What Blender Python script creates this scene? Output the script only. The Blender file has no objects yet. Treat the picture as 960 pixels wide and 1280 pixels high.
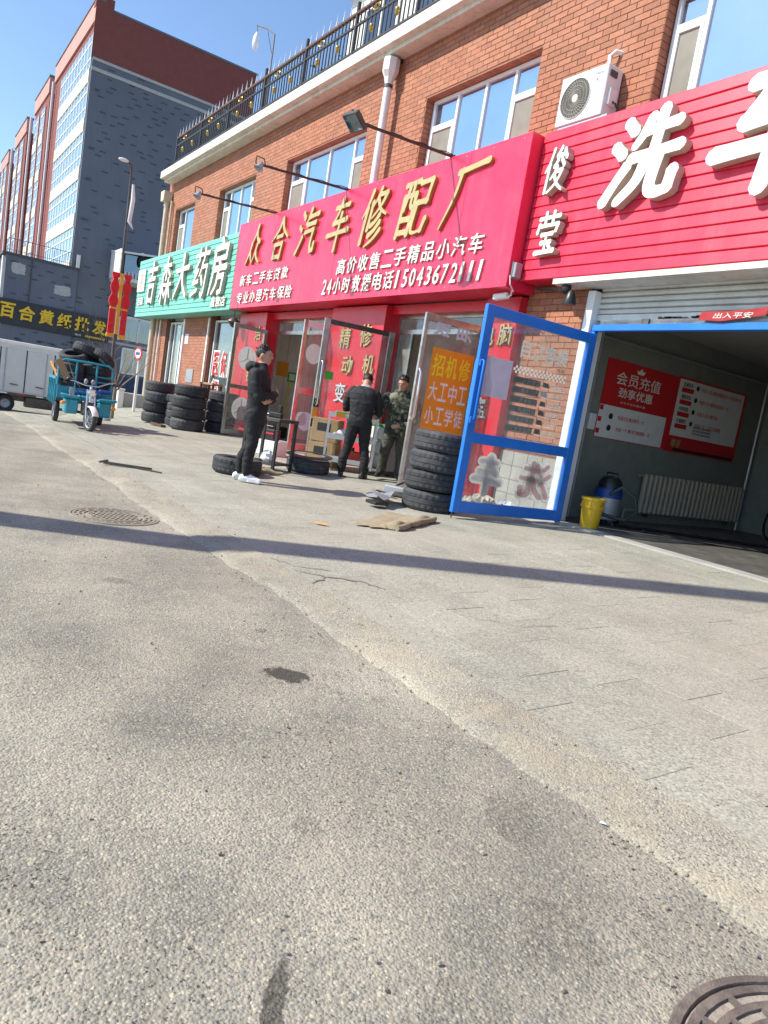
import bpy, bmesh, math, random
from mathutils import Vector, Matrix, Euler, kdtree
from math import sin, cos, pi, radians, sqrt, atan2, hypot

random.seed(7)
SC = bpy.context.scene
COL = SC.collection

# ------------------------------------------------------------------ camera
CAM_H = 1.15
YAW, PITCH, ROLL, FPX = 0.956168, 0.13035, 0.163587, 898.94
def cam_axes():
    cy, sy = cos(YAW), sin(YAW)
    A = Matrix(((1, 0, 0), (0, 0, -1), (0, 1, 0))) @ Matrix(((cy, sy, 0), (-sy, cy, 0), (0, 0, 1)))
    cp, sp = cos(PITCH), sin(PITCH)
    B = Matrix(((1, 0, 0), (0, cp, -sp), (0, sp, cp)))
    cr, sr = cos(ROLL), sin(ROLL)
    Cm = Matrix(((cr, -sr, 0), (sr, cr, 0), (0, 0, 1)))
    return Cm @ B @ A
M3 = cam_axes()
cam_d = bpy.data.cameras.new('camera')
cam_d.sensor_fit = 'HORIZONTAL'
cam_d.sensor_width = 36.0
cam_d.lens = 36.0 * FPX / 960.0
cam_d.clip_start = 0.05
cam_d.clip_end = 3000
cam = bpy.data.objects.new('camera', cam_d)
COL.objects.link(cam)
right, down, fwd = M3[0], M3[1], M3[2]
cam.matrix_world = Matrix(((right[0], -down[0], -fwd[0], 0), (right[1], -down[1], -fwd[1], 0),
                           (right[2], -down[2], -fwd[2], CAM_H), (0, 0, 0, 1)))
SC.camera = cam

# ------------------------------------------------------------------ light
SUN_TRAVEL = Vector((0.47, 1.0, -1.02)).normalized()      # the way the sunlight travels
TO_SUN = -SUN_TRAVEL
elev = math.asin(TO_SUN.z)
azim = atan2(TO_SUN.x, TO_SUN.y)                          # clockwise from +Y
sun_d = bpy.data.lights.new('sun', 'SUN')
sun_d.energy = 4.4
sun_d.angle = radians(0.55)
sun_d.color = (1.0, 0.94, 0.82)
sun = bpy.data.objects.new('sun', sun_d)
COL.objects.link(sun)
sun.rotation_euler = SUN_TRAVEL.to_track_quat('-Z', 'Y').to_euler()
sun.location = (0, -10, 20)

world = bpy.data.worlds.new('World')
SC.world = world
world.use_nodes = True
wn = world.node_tree
wn.nodes.clear()
wo = wn.nodes.new('ShaderNodeOutputWorld')
wb = wn.nodes.new('ShaderNodeBackground')
sky = wn.nodes.new('ShaderNodeTexSky')
sky.sky_type = 'NISHITA'
sky.sun_disc = False
sky.sun_elevation = elev
sky.sun_rotation = azim
sky.altitude = 200
sky.air_density = 1.0
sky.dust_density = 0.4
sky.ozone_density = 3.5
wb.inputs['Strength'].default_value = 0.15
wn.links.new(sky.outputs[0], wb.inputs[0])
wn.links.new(wb.outputs[0], wo.inputs[0])

vs = SC.view_settings
vs.view_transform = 'Standard'
vs.look = 'None'
vs.exposure = 0.62
vs.gamma = 1.0
vs.use_curve_mapping = False
cy_ = SC.cycles
cy_.max_bounces = 7
cy_.diffuse_bounces = 3
cy_.glossy_bounces = 3
cy_.transmission_bounces = 4
cy_.transparent_max_bounces = 16
cy_.use_adaptive_sampling = True
cy_.adaptive_threshold = 0.02

# ------------------------------------------------------------------ materials
MATS = {}
def newmat(name):
    m = bpy.data.materials.new(name)
    m.use_nodes = True
    m.node_tree.nodes.clear()
    MATS[name] = m
    return m, m.node_tree

def N(nt, typ, **kw):
    n = nt.nodes.new(typ)
    for k, v in kw.items():
        if k.startswith('i_'):
            key = k[2:]
            n.inputs[int(key) if key.isdigit() else key].default_value = v
        else:
            setattr(n, k, v)
    return n

def ramp(nt, fac, stops):
    r = nt.nodes.new('ShaderNodeValToRGB')
    el = r.color_ramp.elements
    while len(el) < len(stops):
        el.new(0.5)
    for e, (p, c) in zip(el, stops):
        e.position = p
        e.color = (c[0], c[1], c[2], 1) if not isinstance(c, (int, float)) else (c, c, c, 1)
    nt.links.new(fac, r.inputs[0])
    return r.outputs[0]

def mixc(nt, fac, a, b, mode='MIX'):
    n = nt.nodes.new('ShaderNodeMix')
    n.data_type = 'RGBA'
    n.blend_type = mode
    n.clamp_factor = True
    for sock, v in ((n.inputs[0], fac), (n.inputs[6], a), (n.inputs[7], b)):
        if isinstance(v, (int, float)):
            sock.default_value = v
        elif isinstance(v, tuple):
            sock.default_value = (v[0], v[1], v[2], 1)
        else:
            nt.links.new(v, sock)
    return n.outputs[2]

def mathn(nt, op, a, b=None, c=None):
    n = nt.nodes.new('ShaderNodeMath')
    n.operation = op
    for i, v in enumerate((a, b, c)):
        if v is None:
            continue
        if isinstance(v, (int, float)):
            n.inputs[i].default_value = v
        else:
            nt.links.new(v, n.inputs[i])
    return n.outputs[0]

def noise(nt, vec, scale, detail=4, rough=0.55, dist=0):
    n = nt.nodes.new('ShaderNodeTexNoise')
    n.inputs['Scale'].default_value = scale
    n.inputs['Detail'].default_value = detail
    n.inputs['Roughness'].default_value = rough
    n.inputs['Distortion'].default_value = dist
    if vec is not None:
        nt.links.new(vec, n.inputs['Vector'])
    return n.outputs['Fac']

def P(name, col, rough=0.6, metal=0.0, var=0.12, scale=6.0, bump=0.0, bscale=80.0, dirt=0.0, dirtcol=(0.22, 0.19, 0.15),
      dscale=3.0, coat=0.0, spec=0.5, rvar=0.12, island=0.0, streak=0.0, streakcol=(0.3, 0.25, 0.2), orand=0.0):
    """Principled surface with noise in colour and gloss, optional blotches of dirt and fine relief."""
    m, nt = newmat(name)
    out = N(nt, 'ShaderNodeOutputMaterial')
    b = N(nt, 'ShaderNodeBsdfPrincipled')
    nt.links.new(b.outputs[0], out.inputs[0])
    tc = N(nt, 'ShaderNodeNewGeometry').outputs['Position']
    n1 = noise(nt, tc, scale, 5)
    lo = tuple(c * (1 - var) for c in col)
    hi = tuple(min(1, c * (1 + var)) for c in col)
    c = ramp(nt, n1, [(0.3, lo), (0.7, hi)])
    if island:
        g = N(nt, 'ShaderNodeNewGeometry').outputs['Random Per Island']
        oi = N(nt, 'ShaderNodeObjectInfo').outputs['Random']
        r = mathn(nt, 'FRACT', mathn(nt, 'ADD', g, oi))
        k = mathn(nt, 'MULTIPLY_ADD', r, 2 * island, 1 - island)
        vm = N(nt, 'ShaderNodeVectorMath', operation='SCALE')
        nt.links.new(c, vm.inputs[0])
        nt.links.new(k, vm.inputs['Scale'])
        c = vm.outputs[0]
    if dirt:
        n2 = noise(nt, tc, dscale, 7, 0.65)
        f = ramp(nt, n2, [(0.45, 0.0), (0.72, dirt)])
        c = mixc(nt, f, c, dirtcol)
    if orand:
        oi = N(nt, 'ShaderNodeObjectInfo').outputs['Random']
        vm = N(nt, 'ShaderNodeVectorMath', operation='SCALE')
        nt.links.new(c, vm.inputs[0])
        nt.links.new(mathn(nt, 'MULTIPLY_ADD', oi, 2 * orand, 1 - orand * .7), vm.inputs['Scale'])
        c = vm.outputs[0]
    if streak:                                   # run-off streaks down the face
        mp = N(nt, 'ShaderNodeMapping')
        mp.inputs['Scale'].default_value = (3.2, 3.2, 0.22)
        nt.links.new(tc, mp.inputs[0])
        f = ramp(nt, noise(nt, mp.outputs[0], 2.4, 5, 0.62), [(0.50, 0.0), (0.74, streak)])
        c = mixc(nt, f, c, streakcol)
    nt.links.new(c, b.inputs['Base Color'])
    nr = noise(nt, tc, scale * 2.3, 4)
    rr = mathn(nt, 'MULTIPLY_ADD', nr, 2 * rvar, rough - rvar)
    nt.links.new(rr, b.inputs['Roughness'])
    b.inputs['Metallic'].default_value = metal
    b.inputs['Specular IOR Level'].default_value = spec
    b.inputs['Coat Weight'].default_value = coat
    b.inputs['Coat Roughness'].default_value = 0.1
    if bump:
        bn = N(nt, 'ShaderNodeBump')
        bn.inputs['Strength'].default_value = bump
        bn.inputs['Distance'].default_value = 0.01
        nt.links.new(noise(nt, tc, bscale, 5), bn.inputs['Height'])
        nt.links.new(bn.outputs[0], b.inputs['Normal'])
    return m

def glass(name, tint=(0.93, 0.96, 0.95), refl=(0.9, 0.95, 1.0), ior=1.5, dirt=0.08):
    """Thin window glass: clear straight through, mirror by Fresnel, a film of dust."""
    m, nt = newmat(name)
    out = N(nt, 'ShaderNodeOutputMaterial')
    tr = N(nt, 'ShaderNodeBsdfTransparent')
    tr.inputs[0].default_value = (*tint, 1)
    gl = N(nt, 'ShaderNodeBsdfGlossy')
    gl.inputs[0].default_value = (*refl, 1)
    gl.inputs['Roughness'].default_value = 0.02
    lw = N(nt, 'ShaderNodeLayerWeight')           # same mirror strength from both faces of the thin pane
    lw.inputs[0].default_value = 0.5
    f0 = ((ior - 1) / (ior + 1)) ** 2
    fr = mathn(nt, 'MULTIPLY_ADD', mathn(nt, 'POWER', lw.outputs['Facing'], 4.0), 1 - f0, f0)
    mx = N(nt, 'ShaderNodeMixShader')
    nt.links.new(fr, mx.inputs[0])
    nt.links.new(tr.outputs[0], mx.inputs[1])
    nt.links.new(gl.outputs[0], mx.inputs[2])
    df = N(nt, 'ShaderNodeBsdfDiffuse')
    df.inputs[0].default_value = (0.75, 0.73, 0.68, 1)
    pos = N(nt, 'ShaderNodeNewGeometry').outputs['Position']
    f = ramp(nt, noise(nt, pos, 2.5, 7, 0.65), [(0.35, dirt * 0.25), (0.75, dirt * 1.6)])
    mx2 = N(nt, 'ShaderNodeMixShader')
    nt.links.new(f, mx2.inputs[0])
    nt.links.new(mx.outputs[0], mx2.inputs[1])
    nt.links.new(df.outputs[0], mx2.inputs[2])
    nt.links.new(mx2.outputs[0], out.inputs[0])
    return m

def mirror_glass(name, col, body, rough=0.03, amount=0.75):
    """Coated window glass that mirrors the sky over a dim body colour, with slight ripple."""
    m, nt = newmat(name)
    out = N(nt, 'ShaderNodeOutputMaterial')
    gl = N(nt, 'ShaderNodeBsdfGlossy')
    gl.inputs[0].default_value = (*col, 1)
    gl.inputs['Roughness'].default_value = rough
    df = N(nt, 'ShaderNodeBsdfDiffuse')
    df.inputs[0].default_value = (*body, 1)
    mx = N(nt, 'ShaderNodeMixShader')
    pos = N(nt, 'ShaderNodeNewGeometry').outputs['Position']
    bn = N(nt, 'ShaderNodeBump')
    bn.inputs['Strength'].default_value = 0.14
    bn.inputs['Distance'].default_value = 0.02
    nt.links.new(noise(nt, pos, 1.6, 2), bn.inputs['Height'])
    nt.links.new(bn.outputs[0], gl.inputs['Normal'])
    f = ramp(nt, noise(nt, pos, 1.1, 5), [(0.3, amount * 0.9), (0.7, min(1, amount * 1.08))])
    nt.links.new(f, mx.inputs[0])
    nt.links.new(df.outputs[0], mx.inputs[1])
    nt.links.new(gl.outputs[0], mx.inputs[2])
    nt.links.new(mx.outputs[0], out.inputs[0])
    return m

def asphalt(name='asphalt', gain=1.0, sand=0.0, stains=True):
    m, nt = newmat(name)
    out = N(nt, 'ShaderNodeOutputMaterial')
    b = N(nt, 'ShaderNodeBsdfPrincipled')
    nt.links.new(b.outputs[0], out.inputs[0])
    pos = N(nt, 'ShaderNodeNewGeometry').outputs['Position']
    # warp the lookup a little so that the stones are not round cells
    wv = N(nt, 'ShaderNodeVectorMath', operation='MULTIPLY_ADD')
    nz = N(nt, 'ShaderNodeTexNoise')
    nz.inputs['Scale'].default_value = 45
    nz.inputs['Detail'].default_value = 1
    nt.links.new(pos, nz.inputs['Vector'])
    nt.links.new(nz.outputs['Color'], wv.inputs[0])
    wv.inputs[1].default_value = (0.008, 0.008, 0.008)
    nt.links.new(pos, wv.inputs[2])
    w = wv.outputs[0]
    v1 = N(nt, 'ShaderNodeTexVoronoi', feature='F1'); v1.inputs['Scale'].default_value = 118
    v3 = N(nt, 'ShaderNodeTexVoronoi', feature='F1'); v3.inputs['Scale'].default_value = 54
    for v in (v1, v3):
        nt.links.new(w, v.inputs['Vector'])
    sep = N(nt, 'ShaderNodeSeparateColor'); nt.links.new(v1.outputs['Color'], sep.inputs[0])
    sep3 = N(nt, 'ShaderNodeSeparateColor'); nt.links.new(v3.outputs['Color'], sep3.inputs[0])
    d1, d3 = v1.outputs['Distance'], v3.outputs['Distance']
    stone = ramp(nt, sep.outputs[0], [(0.0, (0.10, 0.099, 0.09)), (0.3, (0.172, 0.168, 0.147)), (0.75, (0.232, 0.222, 0.184)), (1.0, (0.335, 0.305, 0.235))])
    big = ramp(nt, sep3.outputs[0], [(0.0, (0.12, 0.12, 0.108)), (0.5, (0.205, 0.195, 0.16)), (1.0, (0.33, 0.295, 0.22))])
    # stones of uneven size in a sandy binder
    rim = mathn(nt, 'MULTIPLY_ADD', sep.outputs[1], 0.22, 0.36)
    inst = ramp(nt, mathn(nt, 'SUBTRACT', d1, rim), [(0.0, 1.0), (0.10, 0.0)])
    useb = mathn(nt, 'MULTIPLY', mathn(nt, 'GREATER_THAN', sep3.outputs[1], 0.62), ramp(nt, d3, [(0.36, 1.0), (0.46, 0.0)]))
    patchn = noise(nt, pos, 0.9, 4, 0.6)
    wear = ramp(nt, noise(nt, pos, 1.7, 5, 0.68), [(0.36, 0.0), (0.66, 1.0)])
    dust = mixc(nt, wear, (0.15, 0.141, 0.115), (0.272, 0.248, 0.193))
    col = mixc(nt, mathn(nt, 'MULTIPLY', inst, 0.85), dust, stone)
    col = mixc(nt, mathn(nt, 'MULTIPLY', useb, 0.85), col, big)
    # pits where stones have come out
    pn = noise(nt, pos, 85, 2, 0.6)
    pit0 = ramp(nt, pn, [(0.60, 0.0), (0.68, 1.0)])
    pits = mathn(nt, 'MULTIPLY', pit0, ramp(nt, noise(nt, pos, 1.3, 3, 0.6), [(0.42, 0.05), (0.62, 1.0)]))
    col = mixc(nt, pits, col, (0.05, 0.048, 0.04))
    # worn, sandy areas
    sandy = ramp(nt, noise(nt, pos, 3.1, 5, 0.72, 0.6), [(0.6 - sand, 0.0), (0.76 - sand * .4, 0.55 + sand)])
    col = mixc(nt, mathn(nt, 'MULTIPLY', sandy, mathn(nt, 'SUBTRACT', 1.0, mathn(nt, 'MULTIPLY', pits, 0.7))), col, (0.265, 0.228, 0.165))
    tone = ramp(nt, patchn, [(0.25, 0.78 * gain), (0.75, 1.18 * gain)])
    vm = N(nt, 'ShaderNodeVectorMath', operation='SCALE')
    nt.links.new(col, vm.inputs[0]); nt.links.new(tone, vm.inputs['Scale'])
    col = vm.outputs[0]
    # oil and water stains with their own outlines
    sx = N(nt, 'ShaderNodeSeparateXYZ'); nt.links.new(pos, sx.inputs[0])
    nstain = noise(nt, pos, 5.0, 3, 0.6)
    nst2 = noise(nt, pos, 28.0, 2, 0.7)
    total = None
    ca, sa = cos(0.96), sin(0.96)                # stains lie along and across this direction
    for (x, y, rx, ry, st) in ((-2.68, 1.52, 0.14, 0.085, 0.88), (-4.17, 1.14, 0.10, 0.08, 0.55), (-1.09, 0.70, 0.026, 0.13, 0.82),
                               (-1.42, 1.70, 0.10, 0.16, 0.34), (-0.98, 1.42, 0.12, 0.14, 0.36), (-1.62, 1.05, 0.05, 0.06, 0.3),
                               (-2.3, 0.85, 0.30, 0.10, 0.2), (-3.25, 1.65, 0.035, 0.04, 0.6), (-3.5, 1.72, 0.03, 0.03, 0.55),
                               (-0.9, 1.05, 0.12, 0.12, 0.25), (-2.35, 1.78, 0.035, 0.035, 0.5), (-2.45, 1.66, 0.03, 0.03, 0.55))[:12 if stains else 1]:
        ex = mathn(nt, 'SUBTRACT', sx.outputs[0], x)
        ey = mathn(nt, 'SUBTRACT', sx.outputs[1], y)
        dx = mathn(nt, 'MULTIPLY', mathn(nt, 'MULTIPLY_ADD', ex, ca, mathn(nt, 'MULTIPLY', ey, sa)), 1 / rx)
        dy = mathn(nt, 'MULTIPLY', mathn(nt, 'MULTIPLY_ADD', ey, ca, mathn(nt, 'MULTIPLY', ex, -sa)), 1 / ry)
        d = mathn(nt, 'SQRT', mathn(nt, 'ADD', mathn(nt, 'MULTIPLY', dx, dx), mathn(nt, 'MULTIPLY', dy, dy)))
        d = mathn(nt, 'ADD', d, mathn(nt, 'MULTIPLY_ADD', nstain, 1.6, -0.8))
        d = mathn(nt, 'ADD', d, mathn(nt, 'MULTIPLY_ADD', nst2, 0.9, -0.45))
        f = ramp(nt, d, [(0.75, st), (1.0 if st > 0.5 else 1.0, 0.0)])
        total = f if total is None else mathn(nt, 'MAXIMUM', total, f)
    spk = ramp(nt, noise(nt, pos, 60, 3, 0.6), [(0.44, 0.12), (0.56, 1.0)])       # the stain sits in the hollows first
    total = mathn(nt, 'MULTIPLY', total, mathn(nt, 'MAXIMUM', spk, mathn(nt, 'MULTIPLY_ADD', total, 2.2, -0.95)))
    col = mixc(nt, total, col, (0.04, 0.037, 0.03))
    nt.links.new(col, b.inputs['Base Color'])
    rgh = mathn(nt, 'MULTIPLY_ADD', total, -0.3, 0.88)
    nt.links.new(rgh, b.inputs['Roughness'])
    b.inputs['Specular IOR Level'].default_value = 0.3
    hh = mathn(nt, 'ADD', mathn(nt, 'MULTIPLY', d1, -1.3), mathn(nt, 'MULTIPLY', d3, -0.5))
    hh = mathn(nt, 'SUBTRACT', hh, mathn(nt, 'MULTIPLY', pit0, 0.7))
    bn = N(nt, 'ShaderNodeBump')
    bn.inputs['Strength'].default_value = 0.7
    bn.inputs['Distance'].default_value = 0.0042
    nt.links.new(hh, bn.inputs['Height'])
    nt.links.new(bn.outputs[0], b.inputs['Normal'])
    return m

def granite(name, joints=False):
    m, nt = newmat(name)
    out = N(nt, 'ShaderNodeOutputMaterial')
    b = N(nt, 'ShaderNodeBsdfPrincipled')
    nt.links.new(b.outputs[0], out.inputs[0])
    pos = N(nt, 'ShaderNodeNewGeometry').outputs['Position']
    v = N(nt, 'ShaderNodeTexVoronoi', feature='F1'); v.inputs['Scale'].default_value = 130
    nt.links.new(pos, v.inputs['Vector'])
    sp = N(nt, 'ShaderNodeSeparateColor'); nt.links.new(v.outputs['Color'], sp.inputs[0])
    c = ramp(nt, sp.outputs[0], [(0.0, (0.195, 0.193, 0.165)), (0.3, (0.30, 0.294, 0.243)), (0.7, (0.366, 0.356, 0.293)), (1.0, (0.475, 0.456, 0.37))])
    blot = ramp(nt, noise(nt, pos, 1.3, 5, 0.62), [(0.28, 0.77), (0.72, 1.08)])
    oi = N(nt, 'ShaderNodeObjectInfo').outputs['Random']
    blot = mathn(nt, 'MULTIPLY', blot, mathn(nt, 'MULTIPLY_ADD', oi, 0.13, 0.93))
    vm = N(nt, 'ShaderNodeVectorMath', operation='SCALE')
    nt.links.new(c, vm.inputs[0]); nt.links.new(blot, vm.inputs['Scale'])
    c = vm.outputs[0]
    sand = ramp(nt, noise(nt, pos, 0.8, 5, 0.7, 0.4), [(0.46, 0.0), (0.72, 0.6)])
    c = mixc(nt, sand, c, (0.375, 0.342, 0.272))
    dark = ramp(nt, noise(nt, pos, 2.7, 5, 0.72, 1.0), [(0.60, 0.0), (0.78, 0.45)])
    c = mixc(nt, dark, c, (0.15, 0.135, 0.115))
    spots = ramp(nt, noise(nt, pos, 11, 5, 0.6), [(0.70, 0.0), (0.76, 0.5)])
    c = mixc(nt, spots, c, (0.17, 0.14, 0.10))
    if joints:
        mp = N(nt, 'ShaderNodeMapping')
        nt.links.new(pos, mp.inputs[0])
        br = N(nt, 'ShaderNodeTexBrick')
        br.inputs['Scale'].default_value = 1.0
        br.inputs['Brick Width'].default_value = 0.6
        br.inputs['Row Height'].default_value = 0.32
        br.inputs['Mortar Size'].default_value = 0.006
        br.inputs['Color1'].default_value = (1, 1, 1, 1)
        br.inputs['Color2'].default_value = (0.9, 0.9, 0.9, 1)
        br.inputs['Mortar'].default_value = (0.5, 0.48, 0.44, 1)
        nt.links.new(mp.outputs[0], br.inputs['Vector'])
        c = mixc(nt, 1.0, c, br.outputs['Color'], 'MULTIPLY')
    nt.links.new(c, b.inputs['Base Color'])
    b.inputs['Roughness'].default_value = 0.78
    b.inputs['Specular IOR Level'].default_value = 0.35
    bn = N(nt, 'ShaderNodeBump')
    bn.inputs['Strength'].default_value = 0.5
    bn.inputs['Distance'].default_value = 0.003
    hh = mathn(nt, 'ADD', noise(nt, pos, 160, 4, 0.6), mathn(nt, 'MULTIPLY', noise(nt, pos, 22, 4), 0.7))
    nt.links.new(hh, bn.inputs['Height'])
    nt.links.new(bn.outputs[0], b.inputs['Normal'])
    return m

def camo():
    m, nt = newmat('camouflage_cloth')
    out = N(nt, 'ShaderNodeOutputMaterial')
    b = N(nt, 'ShaderNodeBsdfPrincipled')
    nt.links.new(b.outputs[0], out.inputs[0])
    pos = N(nt, 'ShaderNodeNewGeometry').outputs['Position']
    f = noise(nt, pos, 9, 3, 0.5, 1.5)
    c = ramp(nt, f, [(0.38, (0.022, 0.024, 0.02)), (0.46, (0.06, 0.07, 0.045)), (0.54, (0.125, 0.14, 0.085)), (0.6, (0.20, 0.20, 0.14))])
    c.node.color_ramp.interpolation = 'CONSTANT'
    nt.links.new(c, b.inputs['Base Color'])
    b.inputs['Roughness'].default_value = 0.85
    bn = N(nt, 'ShaderNodeBump')
    bn.inputs['Strength'].default_value = 0.6
    bn.inputs['Distance'].default_value = 0.02
    nt.links.new(noise(nt, pos, 14, 4, 0.5, 0.8), bn.inputs['Height'])
    nt.links.new(bn.outputs[0], b.inputs['Normal'])
    return m

asphalt('asphalt', 1.40)
asphalt('gutter_grit', 1.48, 0.16, False)
granite('granite_slab')
granite('granite_paving', True)
camo()
P('gutter_dirt', (0.36, 0.31, 0.245), 0.95, var=0.3, scale=18, bump=0.9, bscale=90, dirt=0.6, dirtcol=(0.20, 0.175, 0.14), dscale=9)
P('joint_dirt', (0.22, 0.195, 0.16), 0.95, var=0.2)
P('concrete', (0.40, 0.385, 0.36), 0.85, var=0.18, scale=4, bump=0.4, bscale=60, dirt=0.5, dscale=2)
P('concrete_floor', (0.30, 0.29, 0.27), 0.8, var=0.2, scale=3, bump=0.3, bscale=50, dirt=0.6, dirtcol=(0.12, 0.11, 0.10), dscale=1.6)
P('brick', (0.36, 0.145, 0.082), 0.82, var=0.14, scale=30, bump=0.35, bscale=140, island=0.15, dirt=0.14, dirtcol=(0.42, 0.29, 0.22), dscale=0.9, streak=0.14, streakcol=(0.40, 0.28, 0.22))
P('mortar', (0.235, 0.11, 0.072), 0.95, var=0.2, scale=25, bump=0.3)
P('red_paint_shaded', (0.21, 0.055, 0.045), 0.8, var=0.08, scale=2, dirt=0.2, dirtcol=(0.15, 0.06, 0.05))  # red paint, with the parapet's shadow side put into the tone
P('pink_facade_sunlit', (0.52, 0.27, 0.235), 0.8, var=0.06, scale=2)  # paler parapet front, its sunlight put into the colour
P('grey_gable', (0.135, 0.148, 0.182), 0.85, var=0.1, scale=0.35, bump=0.1, dirt=0.2, dirtcol=(0.16, 0.165, 0.18), dscale=0.5, streak=0.4, streakcol=(0.105, 0.112, 0.13))
P('dark_tile', (0.068, 0.073, 0.09), 0.7, var=0.2)
P('pale_trim', (0.42, 0.41, 0.39), 0.8, var=0.1)
P('white_wall', (0.72, 0.70, 0.66), 0.75, var=0.06, dirt=0.25, dirtcol=(0.5, 0.46, 0.4), dscale=1.5)
P('cornice_paint', (0.70, 0.66, 0.58), 0.8, var=0.08, bump=0.2, dirt=0.5, dirtcol=(0.42, 0.36, 0.28), dscale=1.4, streak=0.6, streakcol=(0.38, 0.33, 0.26))
P('sign_red', (0.80, 0.018, 0.075), 0.34, var=0.07, scale=1.1, dirt=0.3, dirtcol=(0.80, 0.10, 0.13), dscale=2.2, spec=0.6, rvar=0.1, coat=0.2, streak=0.22, streakcol=(0.72, 0.13, 0.17))  # dirt blotches tinted pinker to carry the sky's sheen
P('sign_red_plank', (0.70, 0.018, 0.06), 0.38, var=0.08, scale=2.2, dirt=0.25, dirtcol=(0.72, 0.10, 0.13), dscale=1.8, rvar=0.08, island=0.05, streak=0.25, streakcol=(0.62, 0.12, 0.14))
P('pillar_red', (0.62, 0.012, 0.03), 0.32, var=0.1, scale=1.5, dirt=0.25, dirtcol=(0.45, 0.03, 0.04), dscale=2)
P('sign_green', (0.16, 0.50, 0.38), 0.45, var=0.07, scale=2, dirt=0.25, dirtcol=(0.22, 0.48, 0.40), dscale=1.2, island=0.05, streak=0.3, streakcol=(0.20, 0.40, 0.33))
P('letter_gold', (0.50, 0.41, 0.19), 0.42, metal=0.15, var=0.1, dirt=0.35, dirtcol=(0.45, 0.34, 0.16), dscale=4)
P('letter_gold_side', (0.42, 0.22, 0.05), 0.5, var=0.2)
P('letter_white', (0.80, 0.78, 0.74), 0.5, var=0.05, dirt=0.25, dirtcol=(0.62, 0.57, 0.5), dscale=3)
P('letter_side', (0.50, 0.45, 0.37), 0.6, var=0.15, dirt=0.4, dirtcol=(0.3, 0.24, 0.18), dscale=6)
P('letter_grey', (0.52, 0.58, 0.64), 0.4, var=0.05)
P('letter_yellow', (0.80, 0.50, 0.02), 0.5, var=0.1)
P('print_black', (0.02, 0.02, 0.022), 0.6, var=0.1)
P('print_red', (0.62, 0.02, 0.025), 0.5, var=0.08)
P('banner_red', (0.36, 0.02, 0.025), 0.7, var=0.2)
P('print_white', (0.80, 0.80, 0.78), 0.5, var=0.05)
P('print_pink', (0.75, 0.42, 0.42), 0.5, var=0.08)
P('print_orange', (0.85, 0.30, 0.015), 0.5, var=0.05)
P('print_yellow', (0.92, 0.72, 0.02), 0.5, var=0.05)
P('print_lilac', (0.60, 0.62, 0.74), 0.5, var=0.12, scale=5)
P('print_green', (0.10, 0.45, 0.05), 0.5, var=0.1)
P('print_blue', (0.03, 0.10, 0.40), 0.5, var=0.1)
def vinyl(name, col):
    """thin sticker film: half of the light comes through"""
    m, nt = newmat(name)
    out = N(nt, 'ShaderNodeOutputMaterial')
    d = N(nt, 'ShaderNodeBsdfDiffuse'); d.inputs[0].default_value = (*col, 1)
    t = N(nt, 'ShaderNodeBsdfTranslucent'); t.inputs[0].default_value = (*col, 1)
    pos = N(nt, 'ShaderNodeNewGeometry').outputs['Position']
    c = ramp(nt, noise(nt, pos, 7, 4), [(0.3, tuple(x * .9 for x in col)), (0.7, col)])
    nt.links.new(c, d.inputs[0]); nt.links.new(c, t.inputs[0])
    mx = N(nt, 'ShaderNodeMixShader'); mx.inputs[0].default_value = 0.7
    nt.links.new(d.outputs[0], mx.inputs[1]); nt.links.new(t.outputs[0], mx.inputs[2])
    nt.links.new(mx.outputs[0], out.inputs[0])
vinyl('vinyl_white', (0.85, 0.85, 0.84))
vinyl('vinyl_pink', (0.80, 0.50, 0.50))
vinyl('vinyl_lilac', (0.74, 0.72, 0.82))
P('pvc_white', (0.80, 0.81, 0.82), 0.35, var=0.04, dirt=0.15, dirtcol=(0.6, 0.58, 0.54))
P('screen_mesh', (0.22, 0.21, 0.18), 0.8, var=0.15, scale=3)
mirror_glass('window_glass', (0.64, 0.79, 0.92), (0.10, 0.15, 0.21), 0.03, 0.78)
mirror_glass('far_glass', (0.80, 0.92, 1.0), (0.30, 0.38, 0.42), 0.08, 0.72)
mirror_glass('dark_glass', (0.55, 0.62, 0.7), (0.02, 0.025, 0.03), 0.03, 0.35)
glass('door_glass', dirt=0.14)
glass('shop_glass', tint=(0.8, 0.86, 0.88), dirt=0.05, ior=1.9)
P('blue_paint', (0.016, 0.175, 0.66), 0.32, var=0.08, scale=4, dirt=0.18, dirtcol=(0.10, 0.22, 0.5), dscale=7, rvar=0.1)
P('stainless', (0.50, 0.49, 0.46), 0.32, metal=0.85, var=0.15, scale=9, dirt=0.5, dirtcol=(0.25, 0.21, 0.17), dscale=7)
P('dark_steel', (0.10, 0.095, 0.09), 0.45, metal=0.6, var=0.2, dirt=0.4, dirtcol=(0.2, 0.15, 0.11))
P('rusty_rod', (0.09, 0.055, 0.045), 0.7, metal=0.3, var=0.3)
P('black_iron', (0.025, 0.024, 0.023), 0.5, var=0.2)
P('iron_gold', (0.50, 0.33, 0.07), 0.4, metal=0.6, var=0.2)
P('rail_bronze', (0.13, 0.06, 0.035), 0.45, metal=0.3, var=0.2)
P('spike_silver', (0.62, 0.62, 0.64), 0.4, metal=0.4, var=0.1)
P('galvanised', (0.40, 0.43, 0.46), 0.42, metal=0.5, var=0.12, dirt=0.2)
P('pipe_white', (0.74, 0.72, 0.72), 0.4, var=0.05, dirt=0.2, dirtcol=(0.55, 0.5, 0.46), dscale=5)
P('pipe_beige', (0.60, 0.50, 0.38), 0.6, var=0.1, dirt=0.4, dirtcol=(0.38, 0.28, 0.2), dscale=4)
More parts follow.
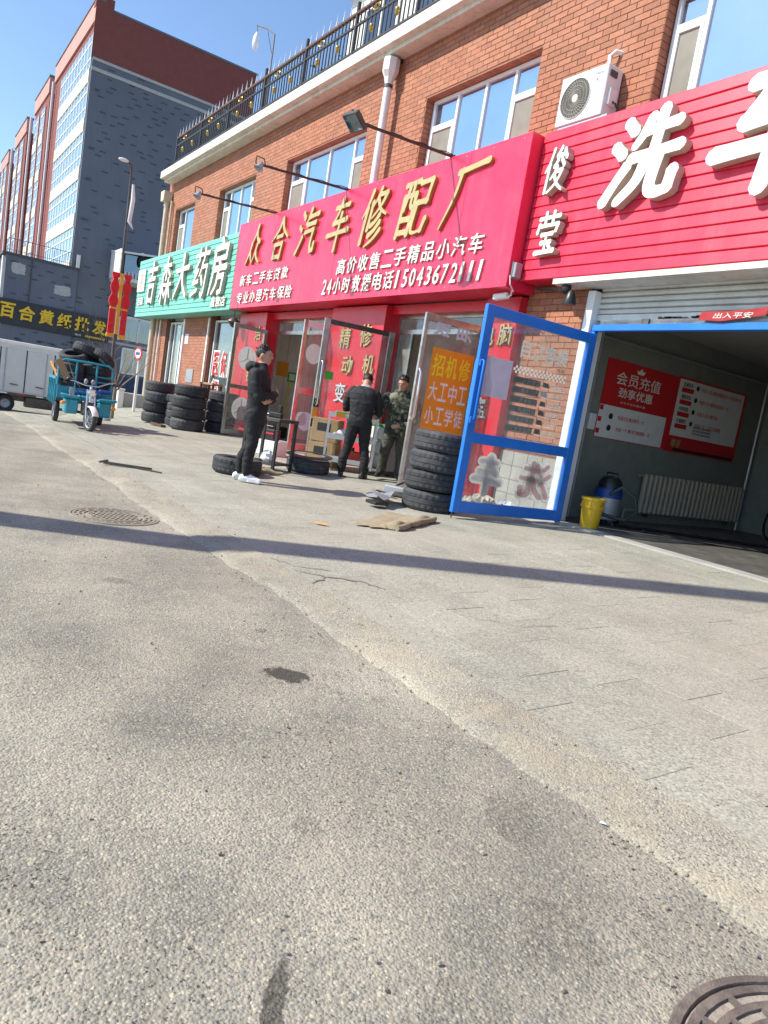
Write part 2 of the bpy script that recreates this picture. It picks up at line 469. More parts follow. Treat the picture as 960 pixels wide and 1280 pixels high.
P('shutter', (0.60, 0.61, 0.58), 0.5, metal=0.1, var=0.08, dirt=0.55, dirtcol=(0.38, 0.33, 0.26), dscale=2.5)
P('rust', (0.27, 0.11, 0.045), 0.9, var=0.35, scale=14)
P('interior_beige', (0.74, 0.66, 0.57), 0.8, var=0.06, dirt=0.2, dirtcol=(0.4, 0.34, 0.27), dscale=1.2)
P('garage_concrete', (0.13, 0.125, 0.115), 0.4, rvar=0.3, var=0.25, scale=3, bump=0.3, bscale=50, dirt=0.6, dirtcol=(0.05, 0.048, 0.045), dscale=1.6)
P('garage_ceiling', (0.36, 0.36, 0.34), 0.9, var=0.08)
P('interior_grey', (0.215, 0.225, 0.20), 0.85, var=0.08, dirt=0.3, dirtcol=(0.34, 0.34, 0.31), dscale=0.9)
P('ceiling_white', (0.62, 0.62, 0.60), 0.85, var=0.05)
P('radiator', (0.40, 0.36, 0.27), 0.5, var=0.08, dirt=0.3, dirtcol=(0.3, 0.25, 0.18), dscale=6)
P('rubber', (0.034, 0.036, 0.040), 0.72, var=0.25, scale=12, bump=0.35, bscale=120, dirt=0.45, dirtcol=(0.095, 0.09, 0.082), dscale=5, spec=0.4, orand=0.4)
P('rubber_black', (0.014, 0.014, 0.015), 0.55, var=0.2)
P('cardboard', (0.33, 0.225, 0.12), 0.85, var=0.12, dirt=0.3, dirtcol=(0.28, 0.18, 0.09))
P('matting', (0.33, 0.27, 0.18), 0.95, var=0.25, scale=16, bump=0.6, bscale=120, dirt=0.5, dirtcol=(0.18, 0.14, 0.09), dscale=8)
P('plastic_grey', (0.26, 0.28, 0.31), 0.35, var=0.2, dirt=0.4, dirtcol=(0.42, 0.40, 0.37), dscale=9)
P('plastic_black', (0.018, 0.018, 0.02), 0.4, var=0.2)
P('bucket_yellow', (0.68, 0.42, 0.01), 0.4, var=0.08, dirt=0.2, dirtcol=(0.4, 0.27, 0.05))
P('vacuum_blue', (0.01, 0.06, 0.26), 0.4, var=0.1)
P('hose_grey', (0.05, 0.06, 0.07), 0.6, var=0.1)
P('trolley_white', (0.70, 0.70, 0.68), 0.5, var=0.06, dirt=0.4, dirtcol=(0.35, 0.31, 0.27))
P('tool_green', (0.03, 0.28, 0.08), 0.45, var=0.15)
P('tool_red', (0.55, 0.05, 0.03), 0.45, var=0.15)
P('paper_white', (0.80, 0.79, 0.77), 0.7, var=0.05)
P('ac_white', (0.76, 0.77, 0.77), 0.4, var=0.04, dirt=0.12, dirtcol=(0.58, 0.55, 0.5), dscale=3)
P('ac_dark', (0.08, 0.08, 0.075), 0.6, var=0.15)
P('trike_blue', (0.022, 0.27, 0.36), 0.42, var=0.12, scale=6, dirt=0.3, dirtcol=(0.14, 0.28, 0.31), dscale=8)
P('trike_blue_dark', (0.015, 0.09, 0.26), 0.5, var=0.15)
P('truck_white', (0.62, 0.63, 0.65), 0.4, var=0.06, dirt=0.3, dirtcol=(0.45, 0.44, 0.42), dscale=1.5)
P('chrome', (0.7, 0.7, 0.7), 0.2, metal=1.0, var=0.08)
P('knot_red', (0.70, 0.015, 0.02), 0.5, var=0.15, scale=12)
P('knot_gold', (0.80, 0.42, 0.03), 0.5, var=0.15)
P('twig', (0.20, 0.165, 0.13), 0.9, var=0.2)
P('navy', (0.035, 0.055, 0.10), 0.7, var=0.1)
P('black_board', (0.028, 0.029, 0.034), 0.5, var=0.15, scale=2)
P('leaf_green', (0.05, 0.11, 0.025), 0.7, var=0.3)
P('dry_leaf', (0.62, 0.30, 0.08), 0.8, var=0.2)
P('manhole_iron', (0.155, 0.132, 0.115), 0.6, metal=0.3, var=0.22, scale=22, bump=0.5, bscale=150, dirt=0.55, dirtcol=(0.36, 0.31, 0.24), dscale=14)
P('manhole_sandy', (0.27, 0.235, 0.185), 0.85, var=0.25, scale=30, bump=0.5, bscale=150)
P('manhole_pale', (0.33, 0.29, 0.24), 0.85, var=0.2, scale=30, bump=0.5, bscale=150)
P('skin', (0.44, 0.235, 0.155), 0.55, var=0.08, scale=25)
P('hair', (0.010, 0.009, 0.008), 0.5, var=0.2, bump=0.5, bscale=160)
P('cloth_black', (0.011, 0.011, 0.013), 0.8, var=0.25, scale=10, bump=0.9, bscale=13)
P('cloth_trousers', (0.013, 0.013, 0.014), 0.85, var=0.25, scale=10, bump=0.9, bscale=11)
P('camo_trousers', (0.045, 0.047, 0.035), 0.85, var=0.45, scale=14, bump=0.8, bscale=12, dirt=0.6, dirtcol=(0.10, 0.095, 0.07), dscale=10)
P('shoe_white', (0.74, 0.74, 0.76), 0.5, var=0.05)
P('shoe_black', (0.02, 0.018, 0.017), 0.5, var=0.1)
P('shirt_grey', (0.35, 0.35, 0.36), 0.8, var=0.1)

# ------------------------------------------------------------------ mesh helpers
class MB:
    def __init__(s):
        s.v, s.f, s.m = [], [], []
    def add(s, vs, fs, mi=0):
        o = len(s.v)
        s.v += [tuple(p) for p in vs]
        s.f += [tuple(i + o for i in f) for f in fs]
        s.m += [mi] * len(fs)
        return s
    def box(s, x0, x1, y0, y1, z0, z1, mi=0, mat=None, bev=0.0):
        if bev:
            b = min(bev, (x1 - x0) * .3, (y1 - y0) * .3, (z1 - z0) * .3)
            vs = []
            for z, e in ((z0, b), (z0 + b, 0), (z1 - b, 0), (z1, b)):
                for (x, y) in ((x0 + e, y0 + e + (b if not e else 0)), (x0 + e + (b if not e else 0), y0 + e), (x1 - e - (b if not e else 0), y0 + e), (x1 - e, y0 + e + (b if not e else 0)),
                               (x1 - e, y1 - e - (b if not e else 0)), (x1 - e - (b if not e else 0), y1 - e), (x0 + e + (b if not e else 0), y1 - e), (x0 + e, y1 - e - (b if not e else 0))):
                    vs.append((x, y, z))
            fs = [tuple(range(7, -1, -1)), tuple(range(24, 32))]
            for k in range(3):
                for i in range(8):
                    j = (i + 1) % 8
                    fs.append((k * 8 + i, k * 8 + j, k * 8 + 8 + j, k * 8 + 8 + i))
        else:
            vs = [(x0, y0, z0), (x1, y0, z0), (x1, y1, z0), (x0, y1, z0), (x0, y0, z1), (x1, y0, z1), (x1, y1, z1), (x0, y1, z1)]
            fs = [(3, 2, 1, 0), (4, 5, 6, 7), (0, 1, 5, 4), (1, 2, 6, 5), (2, 3, 7, 6), (3, 0, 4, 7)]
        if mat is not None:
            vs = [mat @ Vector(p) for p in vs]
        return s.add(vs, fs, mi)
    def tube(s, pts, r, n=8, mi=0, caps=True):
        pts = [Vector(p) for p in pts]
        rs = r if isinstance(r, (list, tuple)) else [r] * len(pts)
        vs, fs = [], []
        up = None
        for i, p in enumerate(pts):
            d = (pts[min(i + 1, len(pts) - 1)] - pts[max(i - 1, 0)]).normalized()
            if up is None:
                up = Vector((0, 0, 1)) if abs(d.z) < .9 else Vector((1, 0, 0))
            a = d.cross(up)
            if a.length < 1e-5:
                a = d.orthogonal()
            a.normalize()
            b = a.cross(d).normalized()
            up = b
            for k in range(n):
                t = 2 * pi * k / n
                vs.append(p + (a * cos(t) + b * sin(t)) * rs[i])
        for i in range(len(pts) - 1):
            for k in range(n):
                j = (k + 1) % n
                fs.append((i * n + k, i * n + j, (i + 1) * n + j, (i + 1) * n + k))
        if caps:
            fs.append(tuple(range(n)))
            fs.append(tuple(range(len(pts) * n - 1, (len(pts) - 1) * n - 1, -1)))
        return s.add(vs, fs, mi)
    def bar(s, p0, p1, w, h=None, mi=0):
        """square-section bar between two points"""
        p0, p1 = Vector(p0), Vector(p1)
        h = h or w
        d = (p1 - p0).normalized()
        up = Vector((0, 0, 1)) if abs(d.z) < .95 else Vector((0, 1, 0))
        a = d.cross(up).normalized() * w / 2
        b = a.cross(d).normalized() * h / 2
        vs = [p + q for p in (p0, p1) for q in (-a - b, a - b, a + b, -a + b)]
        return s.add(vs, [(0, 1, 2, 3), (7, 6, 5, 4), (0, 4, 5, 1), (1, 5, 6, 2), (2, 6, 7, 3), (3, 7, 4, 0)], mi)
    def lathe(s, prof, n=24, c=(0, 0, 0), axis='z', mi=0, close=False):
        vs, fs = [], []
        for (r, h) in prof:
            for k in range(n):
                t = 2 * pi * k / n
                x, y = r * cos(t), r * sin(t)
                p = (x, y, h) if axis == 'z' else ((h, x, y) if axis == 'x' else (y, h, x))
                vs.append((p[0] + c[0], p[1] + c[1], p[2] + c[2]))
        L = len(prof)
        for i in range(L if close else L - 1):
            i2 = (i + 1) % L
            for k in range(n):
                j = (k + 1) % n
                fs.append((i * n + k, i * n + j, i2 * n + j, i2 * n + k))
        if not close:
            if prof[0][0] > 1e-6:
                fs.append(tuple(range(n - 1, -1, -1)))
            if prof[-1][0] > 1e-6:
                fs.append(tuple(range((L - 1) * n, L * n)))
        return s.add(vs, fs, mi)
    def prism(s, poly, h0, h1, axis='z', mi=0):
        n = len(poly)
        def q(a, b, h):
            return (a, b, h) if axis == 'z' else ((h, a, b) if axis == 'x' else (a, h, b))
        vs = [q(a, b, h0) for a, b in poly] + [q(a, b, h1) for a, b in poly]
        fs = [tuple(range(n - 1, -1, -1)), tuple(range(n, 2 * n))] + [(i, (i + 1) % n, n + (i + 1) % n, n + i) for i in range(n)]
        return s.add(vs, fs, mi)
    def ell(s, c, r, n=16, m=10, mi=0, mat=None):
        vs, fs = [], []
        for i in range(m + 1):
            t = pi * i / m
            for k in range(n):
                a = 2 * pi * k / n
                p = Vector((r[0] * sin(t) * cos(a), r[1] * sin(t) * sin(a), r[2] * cos(t)))
                if mat is not None:
                    p = mat @ p
                vs.append((p.x + c[0], p.y + c[1], p.z + c[2]))
        for i in range(m):
            for k in range(n):
                j = (k + 1) % n
                fs.append((i * n + k, (i + 1) * n + k, (i + 1) * n + j, i * n + j))
        return s.add(vs, fs, mi)
    def grid(s, xs, ys, zf, mi=0):
        vs = [(x, y, zf(x, y)) for y in ys for x in xs]
        nx = len(xs)
        fs = [(j * nx + i, j * nx + i + 1, (j + 1) * nx + i + 1, (j + 1) * nx + i) for j in range(len(ys) - 1) for i in range(nx - 1)]
        return s.add(vs, fs, mi)
    def build(s, name, mats, parent=None, smooth=False, local=False):
        me = bpy.data.meshes.new(name)
        me.from_pydata(s.v, [], s.f)
        if isinstance(mats, str):
            mats = [mats]
        for m in mats:
            me.materials.append(MATS[m])
        if len(mats) > 1:
            me.polygons.foreach_set('material_index', s.m)
        bm = bmesh.new(); bm.from_mesh(me)
        bmesh.ops.recalc_face_normals(bm, faces=bm.faces)
        bm.to_mesh(me); bm.free()
        if smooth:
            smooth_mesh(me, smooth if isinstance(smooth, (int, float)) and not isinstance(smooth, bool) else 40)
        me.update()
        return link(name, me, parent, local)

def smooth_mesh(me, ang=40):
    me.polygons.foreach_set('use_smooth', [True] * len(me.polygons))
    bm = bmesh.new(); bm.from_mesh(me)
    lim = radians(ang)
    for e in bm.edges:
        if len(e.link_faces) == 2 and e.calc_face_angle(0) > lim:
            e.smooth = False
    bm.to_mesh(me); bm.free()

def link(name, data, parent=None, local=False):
    o = bpy.data.objects.new(name, data)
    COL.objects.link(o)
    if parent is not None:
        o.parent = parent
        if not local:                      # coordinates given in the world: undo the parents' placement
            m = Matrix.Identity(4)
            p = parent
            chain = []
            while p is not None:
                chain.append(p)
                p = p.parent
            for p in reversed(chain):
                m = m @ p.matrix_parent_inverse @ p.matrix_basis if p.parent else p.matrix_basis.copy()
            o.matrix_parent_inverse = m.inverted()
    return o

def tag(o, label, cat=None, group=None, kind=None):
    if label: o['label'] = label
    if cat: o['category'] = cat
    if group: o['group'] = group
    if kind: o['kind'] = kind
    return o

def thing(name, label, cat, loc=(0, 0, 0), rz=0.0, group=None, rx=0.0, ry=0.0):
    o = bpy.data.objects.new(name, None)
    COL.objects.link(o)
    o.empty_display_size = 0.1
    o.matrix_basis = Matrix.Translation(loc) @ Euler((rx, ry, rz)).to_matrix().to_4x4()
    return tag(o, label, cat, group)

def structure(o):
    o['kind'] = 'structure'
    return o

def copy_tree(o, parent=None):
    c = o.copy()
    COL.objects.link(c)
    if parent is not None:
        c.parent = parent
    for ch in o.children:
        copy_tree(ch, c)
    return c

# ------------------------------------------------------------------ lettering
def frame_mat(origin, xdir, updir=(0, 0, 1)):
    """matrix whose local x runs along xdir, local y along updir and local z towards the reader"""
    x = Vector(xdir).normalized(); y = Vector(updir).normalized(); z = x.cross(y).normalized()
    m = Matrix((( x.x, y.x, z.x, origin[0]), (x.y, y.y, z.y, origin[1]), (x.z, y.z, z.z, origin[2]), (0, 0, 0, 1)))
    return m

def text(body, box, fm, mat, depth=0.002, bold=0.0, shear=0.0, name='lettering', parent=None, side=None, mirror=False):
    """font lettering fitted to box = (u0, u1, v0, v1) of the frame fm"""
    c = bpy.data.curves.new('t', 'FONT')
    c.body = body
    c.offset = bold
    c.shear = shear
    c.extrude = 0.5
    c.resolution_u = 2
    o = bpy.data.objects.new('t', c)
    me = bpy.data.meshes.new_from_object(o)
    bpy.data.objects.remove(o); bpy.data.curves.remove(c)
    xs = [v.co.x for v in me.vertices]; ys = [v.co.y for v in me.vertices]
    ax, bx, ay, by = min(xs), max(xs), min(ys), max(ys)
    u0, u1, v0, v1 = box
    for v in me.vertices:
        u = u0 + (v.co.x - ax) / max(bx - ax, 1e-6) * (u1 - u0)
        if mirror:
            u = u0 + u1 - u
        w = v0 + (v.co.y - ay) / max(by - ay, 1e-6) * (v1 - v0)
        v.co = fm @ Vector((u, w, 0.0 if v.co.z < 0 else depth))
    me.materials.clear()
    me.materials.append(MATS[mat])
    if side:
        me.materials.append(MATS[side])
    zdir = (fm.to_3x3() @ Vector((0, 0, 1))).normalized()
    bm = bmesh.new(); bm.from_mesh(me)
    bmesh.ops.remove_doubles(bm, verts=bm.verts, dist=1e-5)
    bmesh.ops.recalc_face_normals(bm, faces=bm.faces)
    for f in bm.faces:
        f.smooth = False
        f.material_index = 1 if side and abs(f.normal.dot(zdir)) < 0.6 else 0
    bm.to_mesh(me); bm.free()
    me.name = name
    return link(name, me, parent)

STROKES = {
 '众': [[(52,98),(46,80),(30,58)],[(50,82),(60,66),(78,57)],[(28,56),(22,34),(4,6)],[(24,36),(34,22),(43,10)],[(68,54),(60,30),(46,6)],[(64,34),(76,18),(98,6)]],
 '合': [[(50,98),(36,72),(4,48)],[(50,96),(66,72),(98,52)],[(34,56),(66,58)],[(28,38),(30,8)],[(28,38),(72,40),(70,6)],[(30,10),(70,10)]],
 '汽': [[(10,94),(22,82)],[(3,66),(15,57)],[(4,8),(16,24),(26,42)],[(50,99),(44,82),(34,68)],[(44,82),(92,86)],[(42,66),(84,68)],[(36,50),(80,54),(78,24),(86,8),(97,10),(97,24)]],
 '车': [[(22,84),(80,87)],[(48,100),(38,74),(24,54),(82,58)],[(4,31),(98,36)],[(54,72),(53,30),(53,-2)]],
 '修': [[(26,98),(18,74),(4,50)],[(18,68),(17,2)],[(36,76),(35,26)],[(58,99),(50,82),(38,66)],[(54,87),(84,88),(70,66),(44,46)],[(56,78),(72,60),(98,48)],[(74,50),(60,38),(46,32)],[(80,36),(64,22),(46,14)],[(88,22),(68,6),(40,-6)]],
 '配': [[(4,88),(50,91)],[(8,68),(9,0)],[(8,68),(47,70),(46,2)],[(10,7),(46,7)],[(20,88),(18,64),(13,46)],[(34,88),(34,54),(43,48)],[(12,29),(44,29)],[(56,86),(92,88),(88,52)],[(58,53),(90,54)],[(58,54),(57,14),(66,3),(92,5),(98,24)]],
 '厂': [[(20,85),(60,89),(98,93)],[(30,88),(24,48),(2,0)]],
 '俊': [[(28,98),(20,72),(4,48)],[(20,66),(19,2)],[(62,98),(48,80),(86,82)],[(78,92),(92,74)],[(56,72),(44,57)],[(72,72),(88,57)],[(58,56),(50,42),(36,30)],[(54,46),(84,46),(66,20),(32,0)],[(54,36),(72,16),(98,2)]],
 '莹': [[(6,86),(94,89)],[(32,99),(33,76)],[(66,99),(65,76)],[(10,72),(5,54)],[(10,68),(93,70),(86,54)],[(26,47),(76,49)],[(30,28),(72,29)],[(10,5),(92,8)],[(50,48),(50,8)],[(64,23),(75,13)]],
 '洗': [[(13,95),(26,82)],[(2,68),(16,56)],[(2,0),(14,22),(27,42)],[(48,95),(40,76),(31,63)],[(44,79),(88,83)],[(63,101),(61,50)],[(30,49),(98,54)],[(54,48),(46,20),(24,-2)],[(70,50),(68,12),(78,3),(94,5),(96,26)]],
 '吉': [[(8,81),(92,84)],[(50,101),(50,60)],[(20,58),(80,60)],[(26,40),(28,0)],[(26,40),(74,42),(71,0)],[(28,5),(72,5)]],
 '森': [[(22,82),(80,84)],[(50,101),(50,52)],[(48,80),(20,56)],[(52,80),(82,58)],[(6,38),(46,40)],[(27,52),(26,-2)],[(25,38),(3,10)],[(29,34),(45,17)],[(54,38),(96,40)],[(74,52),(73,-2)],[(72,36),(52,9)],[(76,38),(98,9)]],
 '大': [[(6,64),(94,68)],[(50,101),(46,56),(4,0)],[(51,62),(66,28),(98,0)]],
 '药': [[(6,86),(94,88)],[(32,99),(33,75)],[(66,99),(65,75)],[(28,72),(10,54),(32,56),(8,30),(40,34)],[(3,7),(40,16)],[(62,72),(54,54),(45,43)],[(58,61),(92,62),(88,14),(80,2),(70,8)],[(61,42),(73,27)]],
 '房': [[(48,101),(59,90)],[(16,84),(88,86),(86,66)],[(18,64),(86,66)],[(16,84),(16,40),(2,0)],[(50,60),(57,51)],[(26,46),(95,48)],[(50,31),(84,32),(80,4),(64,1)],[(52,44),(44,16),(24,0)]],
}
def brush(ch, box, fm, mat, depth=0.05, w=10.0, shear=0.0, name='letter', parent=None, side=None, mirror=False, lift=0.0, flare=1.0):
    """brush-written character from its strokes, solid, with soft ends"""
    mb = MB()
    u0, u1, v0, v1 = box
    sx, sy = (u1 - u0) / 100.0, (v1 - v0) / 100.0
    rnd = random.Random(ord(ch))
    parts = []
    for st in STROKES[ch]:                       # a stroke is cut where it turns sharply
        cur = [st[0]]
        for i in range(1, len(st)):
            cur.append(st[i])
            if i < len(st) - 1:
                a = (Vector(st[i]) - Vector(st[i - 1])).normalized(); b = (Vector(st[i + 1]) - Vector(st[i])).normalized()
                if a.dot(b) < .45:
                    parts.append(cur); cur = [st[i]]
        parts.append(cur)
    for si, st in enumerate(parts):
        pts = [Vector((x, y)) for x, y in st]
        P2 = []
        for i in range(len(pts) - 1):
            p0, p1, p2, p3 = pts[max(i - 1, 0)], pts[i], pts[i + 1], pts[min(i + 2, len(pts) - 1)]
            # a sharp corner is kept, a shallow one is rounded
            for k in range(6):
                t = k / 6
                a = (p1 - p0); b = (p2 - p1); c3 = (p3 - p2)
                m1 = (p2 - p0) * .5 if a.length and a.normalized().dot(b.normalized()) > .35 else b * .6
                m2 = (p3 - p1) * .5 if c3.length and c3.normalized().dot(b.normalized()) > .35 else b * .6
                h = (2*t**3 - 3*t**2 + 1) * p1 + (t**3 - 2*t**2 + t) * m1 + (-2*t**3 + 3*t**2) * p2 + (t**3 - t**2) * m2
                P2.append(h)
        P2.append(pts[-1])
        nP = len(P2)
        ww = w * rnd.uniform(.9, 1.12)
        d0 = (pts[-1] - pts[0])
        falling = d0.y < -25 and abs(d0.x) > 12
        L, R = [], []
        for i, p in enumerate(P2):
            t = i / (nP - 1)
            d = (P2[min(i + 1, nP - 1)] - P2[max(i - 1, 0)])
            d = d.normalized() if d.length else Vector((1, 0))
            nn = Vector((-d.y, d.x))
            if falling:
                k = 1.12 - 0.55 * flare * t
            else:
                k = 1.0 + flare * (0.20 * (abs(2 * t - 1) ** 2.2) - 0.08)
            L.append(p + nn * ww * .5 * k); R.append(p - nn * ww * .5 * k)
        def cap(c, a, b, n=4):
            out = []
            va = a - c
            ang0 = atan2(va.y, va.x)
            for j in range(1, n):
                t = ang0 - pi * j / n
                out.append(c + Vector((cos(t), sin(t))) * va.length * (0.85 if n else 1))
            return out
        ring = L + cap(P2[-1], L[-1], R[-1]) + R[::-1] + cap(P2[0], R[0], L[0])
        nR = len(ring)
        zt = depth + 0.0007 * si
        pl = []
        for q in ring:
            x = q.x + shear * q.y
            u = u0 + x * sx
            if mirror:
                u = u0 + u1 - u
            pl.append((u, v0 + q.y * sy))
        vs = [fm @ Vector((a, b, lift)) for a, b in pl] + [fm @ Vector((a, b, lift + zt)) for a, b in pl]
        fs, ms = [], []
        capn = 3
        # quads between the two edges on the front face
        base = nR
        for i in range(nP - 1):
            l0, l1 = i, i + 1
            r0, r1 = nP + capn + (nP - 1 - i), nP + capn + (nP - 2 - i)
            fs.append((base + l0, base + r0, base + r1, base + l1)); ms.append(0)
        fs.append(tuple(base + k for k in [nP - 1] + list(range(nP, nP + capn)) + [nP + capn])); ms.append(0)
        fs.append(tuple(base + k for k in [nP + capn + nP - 1] + list(range(nP + capn + nP, nR)) + [0])); ms.append(0)
        for i in range(nR):
            j = (i + 1) % nR
            fs.append((i, j, base + j, base + i)); ms.append(1 if side else 0)
        o = len(mb.v)
        mb.v += [tuple(v) for v in vs]
        mb.f += [tuple(i + o for i in f) for f in fs]
        mb.m += ms
    return mb.build(name, [mat, side] if side else [mat], parent)

# ------------------------------------------------------------------ ground
def sstep(t):
    t = max(0.0, min(1.0, t))
    return t * t * (3 - 2 * t)
SLOPE = 0.03
KERB_Y = 2.30
FAC = 7.35
def drop(x, y):
    return -0.70 * sstep((-15.5 - x) / 11.0) * (1 - sstep((y - 4.3) / 2.2) if x > -26.6 else 1.0)
def zp(x, y):                       # pavement surface
    return SLOPE * (min(y, 7.25) - 2.0) + drop(x, y)
def zr(x, y):                       # road surface
    return -0.035 + drop(x, y) - 0.012 * max(0, 0.5 - abs(y - 1.6)) 

def frange(a, b, st):
    n = max(1, int(round((b - a) / st)))
    return [a + (b - a) * i / n for i in range(n + 1)]

xs = [-900, -400, -200, -120, -80, -60, -50, -44, -40] + frange(-37, -10, 0.75) + frange(-9.3, 2, 0.35) + [4, 8, 15, 30, 80, 250, 900]
ys = [-900, -300, -100, -50, -25, -12, -7, -4, -2, -1] + frange(-0.6, 2.10, 0.19)
mb = MB().grid(xs, ys, lambda x, y: zr(x, y) + (0.004 * sin(3.1 * x + y * 2) * sin(2.3 * y + .7) if -12 < x < 3 and y > -1 else 0))
xs2 = [x for x in xs if x <= -26.6] + [-26.6]
mb.grid(sorted(set(xs2)), [2.10, 3, 4, 5, 6, 7, 8, 10, 14, 20, 40, 100, 300, 900], zr)
structure(mb.build('road', 'asphalt', smooth=True))

# dirt and broken concrete strip between asphalt and slabs
rnd = random.Random(3)
xs3 = frange(-26.6, 3.0, 0.07) + [20, 60]
ys3 = [1.99, 2.03, 2.08, 2.14, 2.20, 2.27, 2.32]
offs = {}
def edge(x, k):
    return 0.022 * sin(1.3 * x + k) + 0.014 * sin(4.7 * x + 2 * k) + 0.012 * sin(17 * x + k)
mb = MB()
vs, fs = [], []
for j, y in enumerate(ys3):
    for x in xs3:
        yy = y + (edge(x, 0.4) if j < 2 else edge(x, 2.0) * 0.3 * (1 - j / 6))
        t = j / 6
        z = zr(x, yy) * (1 - t) + (zp(x, 2.32) - 0.001) * t + (rnd.uniform(-.004, .006) if 0 < j < 6 else 0) + (-0.006 if j == 0 else 0.004)
        vs.append((x, yy, z))
n3 = len(xs3)
for j in range(6):
    for i in range(n3 - 1):
        fs.append((j * n3 + i, j * n3 + i + 1, (j + 1) * n3 + i + 1, (j + 1) * n3 + i))
mb.add(vs, fs)
structure(mb.build('gutter', 'gutter_grit', smooth=60))

# paving: bed with joint pattern, single slabs where they show large
xs = frange(-26.6, -11.2, 0.5) + frange(-11, 1.0, 0.6) + [3, 8, 20, 60]
ys = [2.30] + frange(2.6, 7.5, 0.35)
pave = structure(MB().grid(xs, ys, lambda x, y: zp(x, y) - (0.006 if -10.9 < x < 0.4 else 0.0)).build('pavement', 'granite_paving'))
slab = MB().box(-0.2990, 0.2990, -0.1590, 0.1590, -0.03, 0.0, bev=0.0012)
slab_o = None
rnd = random.Random(11)
cnt = 0
sl = atan2(SLOPE, 1)
row = 0
y = 2.30 + 0.16
slabs = []
while y < 7.25:
    off = (0.0, 0.31, 0.12, 0.44, 0.22, 0.5)[row % 6]
    x = 0.1 - off
    while x > -10.9:
        slabs.append((x, y))
        x -= 0.6
    y += 0.32
    row += 1
slabs.sort(key=lambda p: hypot(p[0], p[1]))
# those outside the field of view are left to the bed
def seen(x, y, z):
    d = M3 @ (Vector((x, y, z)) - Vector((0, 0, CAM_H)))
    if d.z <= 0.05: return False
    px, py = d.x / d.z * FPX + 480, d.y / d.z * FPX + 640
    return -60 < px < 1060 and -60 < py < 1400
slabs = [p for p in slabs if seen(p[0], p[1], zp(*p))][:300]
for (x, y) in slabs:
    if slab_o is None:
        slab_o = slab.build('paving_slab', 'granite_slab', pave, local=True)
        o = slab_o
    else:
        o = slab_o.copy(); COL.objects.link(o)
    o.location = (x, y, zp(x, y) - 0.001 + rnd.uniform(-.0012, .0012))
    o.rotation_euler = (sl + rnd.uniform(-.0015, .0015), rnd.uniform(-.0015, .0015), rnd.uniform(-.002, .002))
    cnt += 1
# cracks in the slabs at the broken corner
def crack(pts, w=0.006):
    mb = MB()
    rr = random.Random(len(pts))
    P3 = []
    for i in range(len(pts) - 1):
        a, b = Vector(pts[i]), Vector(pts[i + 1])
        for k in range(5):
            P3.append(a.lerp(b, k / 5) + Vector((rr.uniform(-.018, .018), rr.uniform(-.018, .018))))
    P3.append(Vector(pts[-1]))
    vs = []
    for i, p in enumerate(P3):
        d = P3[min(i + 1, len(P3) - 1)] - P3[max(i - 1, 0)]
        n = Vector((-d.y, d.x)).normalized() * w * rr.uniform(.3, 1.2)
        for q in (p + n, p - n):
            vs.append((q.x, q.y, zp(q.x, q.y) + 0.004))
    mb.add(vs, [(2*i, 2*i+1, 2*i+3, 2*i+2) for i in range(len(P3) - 1)])
    mb.build('crack', 'joint_dirt', pave)
crack([(-4.62, 2.33), (-4.4, 2.42), (-4.25, 2.62)])
crack([(-3.95, 2.33), (-4.1, 2.5), (-3.98, 2.7), (-3.78, 2.78)], 0.01)
crack([(-4.3, 2.34), (-4.12, 2.5)], 0.008)
crack([(-3.2, 2.95), (-2.95, 3.2), (-2.9, 3.5)], 0.003)
# loose grit in the gutter
rr = random.Random(5)
mb = MB()
for k in range(900):
    x = -0.2 - 9 * rr.random() ** 1.8
    yv = 2.1 + rr.gauss(0, .13) if k % 5 else rr.uniform(0.3, 2.2)
    r = rr.uniform(.003, .0085) * (1.3 if rr.random() < .05 else 1)
    z = zr(x, yv) if yv < 2.0 else zr(x, 2) + (zp(x, 2.32) - zr(x, 2)) * min(1, (yv - 2) / .32)
    m = Matrix.Rotation(rr.uniform(0, 6), 3, 'Z') @ Matrix.Rotation(rr.uniform(0, 1), 3, 'X')
    mb.ell((x, yv, z + r * .4 + .003), (r, r * rr.uniform(.6, 1), r * rr.uniform(.4, .8)), 5, 3, 0, m)
tag(mb.build('grit', 'gutter_dirt'), 'loose grit and pebbles along the gutter at the pavement edge', 'grit', kind='stuff')

